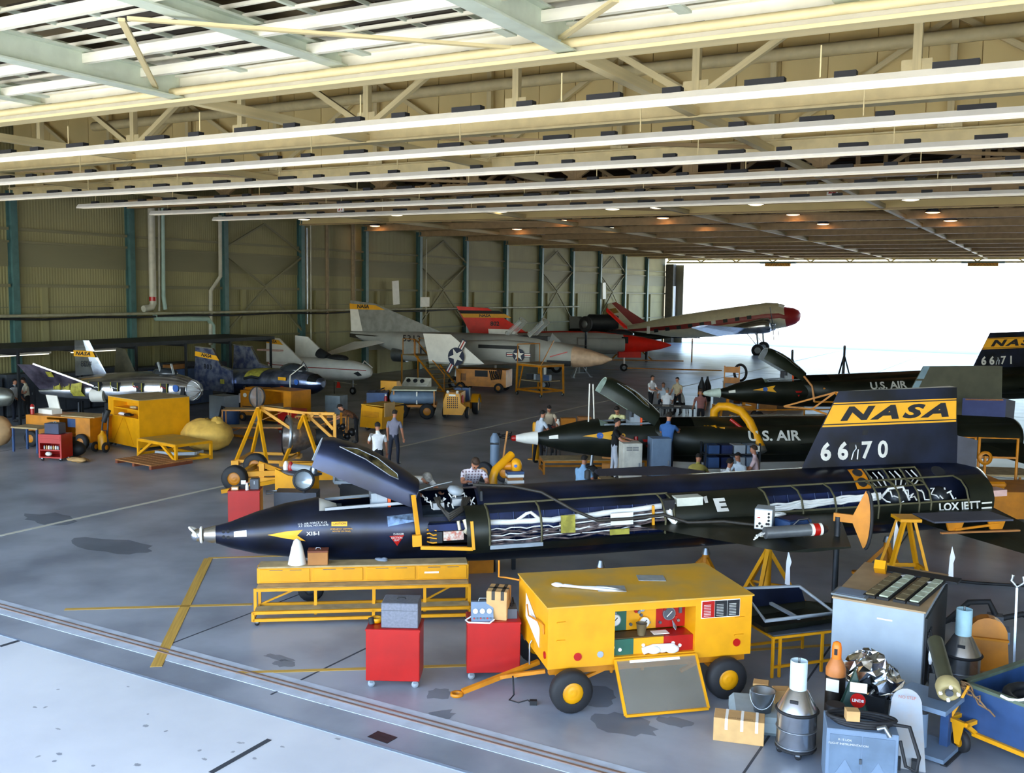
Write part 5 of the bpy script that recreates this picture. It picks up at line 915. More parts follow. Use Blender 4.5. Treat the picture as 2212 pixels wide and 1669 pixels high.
MB().prism([(.1 * math.cos(q) - .12, .5 * math.sin(q)) for q in np.linspace(-1.5, 1.5, 11)] + [(-.3, .06), (-.62, .06), (-.62, -.08), (-.3, -.08)], (.05, -.03, cz), (1, 0, 0), (0, 0, 1), -.06).build('cradle', YELD, t); MB().tube([V(.1 * math.cos(q) - .04, -.03, cz + .5 * math.sin(q)) for q in np.linspace(-1.5, 1.5, 11)], .03, 6).build('padding', BLK, t); MB().cyl((-.5, .0, 0), (-.5, 0, cz), .05).build('post', DSTEEL, t); MB().box(-.8, -.3, 0, -.2, .3, .05).build('foot', DSTEEL, t)
jackstand(V(-4.5, 17.6, 0), 1.28, 'yellow tripod jack carrying the near wing of the front rocket plane', YEL, .62)
WM = Matrix.LocRotScale(XA, XM.to_euler(), None); wp = lambda s, y, z=-.06: WM @ V(s, y, z)
for s, y, l in ((7.2, -.5, 'yellow tripod jack under the middle of the front rocket plane'), (9.4, -.2, 'yellow tripod jack under the wing root of the front rocket plane'), (13.2, -.3, 'yellow tripod jack under the tail of the front rocket plane')): p = wp(s, y, -.82); jackstand(V(p.x, p.y, 0), p.z - .02, l, YELD, .55, s)
t = thing('instrument_pod', 'silver instrument cylinder lying on the near wing tip', 'pod', wp(9.85, -2.95, .04)); t.rotation_euler = XM.to_euler(); MB().cyl((-.55, 0, .1), (.45, 0, .1), .1, n=20).build('pod_body', mat('pod_grey', '7c8288', .4, .6), t); MB().cyl((.25, 0, .1), (.45, 0, .1), .103, n=20).build('band', WHT, t); MB().cyl((.3, 0, .1), (.4, 0, .1), .105, n=20).build('band', RED, t); MB().lathe([(.1, 0), (.06, .1), (.02, .13)], o=(.45, 0, .1), ax=(1, 0, 0), n=16).build('pod_tip', DSTEEL, t)
[MB().tube(wob((-.55, 0, .1), (-.75, -.05 * k, .05 * k), 4, .03, 600 + k), .012, 5).build('lead_wire', WIREW, t) for k in range(3)]
t = thing('bench_meter', 'grey bench meter with knobs standing on the near wing', 'meter', wp(9.55, -2.35, .03)); t.rotation_euler = (0, 0, math.radians(8)); lbox(t, 'case', GRY, -.15, 0, 0, .15, .36, .36, bevel=.01); lbox(t, 'face', PAPER, -.14, -.006, .02, .14, 0, .34); lbox(t, 'scale_window', WHT, -.1, -.012, .23, .03, -.006, .31); lbox(t, 'scale_bar', RED, -.1, -.012, .2, -.05, -.006, .22)
for k in range(9): MB().cyl((.09 if k < 5 else -.1 + .08 * (k - 5) % .2, -.006, .05 + .06 * k if k < 5 else .06 + .05 * ((k - 5) // 2)), (.09 if k < 5 else -.1 + .08 * (k - 5) % .2, -.03, .05 + .06 * k if k < 5 else .06 + .05 * ((k - 5) // 2)), .02, n=10).build('knob', BLK, t)
o = MB().cb((0, 0, .08), (.5, .38, .16)).build('field_case', BLUD, bevel=.01); o.location = wp(10.1, -2.35, .03); o.rotation_euler = (0, 0, 1.0); tag(o, 'dark blue field case lying on the near wing', 'case'); MB().box(-.22, -.16, .16, .22, .16, .18).build('lid', NAVY, o); MB().tube([(-.2, -.2, .1), (-.1, -.24, .2), (.1, -.24, .2), (.2, -.2, .1)], .012, 6).build('handle', STEEL, o)
o = MB(); [o.tube([V(.1 * math.cos(q + k) + .02 * k, .07 * math.sin(q + k), .01 * k) for q in np.linspace(0, 2 * PI, 14)], .012, 5) for k in range(5)]; o = o.build('wire_coil', WIREW); o.location = wp(10.2, -1.5, .05); tag(o, 'coil of white wire on the wing near the fuselage', 'wire')
o = MB(); [o.tube([V(.2 * math.cos(q + k), .12 * math.sin(q + k), .015 * k) for q in np.linspace(0, 2 * PI, 14)], .016, 5) for k in range(4)]; o = o.build('cable_coil', BLK); o.location = wp(10.0, -2.0, .05); tag(o, 'coil of black cable on the wing beside the bench meter', 'cable')
o = MB().cb((0, 0, .003), (.3, .12, .006)).build('paper_slip', PAPER); o.location = wp(9.45, -2.75, .03); o.rotation_euler = (0, 0, .6); tag(o, 'white paper slip lying on the wing', 'paper')
for px, py, Y, l in ((1808, 1150, 17.5, 'white warning streamer hanging beside the yellow cradle arm'), (1702, 1225, 16.9, 'white streamer hanging below the silver pod'), (2055, 1215, 19.0, 'long white streamer under the tail plane'), (1935, 1160, 19.0, 'white streamer seen through the yellow trestle')):
    p = PY(px, py, Y); o = MB().prism([(-.04, -.3), (.05, -.32), (.035, 0), (.06, .1), (.0, .3), (-.03, .1)], (0, 0, 0), (1, 0, 0), (0, 0, 1), .006).build('streamer', WHTB); o.location = p; tag(o, l, 'streamer')
# ---- right-hand clutter
t = carton('long cardboard box with tape strips on the floor by the dewar', G(1588, 1604) + V(0, .15, 0), math.radians(14), .62, .3, .3, tape=False)
for x in (-.17, .02, .2): lbox(t, 'tape', PAPER, x, -.153, .16, x + .035, .152, .303)
text('carton_lettering', 'FLIGHT RESEARCH', .04, mat('ink_brown', '6a4a2a', .8), t, (0, -.1, .302), (1, 0, 0), (0, 1, 0))
t = thing('tank_lid', 'pale blue-grey rounded metal lid lying on the floor behind the carton', 'lid', V(-3.1, 12.5, 0), math.radians(20)); lbox(t, 'shell', mat('pale_blue_grey', '9fb2ba', .5, var=.08), -.5, -.42, 0, .45, .42, .24, bevel=.06); lbox(t, 'strap', mat('mint_strip', '8fd0b0', .5), .452, -.3, .03, .458, -.22, .2)  # a loose tank lid
LT = t
t = thing('bucket', 'galvanized steel bucket standing on the pale lid', 'bucket', V(-3.14, 12.3, .242)); MB().lathe([(.1, 0), (.11, 0), (.155, .27), (.165, .28), (.15, .27), (.105, .02), (.001, .02)], n=22).build('pail', STEEL, t); MB().tube([V(.16 * math.cos(q), -.1 * abs(math.sin(q)) - .02, .26 - .2 * math.sin(q)) for q in np.linspace(0, PI, 10)], .007, 5).build('handle', STEEL, t)
for k, (dx, dy, rz, w_, l) in enumerate(((-.3, .38, .2, .2, 'small open carton on the pale lid beside the bucket'), (.0, .3, .5, .22, 'torn carton leaning behind the bucket'), (.28, .3, .1, .14, 'small brown carton behind the white-topped dewar'))): carton(l, V(-3.0 + dx, 12.42 + dy, .242 if k < 3 else 0), rz, w_, .18, .18, tape=False)
def dewar(label, loc, s=1.0, topm=WHT, label2=True):
    t = thing('dewar_flask', label, 'flask', loc); P2 = [(.24, .1), (.255, .14), (.255, .55), (.26, .58), (.26, .62)]
    MB().lathe([(r * s, h * s) for r, h in P2], n=28, cap0=True).build('drum', ALU, t); MB().lathe([(.26 * s, .62 * s), (.24 * s, .66 * s), (.13 * s, .86 * s), (.11 * s, .88 * s)], n=28).build('shoulder', ALU, t); MB().lathe([(.11 * s, .86 * s), (.11 * s, 1.26 * s), (.1 * s, 1.26 * s), (.1 * s, 1.0 * s)], n=22).build('neck', topm, t); MB().cyl((0, 0, .98 * s), (0, 0, 1.3 * s), .015).build('dip_tube', STEEL, t)
    for h in (.14, .36, .6): MB().tube([V(.262 * s * math.cos(q), .262 * s * math.sin(q), h * s) for q in np.linspace(0, 2 * PI, 25)[:-1]], .008 if h != .6 else .022, 5, closed=True).build('hoop', BLK if h == .6 else STEEL, t)
    for q in range(4): caster(t, (.2 * s * math.cos(q * 1.57 + .4), .2 * s * math.sin(q * 1.57 + .4), 0), .04)
    MB().lathe([(.25 * s, .08 * s), (.27 * s, .1 * s), (.25 * s, .11 * s)], n=24).build('roller_ring', BLK, t); lbox(t, 'name_plate', BLK, -.05, -.2 * s, .74 * s, .05, -.18 * s, .78 * s); return t
dewar('shiny steel dewar with pale blue neck beside the long carton', V(-2.6, 11.85, 0), .93, mat('pale_blue_white', 'cfe2e8', .5))
dewar('steel dewar with pale blue neck behind the grey cabinet', V(-1.02, 14.9, 0), .98, mat('pale_blue_neck', '9cc0cc', .5))
t = thing('gas_bottle', 'dark gas cylinder with orange cap and white tag in front of grey cabinet', 'cylinder', V(-2.33, 12.75, 0)); MB().lathe([(.12, 0), (.125, .02), (.125, .78), (.1, .88), (.06, .95)], n=20, cap0=True).build('tank', mat('dark_red_black', '1e1814', .4), t); MB().lathe([(.126, .74), (.128, .82), (.102, .89), (.062, .96)], n=20).build('shoulder', mat('dull_orange', 'c87a3c', .5), t); MB().lathe([(.06, .95), (.062, 1.1), (.05, 1.16), (.02, 1.18)], n=16, cap1=True).build('valve_cap', ORNG, t); lbox(t, 'cap_slot', BLK, -.02, -.066, 1.02, .02, -.058, 1.1); lbox(t, 'tag', PAPER, -.09, -.135, .56, .07, -.128, .72)
o = MB().sph((0, 0, .28), (.3, .22, .28), 18).sph((.22, .0, .2), (.22, .2, .22), 14); 
rd = random.Random(5); o.v = [tuple(V(p) + V(rd.uniform(-.05, .05), rd.uniform(-.05, .05), rd.uniform(-.05, .05))) for p in o.v]; o.sm = [False] * len(o.sm); o = o.build('foil_bundle', mat('crumpled_foil', 'e4e8ee', .15, 1.0, var=.2, scale=12)); o.location = V(-2.0, 13.15, .42); tag(o, 'crumpled silver foil bundle in front of the grey cabinet', 'foil')
MB().box(-.25, -.2, -.42, .25, .2, .05).build('foil_crate', DRK, o)
t = thing('tent_sign', 'dark green triangular stand with white card and red oval label', 'stand', V(-2.02, 12.35, .0), math.radians(12)); MB().prism([(-.3, .0), (.3, 0), (.0, .95)], (0, 0, 0), (1, 0, 0), (0, .12, 1), -.03).build('front_board', mat('dark_green', '24443a', .5), t); MB().prism([(-.3, .0), (.3, 0), (.0, .95)], (0, .35, 0), (1, 0, 0), (0, -.12, 1), .03).build('rear_board', mat('dark_green', '24443a', .5), t); MB().cb((.04, -.0, .78), (.2, .02, .12)).build('white_card', PAPER, t); MB().cyl((.04, .0, .62), (.04, -.02, .62), .09, n=20).build('oval_label', RED, t); text('label_lettering', 'LINDE', .05, LETW, t, (.04, -.022, .62), (1, 0, 0), (0, 0, 1), bold=.002)
t = thing('instrument_cabinet', 'blue-grey two-door floor cabinet with white lettering and black cables on top', 'cabinet', V(-2.12, 11.22, 0), math.radians(16)); lbox(t, 'body', BLUG, 0, 0, 0, .78, .5, .68, bevel=.008); IC = t
for k in range(2): dd = lbox(t, 'door', mat('door_blue_grey', '62768c', .5), .04 + k * .36, -.008, .06, .38 + k * .36, 0, .62); MB().prism([(.06 + k * .36, .08), (.36 + k * .36, .08), (.21 + k * .36, .34)], (0, -.01, 0), (1, 0, 0), (0, 0, 1), .003).build('pressed_panel', BLUG, dd); lbox(dd, 'latch', STEEL, .365, -.018, .3, .39, -.008, .36)
text('cabinet_lettering', 'X-15 LOX', .035, LETW, t, (.2, -.012, .565), (1, 0, 0), (0, 0, 1)); text('cabinet_lettering', 'FLIGHT INSTRUMENTATION', .034, LETW, t, (.24, -.012, .515), (1, 0, 0), (0, 0, 1))
o = MB(); [o.tube([V(.4 + (.3 + .04 * k) * math.cos(q), .22 + .15 * math.sin(q) + .02 * k, .70 + .02 * k) for q in np.linspace(0, 2 * PI, 18)], .022, 6) for k in range(3)]; o.tube([(.72, .2, .72), (.9, .1, .75), (1.0, 0, .45), (.97, -.03, .3), (.86, -.02, .34), (.8, .05, .6)], .022, 6); o = o.build('cable_coil', BLK); o.location = t.location; o.rotation_euler = t.rotation_euler; tag(o, 'thick black cable coil lying on the blue-grey cabinet', 'cable'); MB().tube([(.55, .02, .72), (.62, .0, .76), (.68, -.01, .66)], .03, 6).build('end_fitting', STEEL, o)
o = carton('small open carton on the blue-grey cabinet', t.location + Matrix.Rotation(math.radians(16), 3, 'Z') @ V(.28, .12, .76), .4, .15, .13, .12, tape=False)
t = thing('black_drum', 'black drum standing between the steel dewar and the blue-grey cabinet', 'drum', V(-2.2, 12.1, 0)); MB().lathe([(.12, 0), (.125, .02), (.125, .6), (.11, .62)], n=20, cap0=True, cap1=True).build('shell', BLK, t); MB().lathe([(.127, .3), (.13, .32), (.127, .34)], n=20).build('rib', DGRY, t)
t = thing('round_top_panel', 'grey round-topped metal panel with rust spots leaning by cabinet', 'panel', V(-1.38, 12.1, 0), math.radians(10)); MB().prism([(-.24, 0), (.24, 0), (.17, .75)] + [(.17 * math.cos(q), .75 + .17 * math.sin(q)) for q in np.linspace(.2, PI - .2, 9)] + [(-.17, .75)], (0, 0, 0), (1, 0, 0), (0, .2, 1), -.03).build('plate', mat('grey_rusty', '8b929a', .5, col2='8e8a88', scale=5), t); lbox(t, 'foot_block', DRK, -.12, -.06, 0, -.04, .1, .14); lbox(t, 'foot_block', DRK, .08, -.06, 0, .16, .1, .14); text('panel_lettering', 'NO STEP', .05, mat('faded_red', 'a8584c', .7), t, (.0, .1, .84), (1, 0, 0), (0, .2, 1))
t = thing('pedestal_stand', 'blue-grey pedestal table with lower plate carrying a round instrument head', 'stand', V(-1.2, 12.78, 0), math.radians(-14)); lbox(t, 'lower_plate', BLUG, -.34, -.3, .02, .3, .3, .07); lbox(t, 'table_top', BLUG, -.36, -.32, .62, .3, .32, .68); MB().cyl((-.05, -.1, .07), (-.05, -.1, .62), .07, n=18).build('column', BLUG, t); MB().cyl((-.05, -.1, .5), (-.05, -.1, .58), .073, n=18).build('collar', DRK, t); lbox(t, 'back_column', BLUD, .1, .1, .07, .2, .2, .62); MB().prism([(-.1, 0), (.12, 0), (.12, .36), (-.1, .3)], (.08, .1, .68), (1, 0, 0), (0, 0, 1), -.04).prism([(-.1, 0), (.12, 0), (.12, .36), (-.1, .3)], (.08, -.02, .68), (1, 0, 0), (0, 0, 1), -.03).build('bracket', DRK, t)
for x in (-.3, .3): MB().box(x - .04, -.3, 0, x + .04, .3, .02).build('foot', DRK, t)
hd_ = thing('instrument_head', 'olive tubular instrument head with four white studs on the pedestal', 'instrument', t.location + Matrix.Rotation(math.radians(-14), 3, 'Z') @ V(.1, .05, 1.09)); hd_.rotation_euler = (math.radians(22), 0, math.radians(18))  # instrument head carried by the pedestal
MB().cyl((0, -.3, 0), (0, .45, 0), .095, n=20).build('barrel', mat('dark_olive', '3a3a2a', .5), hd_); MB().lathe([(.12, 0), (.14, -.05), (.135, -.17), (.1, -.19), (.09, -.15), (.001, -.15)], o=(0, -.28, 0), ax=(0, 1, 0), n=24).build('rim', mat('olive_tan', 'a89868', .6), hd_); MB().cyl((0, -.42, 0), (0, -.47, 0), .045, n=16).build('lens', DGRY, hd_)  # 'lens' here is a plain grey disc on the front of the instrument head
for q in range(4): MB().cyl((.1 * math.cos(q * 1.57), -.45, .1 * math.sin(q * 1.57)), (.1 * math.cos(q * 1.57), -.48, .1 * math.sin(q * 1.57)), .022, n=10).build('stud', WHT, hd_)
lbox(hd_, 'saddle', DRK, -.08, -.15, -.14, .08, .15, -.08)
o = carton('brown cardboard carton behind the pedestal table', V(-.5, 14.75, 0), .5, .42, .36, .42, m=CARDD, tape=False)
t = thing('guard_hood', 'orange-yellow round-topped guard hood standing behind the pedestal', 'hood', V(-.72, 15.6, 0), math.radians(10)); MB().prism([(-.3, 0), (.3, 0), (.25, .7)] + [(.25 * math.cos(q), .7 + .22 * math.sin(q)) for q in np.linspace(.2, PI - .2, 9)] + [(-.25, .7)], (0, 0, 0), (1, 0, 0), (0, .1, 1), -.3).build('shell', YELD, t); lbox(t, 'seam_rib', YELD, -.26, -.03, .62, .26, .02, .65)
# blue bin trailer
t = thing('bin_trailer', 'dark blue metal bin trailer with yellow caster and rope', 'trailer', V(-.88, 13.12, 0), math.radians(-28)); m = MB().box(0, 0, .22, 2.2, .04, .82).box(0, .04, .22, .04, 1.4, .82).box(0, 1.4, .22, 2.2, 1.44, .82).box(2.16, .04, .22, 2.2, 1.4, .82).box(.04, .04, .5, 2.16, 1.4, .55); m.build('bin', BLUD, t); MB().box(-.02, -.02, .8, .02 + 2.2, .06, .84).box(-.02, -.02, .8, .06, 1.45, .84).build('rim', mat('worn_rim', '5c6a58', .5, var=.2), t)
MB().bar((.2, -.03, .24), (2.2, -.03, .24), .05, .05).build('edge_rail', YEL, t); MB().bar((.0, -.22, .4), (.22, -.22, .4), .05, .05).bar((.0, -.22, .4), (0, 0, .4), .05, .05).bar((.22, -.22, .4), (.22, 0, .24), .05, .05).bar((.22, -.22, .4), (.22, -.02, .4), .05, .05).build('caster_bracket', YEL, t); wheel(t, (.12, -.14, .14), .14, .09, ax=(.3, 1, 0), hub=YEL); MB().prism([(-.08, .38), (.08, .38), (.03, .12), (-.03, .12)], (.12, -.22, 0), (1, 0, 0), (0, 0, 1), .01).build('caster_fork', YEL, t); MB().bar((-.02, -.2, .36), (.14, -.08, .84), .03, .03).build('pull_arm', YEL, t)
wheel(t, (1.8, -.05, .14), .14, .09, hub=YEL); wheel(t, (1.8, 1.5, .14), .14, .09, hub=YEL); wheel(t, (.12, 1.5, .14), .14, .09, hub=YEL)
o = MB(); rd = random.Random(3); [o.tube(wob((.02, -.05, .85), (.12 + .1 * k, -.12, .8 - .05 * k), 5, .04, 700 + k), .012, 5) for k in range(5)]; o.build('rope', mat('twine', '8a6a4a', .9), t)
o = MB(); [o.tube([V((.34 + .03 * k) * math.cos(q), (.34 + .03 * k) * math.sin(q), .05 + .08 * k) for q in np.linspace(0, 2 * PI, 20)[:-1]], .055, 8, closed=True) for k in range(3)]; o = o.build('hose_coil', BLK); o.location = t.location + Matrix.Rotation(math.radians(-28), 3, 'Z') @ V(.75, .5, .56); tag(o, 'thick black hose coil lying in the blue bin', 'hose'); MB().tube(wob((-.45, -.4, .3), (.4, -.35, .32), 8, .03, 44), .02, 5).build('white_lead', WIREW, o)
for k, sx in enumerate((0,)):
    w_ = thing('pole_wrench', 'long grey open-end pole wrench standing beside the blue bin', 'wrench', V(-.36, 15.2, 0)); MB().bar((0, 0, 0), (-.04, .25, 1.5), .06, .03).build('shank', STEEL, w_); MB().tube([(-.1, .29, 1.66), (-.12, .28, 1.58), (-.04, .26, 1.5), (.05, .27, 1.58), (.03, .29, 1.66)], .025, 6).build('jaw', STEEL, w_)
t = thing('outlet_box', 'blue-grey power outlet box with thick black cables on the floor', 'outlet', V(-.74, 17.6, 0), .1); lbox(t, 'box', BLUG, -.22, -.15, 0, .22, .2, .2); lbox(t, 'top_block', DGRY, -.12, -.02, .2, .12, .2, .4)
for k in range(6): MB().cyl((-.12 + .05 * k, -.15, .12 - .04 * (k % 2)), (-.12 + .05 * k, -.16, .12 - .04 * (k % 2)), .02, n=8).build('socket', BLK, t)
MB().tube([(0, .1, .4), (-.1, .1, .6), (-.4, .1, .55), (-.7, .1, .2), (-.9, .2, .05)], .05, 8).tube([(.1, .1, .35), (.4, .15, .45), (.8, .2, .3)], .05, 8).build('cable', BLK, t)
for pts, l in (([(1880, 1230), (2000, 1250), (2110, 1262), (2212, 1268)], 'black cable snaking over the dark floor under the tail'), ([(1700, 1300), (1800, 1330), (1980, 1345), (2120, 1340)], 'black cable crossing the floor behind the grey cabinet')): tag(MB().tube([G(*p) + V(0, 0, .03) for p in pts], .03, 6).build('floor_cable', BLK), l, 'cable')
# ================================================================ MID AND BACK EQUIPMENT
def frame_cart(t, L, D, H, m=YEL, r=.04, legs=True, braces=True, deck=WOOD, nm='deck'):
    lbox(t, nm, deck, 0, 0, H - .02, L, D, H + .02)
    for x in (0, L):
        for y in (0, D): MB().bar((x, y, 0), (x, y, H), r, r).build('post', m, t)
        MB().bar((x, 0, H - .03), (x, D, H - .03), r, r).build('cross_rail', m, t); MB().bar((x, 0, .1), (x, D, .1), r, r).build('cross_rail', m, t)
    for y in (0, D): MB().bar((0, y, H - .03), (L, y, H - .03), r, r).build('rail', m, t)
    MB().bar((0, D, .1), (L, D, .1), r, r).build('rail', m, t)
    if braces: MB().bar((0, 0, .08), (L * .38, 0, H - .04), r, r).build('brace', m, t); MB().bar((L, 0, .08), (L * .62, 0, H - .04), r, r).build('brace', m, t)
def rz(px0, px1): return math.radians(px0)
# ---- left group
t = thing('storage_cabinet', 'tall yellow cabinet with open shelf in front of the lifting bodies', 'cabinet', (-29.2, 22.95, 0), math.radians(-11)); w, d, h = 2.1, 1.9, 1.74
MB().box(0, .5, .12, w, d, h).box(0, 0, .12, w, .5, 1.12).box(0, 0, 1.12, .38, .5, h).box(w - .06, 0, 1.12, w, .5, h).box(.38, 0, h - .1, w - .06, .5, h).build('body', YEL, t); lbox(t, 'shelf', YEL, .38, .02, 1.37, w - .06, .5, 1.41); lbox(t, 'top_board', WOOD, -.01, -.01, h, w + .01, d + .01, h + .02)
for x in (.15, w - .15):
    for y in (.15, d - .15): caster(t, (x, y, 0), .055)
for p, q in (((.35, .2), (1.0, 1.05)), ((1.7, .2), (1.15, 1.05))): MB().bar((p[0], -.006, p[1]), (q[0], -.006, q[1]), .008, .015).build('panel_crease', YELD, t)
for dx, mm, l in ((.55, WHTB, 'small white cloth lying in the yellow cabinet shelf'), (.95, BLK, 'black parts pile in the yellow cabinet shelf'), (1.35, WOOD, 'brown papers on the upper cabinet shelf')):
    o = MB().sph((0, 0, .03), (.16, .12, .05), 8).cb((.1, 0, .02), (.2, .15, .04)).build('shelf_item', mm); o.location = t.location + Matrix.Rotation(math.radians(-11), 3, 'Z') @ V(dx, .22, 1.13 if mm is not WOOD else 1.42); tag(o, l, 'item')
t = thing('low_platform', 'low yellow platform with plywood top beside the tall yellow cabinet', 'stand', (-26.42, 21.9, 0), math.radians(-8)); frame_cart(t, 2.1, 1.3, .6, r=.08, deck=YELT)
o = MB().loft([[V(x, y, .1), V(x, y + .08, .1), V(x, y + .08, .2), V(x, y, .2)] for x, y in ((0, 0), (.8, .05), (1.3, .5), (1.2, .9))], True, True, True, False).build('bent_metal_frame', GRY); o.location = (-26.0, 22.2, .0); tag(o, 'bent pale metal frame lying under the low yellow platform', 'frame')  # a bent frame of pale metal
t = thing('wooden_pallet', 'flat wooden pallet on the floor before the yellow cabinet', 'pallet', G(246, 1000), math.radians(-6))
for k in range(6): lbox(t, 'plank', CARDD, 0, .05 + k * .26, .1, 1.9, .05 + k * .26 + .22, .13)
for x in (0, .9, 1.78): lbox(t, 'runner', mat('dark_wood', '7a3c20', .7), x, .05, 0, x + .12, 1.55, .1)
o = MB().sph((0, 0, .52), (1.0, .72, .55), 20).sph((.35, .1, .85), (.3, .25, .3), 12); rd = random.Random(9); o.v = [tuple(V(p) + V(rd.uniform(-.04, .04), rd.uniform(-.04, .04), rd.uniform(-.04, .04))) for p in o.v]; o = o.build('canvas_sack', mat('tan_canvas', 'd6aa4c', .8, var=.1, scale=4)); o.location = (-25.7, 24.2, 0); tag(o, 'bulging tan canvas sack behind the low yellow platform', 'sack')
t = thing('tool_cart', 'red open tool cart with bottles and black toolbox on top', 'cart', G(84, 995), math.radians(20)); MB().box(0, 0, .1, .05, .6, .86).box(.75, 0, .1, .8, .6, .86).box(.05, .55, .1, .75, .6, .86).box(.05, 0, .58, .75, .55, .86).box(.05, 0, .1, .75, .55, .14).box(.05, 0, .34, .75, .55, .37).build('body', RED, t)
for x in (.08, .72):
    for y in (.08, .5): caster(t, (x, y, 0), .05)
for z in (.66, .74): lbox(t, 'drawer_front', RED, .03, -.01, z, .77, 0, z + .065)
TCt = lambda u, v, z: t.location + Matrix.Rotation(math.radians(20), 3, 'Z') @ V(u, v, z)
o = MB().box(-.26, -.18, 0, .26, .18, .34).build('metal_toolbox', mat('navy_box', '28304a', .4, .3), bevel=.01); o.location = TCt(.4, .3, .862); o.rotation_euler.z = .3; tag(o, 'dark navy metal toolbox on the red tool cart', 'tool box'); MB().tube([(-.06, 0, .34), (0, 0, .39), (.06, 0, .34)], .01, 6).build('handle', STEEL, o)
for k in range(7): o = MB().lathe([(.028, 0), (.028, .09), (.012, .12)], n=10, cap0=True, cap1=True).build('small_can', (STEEL, CARD, WHT)[k % 3]); o.location = TCt(.13 + .08 * k, .12, .372); tag(o, ('steel', 'tan', 'white')[k % 3] + ' little can in a row on the red cart shelf', 'can', 'cans on the red cart shelf')
o = MB().sph((0, 0, .07), (.12, .1, .07), 10).build('hard_hat', WHT); o.location = TCt(.25, .15, .142); tag(o, 'white hard hat on the bottom of the red tool cart', 'hat')
t = thing('service_cart', 'brown-yellow wheeled service cart with open doors behind red tool cart', 'cart', G(58, 962), math.radians(12)); L, D, H = 2.7, 1.2, 1.05
MB().box(0, 0, .25, L, D, .33).box(0, 0, .33, .9, D, H).box(.9, D - .05, .33, 2.1, D, H).box(2.1, 0, .33, L, D, H).box(0, 0, H, L, D, H + .04).build('body', YELD, t); lbox(t, 'door', YELD, .9, -.03, .4, 1.45, 0, .98); lbox(t, 'inner_box', BLUD, 1.5, .3, .7, 2.1, 1.1, 1.0); lbox(t, 'wood_lid', WOOD, 1.4, .1, H + .04, 2.8, 1.0, H + .08)
for x in (.3, L - .3):
    for y in (-.08, D + .08): wheel(t, (x, y, .28), .28, .16, hub=YELD)
o = MB().cb((0, 0, .08), (.75, .4, .16)).cb((-.1, .2, .38), (.6, .03, .5), M=Matrix.Rotation(.25, 3, 'X')).build('white_case', WHT); o.location = t.location + V(.35, .7, 1.09); tag(o, 'open white instrument case on the brown-yellow cart', 'case')
o = MB().lathe([(.07, 0), (.07, .3), (.03, .36)], n=12, cap0=True, cap1=True).build('red_canister', RED); o.location = t.location + V(.08, .2, 1.09); tag(o, 'red and white spray canister at the cart corner', 'can'); MB().cyl((0, 0, .2), (0, 0, .26), .072).build('band', WHT, o)
t = thing('hand_truck', 'two-wheeled hand truck with yellow gas bottle by the tall yellow cabinet', 'hand truck', G(222, 975), math.radians(10))
for x in (-.22, .22): wheel(t, (x, -.1, .17), .17, .08, ax=(1, 0, 0), hub=YELD); MB().bar((x * .6, .05, .1), (x * .5, .2, 1.3), .04, .04).build('upright', DSTEEL, t)
MB().lathe([(.14, .08), (.15, .12), (.15, .55), (.06, .64), (.04, .72)], n=16, cap0=True).build('gas_tank', YEL, t); MB().tube([(0, 0, .7), (.18, -.02, .75), (.24, .0, .4), (.2, .1, .2)], .02, 6).build('hose', BLK, t); MB().cyl((-.06, .15, 1.0), (.12, .18, 1.4), .09).build('lamp_tube', DRK, t)
o = MB().sph((0, 0, .25), (.5, .3, .26), 12).cb((-.25, 0, .35), (.3, .3, .5)).build('black_bag', BLK); o.location = G(160, 984); tag(o, 'black equipment bag lying beside the red tool cart', 'bag')
o = MB().sph((0, 0, .04), (.45, .25, .06), 12).sph((.25, -.1, .06), (.25, .15, .07), 10); o.v = [tuple(V(p) + V(rd.uniform(-.03, .03), rd.uniform(-.03, .03), rd.uniform(0, .04))) for p in o.v]; o = o.build('brown_paper', CARD); o.location = G(168, 996); tag(o, 'crumpled brown paper on the floor by the black bag', 'paper')
t = thing('drop_tank', 'dull silver tapered drop tank on a trestle at the hangar side', 'tank', G(-30, 925)); MB().lathe([(.05, -1.9), (.3, -1.3), (.42, -.4), (.4, .5), (.33, 1.0), (.1, 1.2)], o=(0, 0, 1.25), ax=(.9, .35, .0), n=22, cap0=True, cap1=True).build('shell', mat('dull_tank', '9a9c94', .4, .7), t)
for x in (-.6, .6): MB().bar((x, -.35, 0), (x, 0, .9), .07, .07).bar((x, .35, 0), (x, 0, .9), .07, .07).build('trestle', BLUD, t)
o = MB().lathe([(.55, 0), (.5, .25), (.25, .5), (.02, .58)], n=20, cap0=True).build('tan_radome', mat('tan_radome2', 'cfa878', .6)); o.location = G(-8, 965) + V(0, 0, .56); o.rotation_euler = (0, 1.45, .3); tag(o, 'tan round radome shell lying at the hangar side', 'radome')
t = thing('work_table', 'dark blue metal work table under the silver drop tank', 'table', G(25, 975), .2); lbox(t, 'table_top', WOOD, 0, 0, .8, 1.1, .7, .85)
for x in (.05, 1.05):
    for y in (.05, .65): MB().bar((x, y, 0), (x, y, .8), .06, .06).build('leg', BLUD, t)
def rail_stand(label, loc, ang, L, D, H, m=YELD, steps=2):
    t = thing('step_stand', label, 'stand', loc, ang)
    for k in range(steps):
        z = H * (k + 1) / steps; y0 = k * D / steps; lbox(t, 'tread', WOOD, 0, y0, z - .03, L, y0 + D / steps, z)
        for x in (0, L): MB().bar((x, y0, 0), (x, y0, z), .045, .045).build('post', m, t)
        MB().bar((0, y0, z - .03), (L, y0, z - .03), .045, .045).build('rail', m, t)
    for x in (0, L): MB().bar((x, 0, .05), (x, D, .05), .045, .045).bar((x, D, 0), (x, D, H), .045, .045).build('side_frame', m, t)
    MB().bar((0, D, .1), (L, D, H - .05), .03, .03).build('brace', m, t); return t
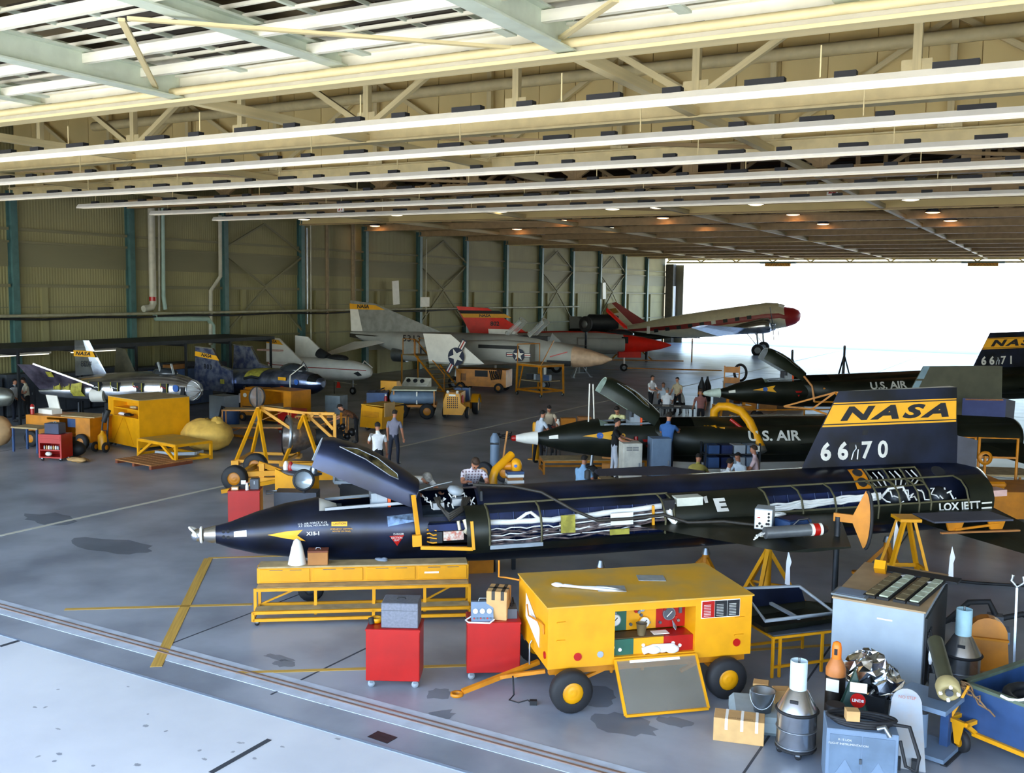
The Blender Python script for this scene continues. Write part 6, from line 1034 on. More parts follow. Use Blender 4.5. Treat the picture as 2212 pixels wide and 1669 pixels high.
rail_stand('yellow tube step stand behind the canvas sack', (-26.6, 25.6, 0), math.radians(35), 2.4, 1.4, 1.1); rail_stand('long low yellow step stand near the blue vacuum', (-24.9, 27.6, 0), math.radians(30), 1.9, 1.2, .8)
o = MB().bar(G(455, 935) + V(0, 0, .06), G(550, 950) + V(0, 0, .06), .1, .08).build('tow_pole', YELD); tag(o, 'yellow tow pole lying on the floor near the engine stand', 'pole'); MB().sph(G(550, 950) + V(0, 0, .06), .08, 8).build('pole_end', YELD, o)
# workshop canopy and lockers on the wall
t = thing('mezzanine_shelter', 'dark steel shop shelter roof with posts along the left wall', 'shelter', (0, 0, 0)); xs = (-39.15, -35.6); ys = (18, 38.2)
lbox(t, 'roof_sheet', DRK, xs[0], ys[0], 2.95, xs[1], ys[1], 3.12)
for i in range(8): y = ys[0] + .3 + i * 2.8; MB().bar((xs[1], y, 0), (xs[1], y, 3.0), .09, .09).build('post', DRK, t); MB().bar((xs[0], y, 2.9), (xs[1], y, 2.9), .08, .12).build('beam', DRK, t)
for py0, l in ((25.2, 'pale fluorescent fixture under the dark shelter roof near fin 804'), (28.6, 'longer fluorescent fixture under the dark shelter roof')):
    o = thing('shop_light', l, 'light', (-37.2, py0, 2.7)); lbox(o, 'housing', WHT, -.12, -1.2, .04, .12, 1.2, .12); lbox(o, 'tube_glow', mat('shop_tube', 'f0ecd8', .5, var=0, emit=.5), -.05, -1.15, 0, .05, 1.15, .04); MB().bar((0, -.9, .12), (0, -.9, .26), .02, .02).bar((0, .9, .12), (0, .9, .26), .02, .02).build('hanger', DRK, o)
LOCK = mat('locker_grey_blue', '444a54', .5, var=.1)
for i in range(9):
    y = 19.0 + i * 2.1; o = thing('steel_locker', 'grey-blue steel locker ' + ('nearest the rolling drop tank', 'second along the wall row', 'third along the wall row', 'fourth along the wall row', 'fifth, behind fin 804', 'sixth along the wall row', 'seventh along the wall row', 'eighth along the wall row', 'last of the wall row')[i] + ' under the shelter', 'locker', (-39.3, y, 0), group='lockers under the shelter'); lbox(o, 'body', LOCK, 0, 0, .08, .8, 1.9, 1.7 + .12 * (i % 2)); lbox(o, 'plinth', DRK, .03, .03, 0, .75, 1.87, .08)
    for k in range(3): dd = lbox(o, 'door', LOCK, .8, .05 + k * .61, .14, .82, .62 + k * .61, 1.62); lbox(dd, 'handle', STEEL, .82, .5 + k * .61, .9, .84, .53 + k * .61, 1.0)
o = thing('supply_cabinet', 'blue supply cabinet with cartons on top near the silver nose', 'cabinet', (-36.9, 31.2, 0)); lbox(o, 'body', BLUD, 0, 0, .06, .9, 3.1, 1.75); lbox(o, 'plinth', DRK, .03, .03, 0, .87, 3.07, .06); [lbox(o, 'door', mat('blue_door', '33507e', .5), .9, .05 + k * .76, .12, .92, .76 + k * .76, 1.68) for k in range(4)]
carton('small brown carton on top of the blue supply cabinet', V(-36.4, 32.3, 1.752), .2, .5, 1.0, .22, m=CARDD, tape=False)
t = thing('step_ladder', 'yellow step ladder beside lifting body 803 tail', 'ladder', G(400, 862) + V(1.3, -.3, 0), .3)
for s in (-.3, .3): MB().bar((s, 0, 0), (s * .7, .35, 1.7), .06, .06).bar((s, .8, 0), (s * .7, .4, 1.7), .05, .05).build('rail', YELD, t)
for k in range(4): lbox(t, 'tread', YELD, -.28, .05 + .09 * k, .3 + .38 * k, .28, .2 + .09 * k, .34 + .38 * k)
# ---- power unit, dish and cabinets by the blue-silver body
t = thing('gauge_unit', 'orange-yellow gauge console on wheels with round dials', 'console', G(520, 908), math.radians(5)); MB().box(0, 0, .25, .95, .8, 1.3).box(0, .3, 1.3, .95, .8, 1.4).build('body', YELD, t); [MB().cyl((.25 + .3 * k, 0, 1.1), (.25 + .3 * k, -.03, 1.1), .09, n=14).build('gauge', WHT, t) for k in range(2)]; [lbox(t, 'grille_bar', BLK, .1, -.01, .4 + .1 * k, .85, 0, .44 + .1 * k) for k in range(3)]
for x in (.12, .83): wheel(t, (x, -.02, .18), .18, .12, hub=YELD); wheel(t, (x, .85, .18), .18, .12, hub=YELD)
t = thing('storage_box', 'open-sided yellow storage box with shelf below the silver nose', 'cabinet', G(566, 912), math.radians(-5)); MB().box(0, 0, .15, .08, 1.1, 1.35).box(1.3, 0, .15, 1.75, 1.1, 1.35).box(.08, 1.0, .15, 1.3, 1.1, 1.35).box(0, 0, 1.35, 1.75, 1.1, 1.42).box(0, 0, .1, 1.75, 1.1, .15).build('body', YELD, t); lbox(t, 'shelf', WOOD, .08, .05, .7, 1.3, 1.0, .74)
for x in (.1, 1.65):
    for y in (.1, 1.0): caster(t, (x, y, 0), .05)
t = thing('dish_stand', 'round glazed dish lamp on a white pedestal before the gauge console', 'lamp', G(556, 918)); MB().lathe([(.14, 0), (.1, .6), (.13, .7)], n=16, cap0=True, cap1=True).build('pedestal', GRY, t); MB().lathe([(.42, 0), (.44, .05), (.42, .1)], o=(0, .05, 1.15), ax=(0, -1, .1), n=24).build('ring', STEEL, t); MB().lathe([(.42, .02), (.3, -.1), (.001, -.15)], o=(0, .05, 1.15), ax=(0, -1, .1), n=24).build('dish', GLASS, t); MB().bar((0, 0, .7), (0, 0, 1.55), .06, .04).build('mast', STEEL, t)
c4 = tool_cabinet('red tool cabinet beneath the yellow storage box', G(600, 934), math.radians(4), w=.95, d=.6, h=.95)
t = thing('shop_vacuum', 'blue drum shop vacuum with black hose', 'vacuum', G(500, 922)); MB().lathe([(.3, .1), (.32, .14), (.32, .62), (.2, .75), (.08, .8)], n=20, cap0=True, cap1=True).build('drum', BLUD, t); MB().tube([(-.2, 0, .7), (-.5, 0, .8), (-.55, -.1, .4), (-.5, -.2, .05)], .05, 8).build('hose', BLK, t); [caster(t, (.2 * math.cos(k * 2.1), .2 * math.sin(k * 2.1), 0), .05) for k in range(3)]
def plain_cab(label, loc, ang, w, d, h, m, vents=0, name='equipment_cabinet'):
    t = thing(name, label, 'cabinet', loc, ang); lbox(t, 'body', m, 0, 0, .05, w, d, h, bevel=.008); lbox(t, 'plinth', DRK, .03, .03, 0, w - .03, d - .03, .05); lbox(t, 'front_door', m, .04, -.012, .1, w - .04, 0, h - .06)
    for z in ((h - .2, .14) if vents else ()):
        for x in (.1, w * .5):
            for q in range(4): lbox(t, 'vent_slot', DGRY, x, -.016, z + q * .03, x + w * .3, -.012, z + q * .03 + .014)
    lbox(t, 'handle', STEEL, w - .1, -.03, h * .5, w - .07, -.012, h * .5 + .12); return t
plain_cab('grey cabinet behind the red streamers near the vacuum', G(452, 906), math.radians(-3), .95, .8, 1.05, GRY); plain_cab('pale grey cabinet behind the rocket engine', G(702, 897), math.radians(10), .75, .7, .9, mat('pale_grey', 'a8b4ba', .5)); plain_cab('white vented cabinet in front of the middle rocket plane', V(-10.72, 25.5, 0), math.radians(36), .56, .55, 1.36, mat('cream_white', 'd6d2c4', .5), 1); plain_cab('steel-blue cabinet beside the white vented cabinet', V(-10.02, 25.95, 0), math.radians(36), .56, .55, 1.5, BLUG)
for a_, b_, l in (((468, 862), (520, 868), 'red remove-before-flight paddle on a rod at the grey cabinet'), ((722, 823), (770, 830), 'red paddle hanging from the white body nose')):
    g0 = G(a_[0], a_[1] + 34); p = Vector((g0.x, g0.y, hz(g0, *a_))); g1 = G(b_[0], b_[1] + 34); q = Vector((g1.x, g1.y, hz(g1, *b_))); o = thing('warning_paddle', l, 'paddle'); MB().bar(p, q, .03, .03).build('rod', PIPE, o); c = p.lerp(q, .2); MB().prism([(-.06, 0), (.06, 0), (.12, -.32), (-.12, -.32)], c, (1, .3, 0), (0, 0, 1), .02).build('paddle', DAYRED, o); MB().bar(p, (p.x, p.y, 0), .03, .03).build('support', DSTEEL, o)
# ---- engine stand and engine on its dolly
E0 = G(510, 1003); ex = V(.86, .5, 0); ey = V(-.5, .86, 0)
t = thing('engine_stand', 'yellow A-frame engine stand holding a rocket engine', 'stand', E0, math.atan2(.42, .9)); S_ = lambda x, y, z: V(x, y, z)
for x in (0, 1.25):
    pass
bars = [((0, 0, .12), (.55, .5, 1.75)), ((0, 0, .12), (0, 1.5, .12)), ((0, 1.5, .12), (.55, 1.0, 1.75)), ((1.55, 0, .12), (2.05, .5, 1.55)), ((1.55, 0, .12), (1.55, 1.5, .12)), ((1.55, 1.5, .12), (2.05, 1.0, 1.55)), ((0, 0, .12), (1.55, 0, .12)), ((0, 1.5, .12), (1.55, 1.5, .12)), ((.55, .75, 1.75), (2.05, .75, 1.6)), ((1.0, 0, .12), (.55, .5, 1.75)), ((2.7, 0, .12), (2.05, .5, 1.55)), ((1.55, 0, .12), (2.7, 0, .12)), ((2.7, 0, .12), (2.7, 1.5, .12)), ((2.05, .75, 1.6), (3.0, .75, 1.6)), ((3.0, .75, 1.6), (3.0, .75, .5)), ((2.7, .75, .15), (3.0, .75, .6)), ((.55, .5, 1.75), (.55, 1.0, 1.75)), ((2.05, .5, 1.55), (2.05, 1.0, 1.55)), ((.6, .75, 1.7), (1.7, .75, 1.0)), ((2.1, .75, 1.55), (2.95, .75, .8)), ((2.3, .75, 1.6), (2.15, .75, 1.35)), ((2.5, .75, 1.6), (2.95, .75, 1.1))]
for p, q in bars: MB().bar(p, q, .09, .09).build('frame_bar', YEL, t)
for x, y in ((0, 0), (1.55, 0), (2.7, 0), (0, 1.5), (1.55, 1.5), (2.7, 1.5)): MB().box(x - .12, y - .12, 0, x + .12, y + .12, .14).build('foot_block', YEL, t)
en = thing('rocket_engine', 'rocket engine with large ribbed steel bell hung in the yellow stand', 'engine', E0 + Matrix.Rotation(t.rotation_euler.z, 3, 'Z') @ V(1.7, .75, .85), math.radians(62))
bell = MB().lathe([(.6, -.3), (.62, -.28), (.56, 0), (.42, .35), (.26, .6), (.22, .66), (.26, .55), (.4, .33), (.54, 0), (.58, -.29)], ax=(1, -.15, -.1), n=32).build('bell', mat('engine_steel', 'b0a8a4', .3, .85, var=.15, scale=8), en)
for k in range(16): a_ = 2 * PI * k / 16; 
MB().lathe([(.62, -.32), (.66, -.3), (.66, -.22), (.62, -.2)], ax=(1, -.15, -.1), n=32).build('rim', STEEL, bell)
o = MB().lathe([(.24, .6), (.3, .8), (.34, 1.1), (.3, 1.5)], ax=(1, -.15, -.1), n=18, cap1=True).build('chamber', DRK, en); m = MB(); [m.tube(wob((.7, -.3 + .07 * k, -.25 + .05 * k), (1.7, -.35 + .08 * k, -.2 + .06 * k), 8, .1, 800 + k), .03, 6) for k in range(9)]; m.build('plumbing', DSTEEL, en); m = MB(); [m.sph((.9 + .2 * k, -.35 + .1 * (k % 3), -.1 + .12 * (k % 4)), .1 + .02 * (k % 3), 10) for k in range(6)]; m.build('valve_cluster', mat('dark_engine', '2b2a2c', .4, .6), en)
MB().bar((1.0, -.1, .3), (1.0, -.1, .76), .06, .06).bar((1.5, -.2, .3), (1.5, -.2, .7), .06, .06).build('hanger', YELD, en)
t = thing('tow_dolly', 'long yellow axle dolly with black tyres and tow bar', 'dolly', G(508, 1060), math.radians(28)); wheel(t, (0, 0, .36), .36, .26, hub=YELD); wheel(t, (0, 2.0, .36), .36, .26, hub=YELD); wheel(t, (3.2, 0, .36), .36, .26, hub=YELD)
for p, q, ww in (((.1, .1, .45), (1.3, .25, .5), .14), ((.1, .1, .3), (1.3, .2, .3), .14), ((1.2, .0, .42), (3.7, .2, .5), .22), ((1.2, 1.6, .42), (3.7, 1.6, .5), .22), ((.7, .2, .3), (.7, .2, .75), .14), ((.6, .2, .75), (1.3, .4, .45), .14), ((0, 0, .36), (0, 2.0, .36), .14), ((1.3, .2, .4), (1.3, 1.7, .4), .14), ((1.4, .0, .35), (-.2, -.6, .1), .1), ((3.2, 0, .36), (3.2, 1.6, .4), .14), ((3.6, .2, .45), (3.6, 1.6, .45), .14)): MB().bar(p, q, ww, ww).build('frame_bar', YEL, t)
wheel(t, (3.2, 1.9, .36), .36, .26, hub=YELD)
t = thing('engine_support', 'yellow sheet-metal stand with bottles behind the red cabinet', 'stand', G(598, 1105), math.radians(-6)); MB().prism([(0, 0), (.62, 0), (.62, .95), (0, 1.1)], (0, 0, 0), (1, 0, 0), (0, 0, 1), .05).box(.55, -.1, 0, 1.05, .45, 1.0).build('sheet_body', YEL, t); lbox(t, 'tray', DGRY, 0, -.02, 1.0, 1.1, .5, 1.05); ES = t
for k, (u, mm, l) in enumerate(((.12, WHT, 'white flask on the yellow sheet stand'), (.28, RED, 'small red bottle on the yellow sheet stand'), (.62, GRY, 'grey gas cylinder lying on the yellow sheet stand'), (1.04, STEEL, 'steel cup on the yellow sheet stand'))):
    o = (MB().cyl((-.25, 0, .09), (.35, 0, .09), .09, n=16) if k == 2 else MB().lathe([(.07, 0), (.08, .1), (.05, .18), (.03, .22)], n=14, cap0=True, cap1=True)).build('flask', mm); o.location = t.location + V(u, .22, 1.052); tag(o, l, 'flask')
t = thing('blue_locker', 'dark slate floor locker with small round mirror in front', 'locker', G(592, 1135), math.radians(30)); lbox(t, 'body', mat('slate', '3a4250', .5), 0, 0, 0, 1.0, .5, .8); MB().lathe([(.001, 0), (.2, 0), (.22, .02), (.2, .05)], o=(.72, -.08, 1.12), ax=(.2, -1, .1), n=22).build('mirror', mat('mirror_pale', 'b8c6d0', .15, .4), t); MB().lathe([(.21, -.03), (.26, 0), (.25, .06), (.21, .05)], o=(.72, -.08, 1.12), ax=(.2, -1, .1), n=22).build('mirror_rim', DRK, t); MB().bar((.72, -.05, .8), (.72, -.05, .95), .05, .05).build('mirror_post', BLK, t); MB().tube([(.0, -.05, .8), (-.15, -.1, .78), (-.15, -.1, .85), (.1, -.1, .86)], .02, 6).build('grab_handle', STEEL, t)
t = thing('seat_rack', 'pale blue-grey perforated rack behind the raised canopy', 'rack', G(722, 1105), math.radians(25)); MB().bar((0, 0, .75), (1.2, 0, .75), .05, .08).bar((0, 0, .75), (0, 0, 1.35), .05, .05).bar((1.2, 0, .75), (1.2, 0, 1.35), .05, .05).bar((0, 0, 1.35), (1.2, 0, 1.35), .05, .05).bar((.3, 0, .8), (.6, 0, 1.35), .05, .05).build('frame', mat('pale_blue_grey2', 'a8b4c0', .5), t); lbox(t, 'back_sheet', mat('pale_blue_grey2', 'a8b4c0', .5), 0, .1, .78, 1.2, .14, 1.34); [MB().cyl((.15 + .16 * k, .1, 1.0 + .12 * (k % 2)), (.15 + .16 * k, .08, 1.0 + .12 * (k % 2)), .05, n=12).build('round_hole', BLK, t) for k in range(7)]; lbox(t, 'black_equipment', BLK, .2, -.2, .42, 1.2, .3, .73); [MB().bar((x, y, 0), (x, y, .42), .06, .06).build('leg', YEL, t) for x in (.2, 1.15) for y in (-.15, .3)]; MB().bar((.15, -.15, .4), (1.25, -.15, .4), .06, .06).build('rail', YEL, t)
# ---- yellow generator, tank trailer, tractor, consoles
t = thing('generator_set', 'boxy yellow generator with louvred front beside the tank trailer', 'generator', G(777, 928), math.radians(-4)); MB().prism([(0, .12), (1.15, .12), (1.2, .95), (.1, 1.02)], (0, 0, 0), (1, 0, 0), (0, 0, 1), -1.3).build('body', YEL, t); [lbox(t, 'louvre', YELD, .1, -.012, .55 + .05 * k, 1.0, 0, .57 + .05 * k) for k in range(5)]; lbox(t, 'top_cover', YELT, .08, 0, 1.02, 1.2, 1.3, 1.05); wheel(t, (.25, .2, .14), .14, .1); wheel(t, (.9, .2, .14), .14, .1); wheel(t, (.25, 1.1, .14), .14, .1); wheel(t, (.9, 1.1, .14), .14, .1); lbox(t, 'cardboard_flap', CARD, 1.2, .1, .6, 1.24, .7, 1.15)
t = thing('tank_trailer', 'blue-grey high-pressure bottle trailer with pale flat roof', 'trailer', (-25.6, 34.4, 0), math.radians(32)); L = 2.15; lbox(t, 'bed', YELD, 0, 0, .5, L, 1.5, .6); lbox(t, 'roof', mat('pale_green_roof', 'b9bea4', .6), .2, 0, 1.22, L, 1.5, 1.27)
for k in range(4): MB().lathe([(.08, -.1), (.26, 0), (.27, .1), (.27, L - .4), (.2, L - .25)], o=(.2, .2 + .37 * k, .9), ax=(1, 0, 0), n=20, cap0=True, cap1=True).build('pressure_bottle', BLUG, t)
for x in (.3, L - .1):
    for y in (0, 1.5): MB().bar((x, y, .6), (x, y, 1.22), .05, .05).build('post', YELD, t)
for x in (.6, L - .4):
    for y in (-.1, 1.6): wheel(t, (x, y, .34), .34, .22, hub=YELD)
MB().cyl((1.3, -.03, 1.18), (1.3, -.03, .64), .03).build('white_strap', WHT, t); lbox(t, 'front_cowl', BLUD, -.9, .2, .6, 0, 1.3, 1.1); lbox(t, 'front_bed', YELD, -1.1, .1, .35, 0, 1.4, .6); MB().lathe([(.18, 0), (.2, 0)], o=(-.3, .6, 1.25), ax=(.4, 0, 1), n=16).tube([V(-.35 + .2 * math.cos(q), .6 + .2 * math.sin(q), 1.2 + .08 * math.cos(q)) for q in np.linspace(0, 2 * PI, 15)[:-1]], .02, 6, closed=True).build('steering_wheel', BLK, t); wheel(t, (-.6, .05, .3), .3, .2, hub=YELD); wheel(t, (-.6, 1.45, .3), .3, .2, hub=YELD); MB().bar((-.2, .6, .6), (-.32, .6, 1.15), .04, .04).build('steering_column', BLK, t)
o = MB().lathe([(.07, 0), (.075, .3), (.04, .4)], n=14, cap0=True, cap1=True).build('fire_extinguisher', RED); o.location = t.location + Matrix.Rotation(math.radians(32), 3, 'Z') @ V(-.05, .02, .602); tag(o, 'red fire extinguisher with white cap on the tank trailer bed', 'extinguisher'); MB().cyl((0, 0, .38), (0, 0, .46), .045).build('cap', WHT, o); MB().cyl((0, 0, .02), (0, 0, .15), .077).build('white_band', WHT, o)
t = thing('tow_tractor', 'yellow tow tractor with perforated grille and blue seat', 'tractor', G(957, 905), math.radians(22)); MB().prism([(0, .2), (.85, .2), (1.0, .55), (.75, .75), (.7, 1.12), (.12, 1.12), (0, .75)], (0, 0, 0), (1, 0, 0), (0, 0, 1), -.25).build('grille_shell', YEL, t); MB().box(.1, .25, .3, .75, 1.3, 1.15).box(.05, 1.3, .3, .95, 2.4, .62).build('hood', YEL, t)
[lbox(t, 'grille_hole', BLK, .18 + .085 * i, -.006, .5 + .085 * j, .225 + .085 * i, 0, .545 + .085 * j) for i in range(6) for j in range(6)]
for x in (.2, .62): MB().cyl((x, .12, 1.1), (x, .0, 1.22), .06, n=12).build('headlamp', WHT, t)
lbox(t, 'number_plate', PAPER, .25, -.01, 1.02, .55, 0, 1.1); lbox(t, 'seat', BLUD, .1, 1.9, .62, .8, 2.3, 1.2); lbox(t, 'seat_cushion', BLUD, .15, 1.5, .62, .75, 1.95, .8); MB().tube([V(.4 + .18 * math.cos(q), 1.4 + .05 * math.sin(q), 1.15 + .16 * math.sin(q)) for q in np.linspace(0, 2 * PI, 15)[:-1]], .02, 6, closed=True).build('steering_wheel', BLK, t); MB().bar((.4, 1.3, .9), (.4, 1.4, 1.15), .03, .03).build('steering_column', YEL, t)
for x in (-.02, .98): wheel(t, (x, .5, .26), .26, .16, ax=(1, 0, 0), hub=YEL)
for x in (-.15, 1.12): wheel(t, (x, 2.0, .42), .42, .26, ax=(1, 0, 0), hub=YEL, hr=.6); MB().loft([[V(x + s_, 2.0 + .5 * math.cos(q), .45 + .5 * math.sin(q)) for s_ in (-.17, .17)] for q in np.linspace(.1, PI - .3, 9)], False, False, False).build('mudguard', YEL, t)
o = MB().lathe([(.05, 0), (.055, .26), (.03, .34)], n=12, cap0=True, cap1=True).build('fire_extinguisher', RED); o.location = t.location + Matrix.Rotation(math.radians(22), 3, 'Z') @ V(.8, .35, .7); tag(o, 'small red fire extinguisher clamped beside the tractor hood', 'extinguisher'); MB().cyl((0, 0, -.1), (0, 0, .0), .05).build('bracket', YEL, o)
t = thing('control_console', 'slanted yellow control console behind the tank trailer', 'console', G(822, 890), .2); MB().prism([(0, 0), (.8, 0), (.8, 1.0), (.35, 1.45), (0, 1.45)], (0, 0, 0), (0, 1, 0), (0, 0, 1), .8).build('body', YEL, t); [MB().cyl((.2 + .2 * k, -.0 + .02, 1.0), (.2 + .2 * k, -.03, 1.0), .05, n=10).build('gauge', DRK, t) for k in range(3)]
t = thing('control_console', 'white instrument panel with three dark dials behind the trailer roof', 'console', G(868, 882), .2); MB().box(0, 0, 0, 1.3, .5, 1.15).prism([(0, 1.15), (.5, 1.15), (.5, 1.45)], (0, 0, 0), (0, 1, 0), (0, 0, 1), 1.3).build('body', mat('panel_white', 'd4d2c0', .5), t); [MB().cyl((.25 + .35 * k, .22, 1.3), (.25 + .35 * k, .17, 1.36), .1, n=12).build('dial', DRK, t) for k in range(3)]
t = thing('ground_power_unit', 'yellow ground power unit with black cables by the star insignia', 'generator', (-29.6, 46.2, 0), math.radians(14)); L = 2.9; MB().box(0, 0, .3, L, 1.3, 1.25).build('body', YELD, t); lbox(t, 'dark_window', BLK, 1.1, -.01, .85, 1.85, 0, 1.2); [lbox(t, 'grille_bar', DRK, .3 + .06 * k, -.01, .6, .33 + .06 * k, 0, 1.0) for k in range(5)]
for x in (.3, L - .4):
    for y in (-.05, 1.35): wheel(t, (x, y, .26), .26, .18, hub=YELD)
m = MB(); [m.tube([V(1.9 + .12 * k, .1, 1.25), V(2.0 + .1 * k, -.08, 1.1), V(2.1 + .1 * k, -.1, .7 + .1 * k), V(2.3 + .1 * k, -.1, .75), V(2.4 + .08 * k, .0, 1.28)], .035, 6) for k in range(4)]; m.build('power_cable', BLK, t)
def stairs(label, foot, ang, n, rise, run, w, m=YELD):
    t = thing('boarding_stairs', label, 'stairs', foot, ang); H = n * rise
    for k in range(n): lbox(t, 'tread', mat('tread_olive', '9a8452', .6), 0, k * run, (k + 1) * rise - .03, w, k * run + run * .9, (k + 1) * rise)
    for x in (0, w): MB().bar((x, 0, 0), (x, n * run, H), .05, .1).build('stringer', m, t); MB().bar((x, n * run, 0), (x, n * run + 1.2, 0.05), .06, .06).bar((x, n * run + 1.2, 0), (x, n * run + 1.2, H), .06, .06).bar((x, 0, .05), (x, n * run + 1.2, .05), .06, .06).build('under_frame', m, t); MB().tube([(x, .1, .1), (x, .1, 1.0), (x, n * run, H + .9), (x, n * run, H)], .03, 6).build('handrail', m, t); MB().tube([(x, n * run + .1, H), (x, n * run + .1, H + .9), (x, n * run + 1.1, H + .9), (x, n * run + 1.1, H)], .03, 6).build('guard_rail', m, t)
    lbox(t, 'landing', mat('tread_olive', '9a8452', .6), 0, n * run, H - .04, w, n * run + 1.2, H); return t
stairs('yellow boarding stairs with handrails at the 5313 jet', G(962, 848), math.radians(75), 8, .24, .32, 1.2)
t = thing('scaffold_tower', 'yellow rolling scaffold with upper platform by the jet cockpit', 'scaffold', G(1117, 852), math.radians(-20)); w, d, H = 1.9, 1.6, 1.75
for x in (0, w):
    for y in (0, d): MB().bar((x * 1.08 - .04 * w, y, .15), (x, y, H), .08, .08).build('post', YELD, t); wheel(t, (x, y, .1), .1, .07)
lbox(t, 'platform', WOOD, -.05, -.05, H - .04, w + .05, d + .05, H)
for z in (.3, H - .1): MB().bar((0, 0, z), (w, 0, z), .08, .1).build('rail', YELD, t); MB().bar((0, d, z), (w, d, z), .08, .1).build('rail', YELD, t); MB().bar((0, 0, z), (0, d, z), .08, .1).build('rail', YELD, t); MB().bar((w, 0, z), (w, d, z), .08, .1).build('rail', YELD, t)
MB().bar((.1, 0, .3), (.5, 0, H), .05, .05).build('ladder_rail', YELD, t); MB().tube([(0, 0, H), (0, 0, H + 1.0), (0, d, H + 1.0), (0, d, H)], .03, 6).build('guard_rail', YELD, t); MB().bar((w, 0, H), (w * .6, d, H + 1.2), .04, .04).build('brace', YELD, t); lbox(t, 'lower_shelf', WOOD, .1, .1, .8, w - .1, d - .1, .84)
for k in range(4): o = MB().cb((0, 0, .15), (.35, .3, .3)).build('parts_crate', (BLK, GRY, DGRY, BLUD)[k]); o.location = t.location + Matrix.Rotation(math.radians(-20), 3, 'Z') @ V(.4 + .38 * k, .6 + .2 * (k % 2), .842); tag(o, ('black', 'light grey', 'dark grey', 'blue')[k] + ' parts crate on the lower scaffold shelf', 'crate'); MB().cb((0, 0, .31), (.3, .25, .02)).build('lid', DGRY, o)
wr = thing('wheel_rack', 'spare aircraft wheel upright on a rack behind the open cockpits', 'wheel', PY(1265, 700, 62)); wheel(wr, (0, 0, 0), .55, .3, ax=(.3, 1, 0), hub=STEEL); MB().bar((0, .1, -.4), (0, .1, -wr.location.z), .12, .12).build('rack_post', DSTEEL, wr)
# ---- around the middle and far rocket planes
t = thing('low_table', 'long low yellow-framed platform in front of the middle rocket plane', 'stand', (-13.75, 26.5, 0), math.radians(36)); frame_cart(t, 3.2, .9, .42, YELD, .06, deck=WOOD, braces=False)
t = thing('parts_desk', 'red desk with cartons where two men are working', 'desk', G(1198, 985), math.radians(36)); lbox(t, 'desk_top', RED, 0, 0, .9, 1.7, .8, .94); [MB().bar((x, y, 0), (x, y, .9), .06, .06).build('leg', DRK, t) for x in (.05, 1.65) for y in (.05, .75)]; lbox(t, 'papers', PAPER, .1, .08, .94, .7, .4, .96); PD = t
pdw = lambda u, v, z=.941: PD.location + Matrix.Rotation(math.radians(36), 3, 'Z') @ V(u, v, z)
carton('orange-brown open carton on the red desk', pdw(.55, .6), .6, .5, .3, .3, m=YELD, tape=False); carton('brown carton at the end of the red desk', pdw(1.1, .5), .6, .45, .35, .36, m=CARDD, tape=False)
o = MB().sph((0, 0, .14), (.36, .28, .16), 10).build('black_bundle', BLK); o.location = pdw(1.5, .4); tag(o, 'black cable bundle at the end of the red desk', 'bundle')
o = MB().lathe([(.07, 0), (.08, .15), (.03, .2), (.03, .26)], n=12, cap0=True, cap1=True).build('wash_bottle', WHT); o.location = pdw(.2, .62); tag(o, 'white wash bottle on the red desk', 'bottle')
t = thing('bollard_post', 'yellow vertical post beside the red desk', 'post', G(1157, 992)); MB().lathe([(.12, 0), (.12, 1.2), (.09, 1.26)], n=16, cap0=True, cap1=True).build('post', YEL, t); lbox(t, 'base_plate', YEL, -.2, -.2, 0, .2, .2, .03)
t = thing('stool', 'small black-legged stool beside the white nose cover', 'stool', G(1195, 992)); lbox(t, 'seat', DRK, -.18, -.18, .5, .18, .18, .55); [MB().bar((x, y, 0), (x * .8, y * .8, .5), .03, .03).build('leg', DRK, t) for x in (-.18, .18) for y in (-.18, .18)]
MM = Matrix.LocRotScale(V(-13.68, 25.3, 1.3), frame_rot(36, .5).to_euler(), None); mp = lambda s, y, z: MM @ V(s, y, z)
t = thing('air_duct', 'thick bent yellow air duct over the middle rocket plane', 'duct'); MB().tube([mp(5.75, .3, .4), mp(5.75, .25, .72), mp(5.88, .15, .86), mp(6.1, -.1, .88), mp(6.35, -.45, .78), mp(6.5, -.75, .5), mp(6.62, -.98, .1), mp(6.7, -1.2, -.2)], .13, 12).build('duct_tube', YEL, t); MB().tube([mp(6.69, -1.18, -.18), mp(6.73, -1.27, -.32)], .135, 12).build('duct_cuff', STEEL, t)
t = thing('electronics_rack', 'open blue electronics rack at the side of the middle rocket plane', 'rack', MM @ V(4.9, -1.6, -1.2), math.radians(36)); t.location.z = 0
[MB().bar((x, y, 0), (x, y, 1.35), .05, .05).build('upright', DSTEEL, t) for x in (0, 1.6) for y in (0, .45)]
for z in (.15, .62, 1.02): lbox(t, 'shelf', DSTEEL, 0, 0, z, 1.6, .45, z + .03)
for k in range(8): lbox(t, 'module', (BLUD, NAVY, GRY, BLUG)[k % 4], .08 + .38 * (k % 4), -.03, .66 if k < 4 else 1.06, .4 + .38 * (k % 4), .4, .95 if k < 4 else 1.3)
lbox(t, 'white_module', WHT, 1.4, -.05, 1.12, 1.58, .1, 1.28)
o = MB(); [o.tube([mp(5.2 + .1 * k, -.5, .35), mp(5.25 + .1 * k, -.75, .2 + .1 * k), mp(5.5 + .1 * k, -.8, .0), mp(5.7, -.85, .15 + .1 * k), mp(5.5, -.7, .3)], .035, 6, closed=True) for k in range(3)]; tag(o.build('yellow_hose', YEL), 'looped yellow air hose hung on the middle rocket plane', 'hose')
o = MB().tube([mp(6.0, -.5, .55), mp(6.3, -.72, .3), mp(6.35, -.78, .0), mp(6.3, -.9, -.2)], .05, 8).build('red_strap', RED); tag(o, 'dark red strap over the middle rocket plane flank', 'strap')
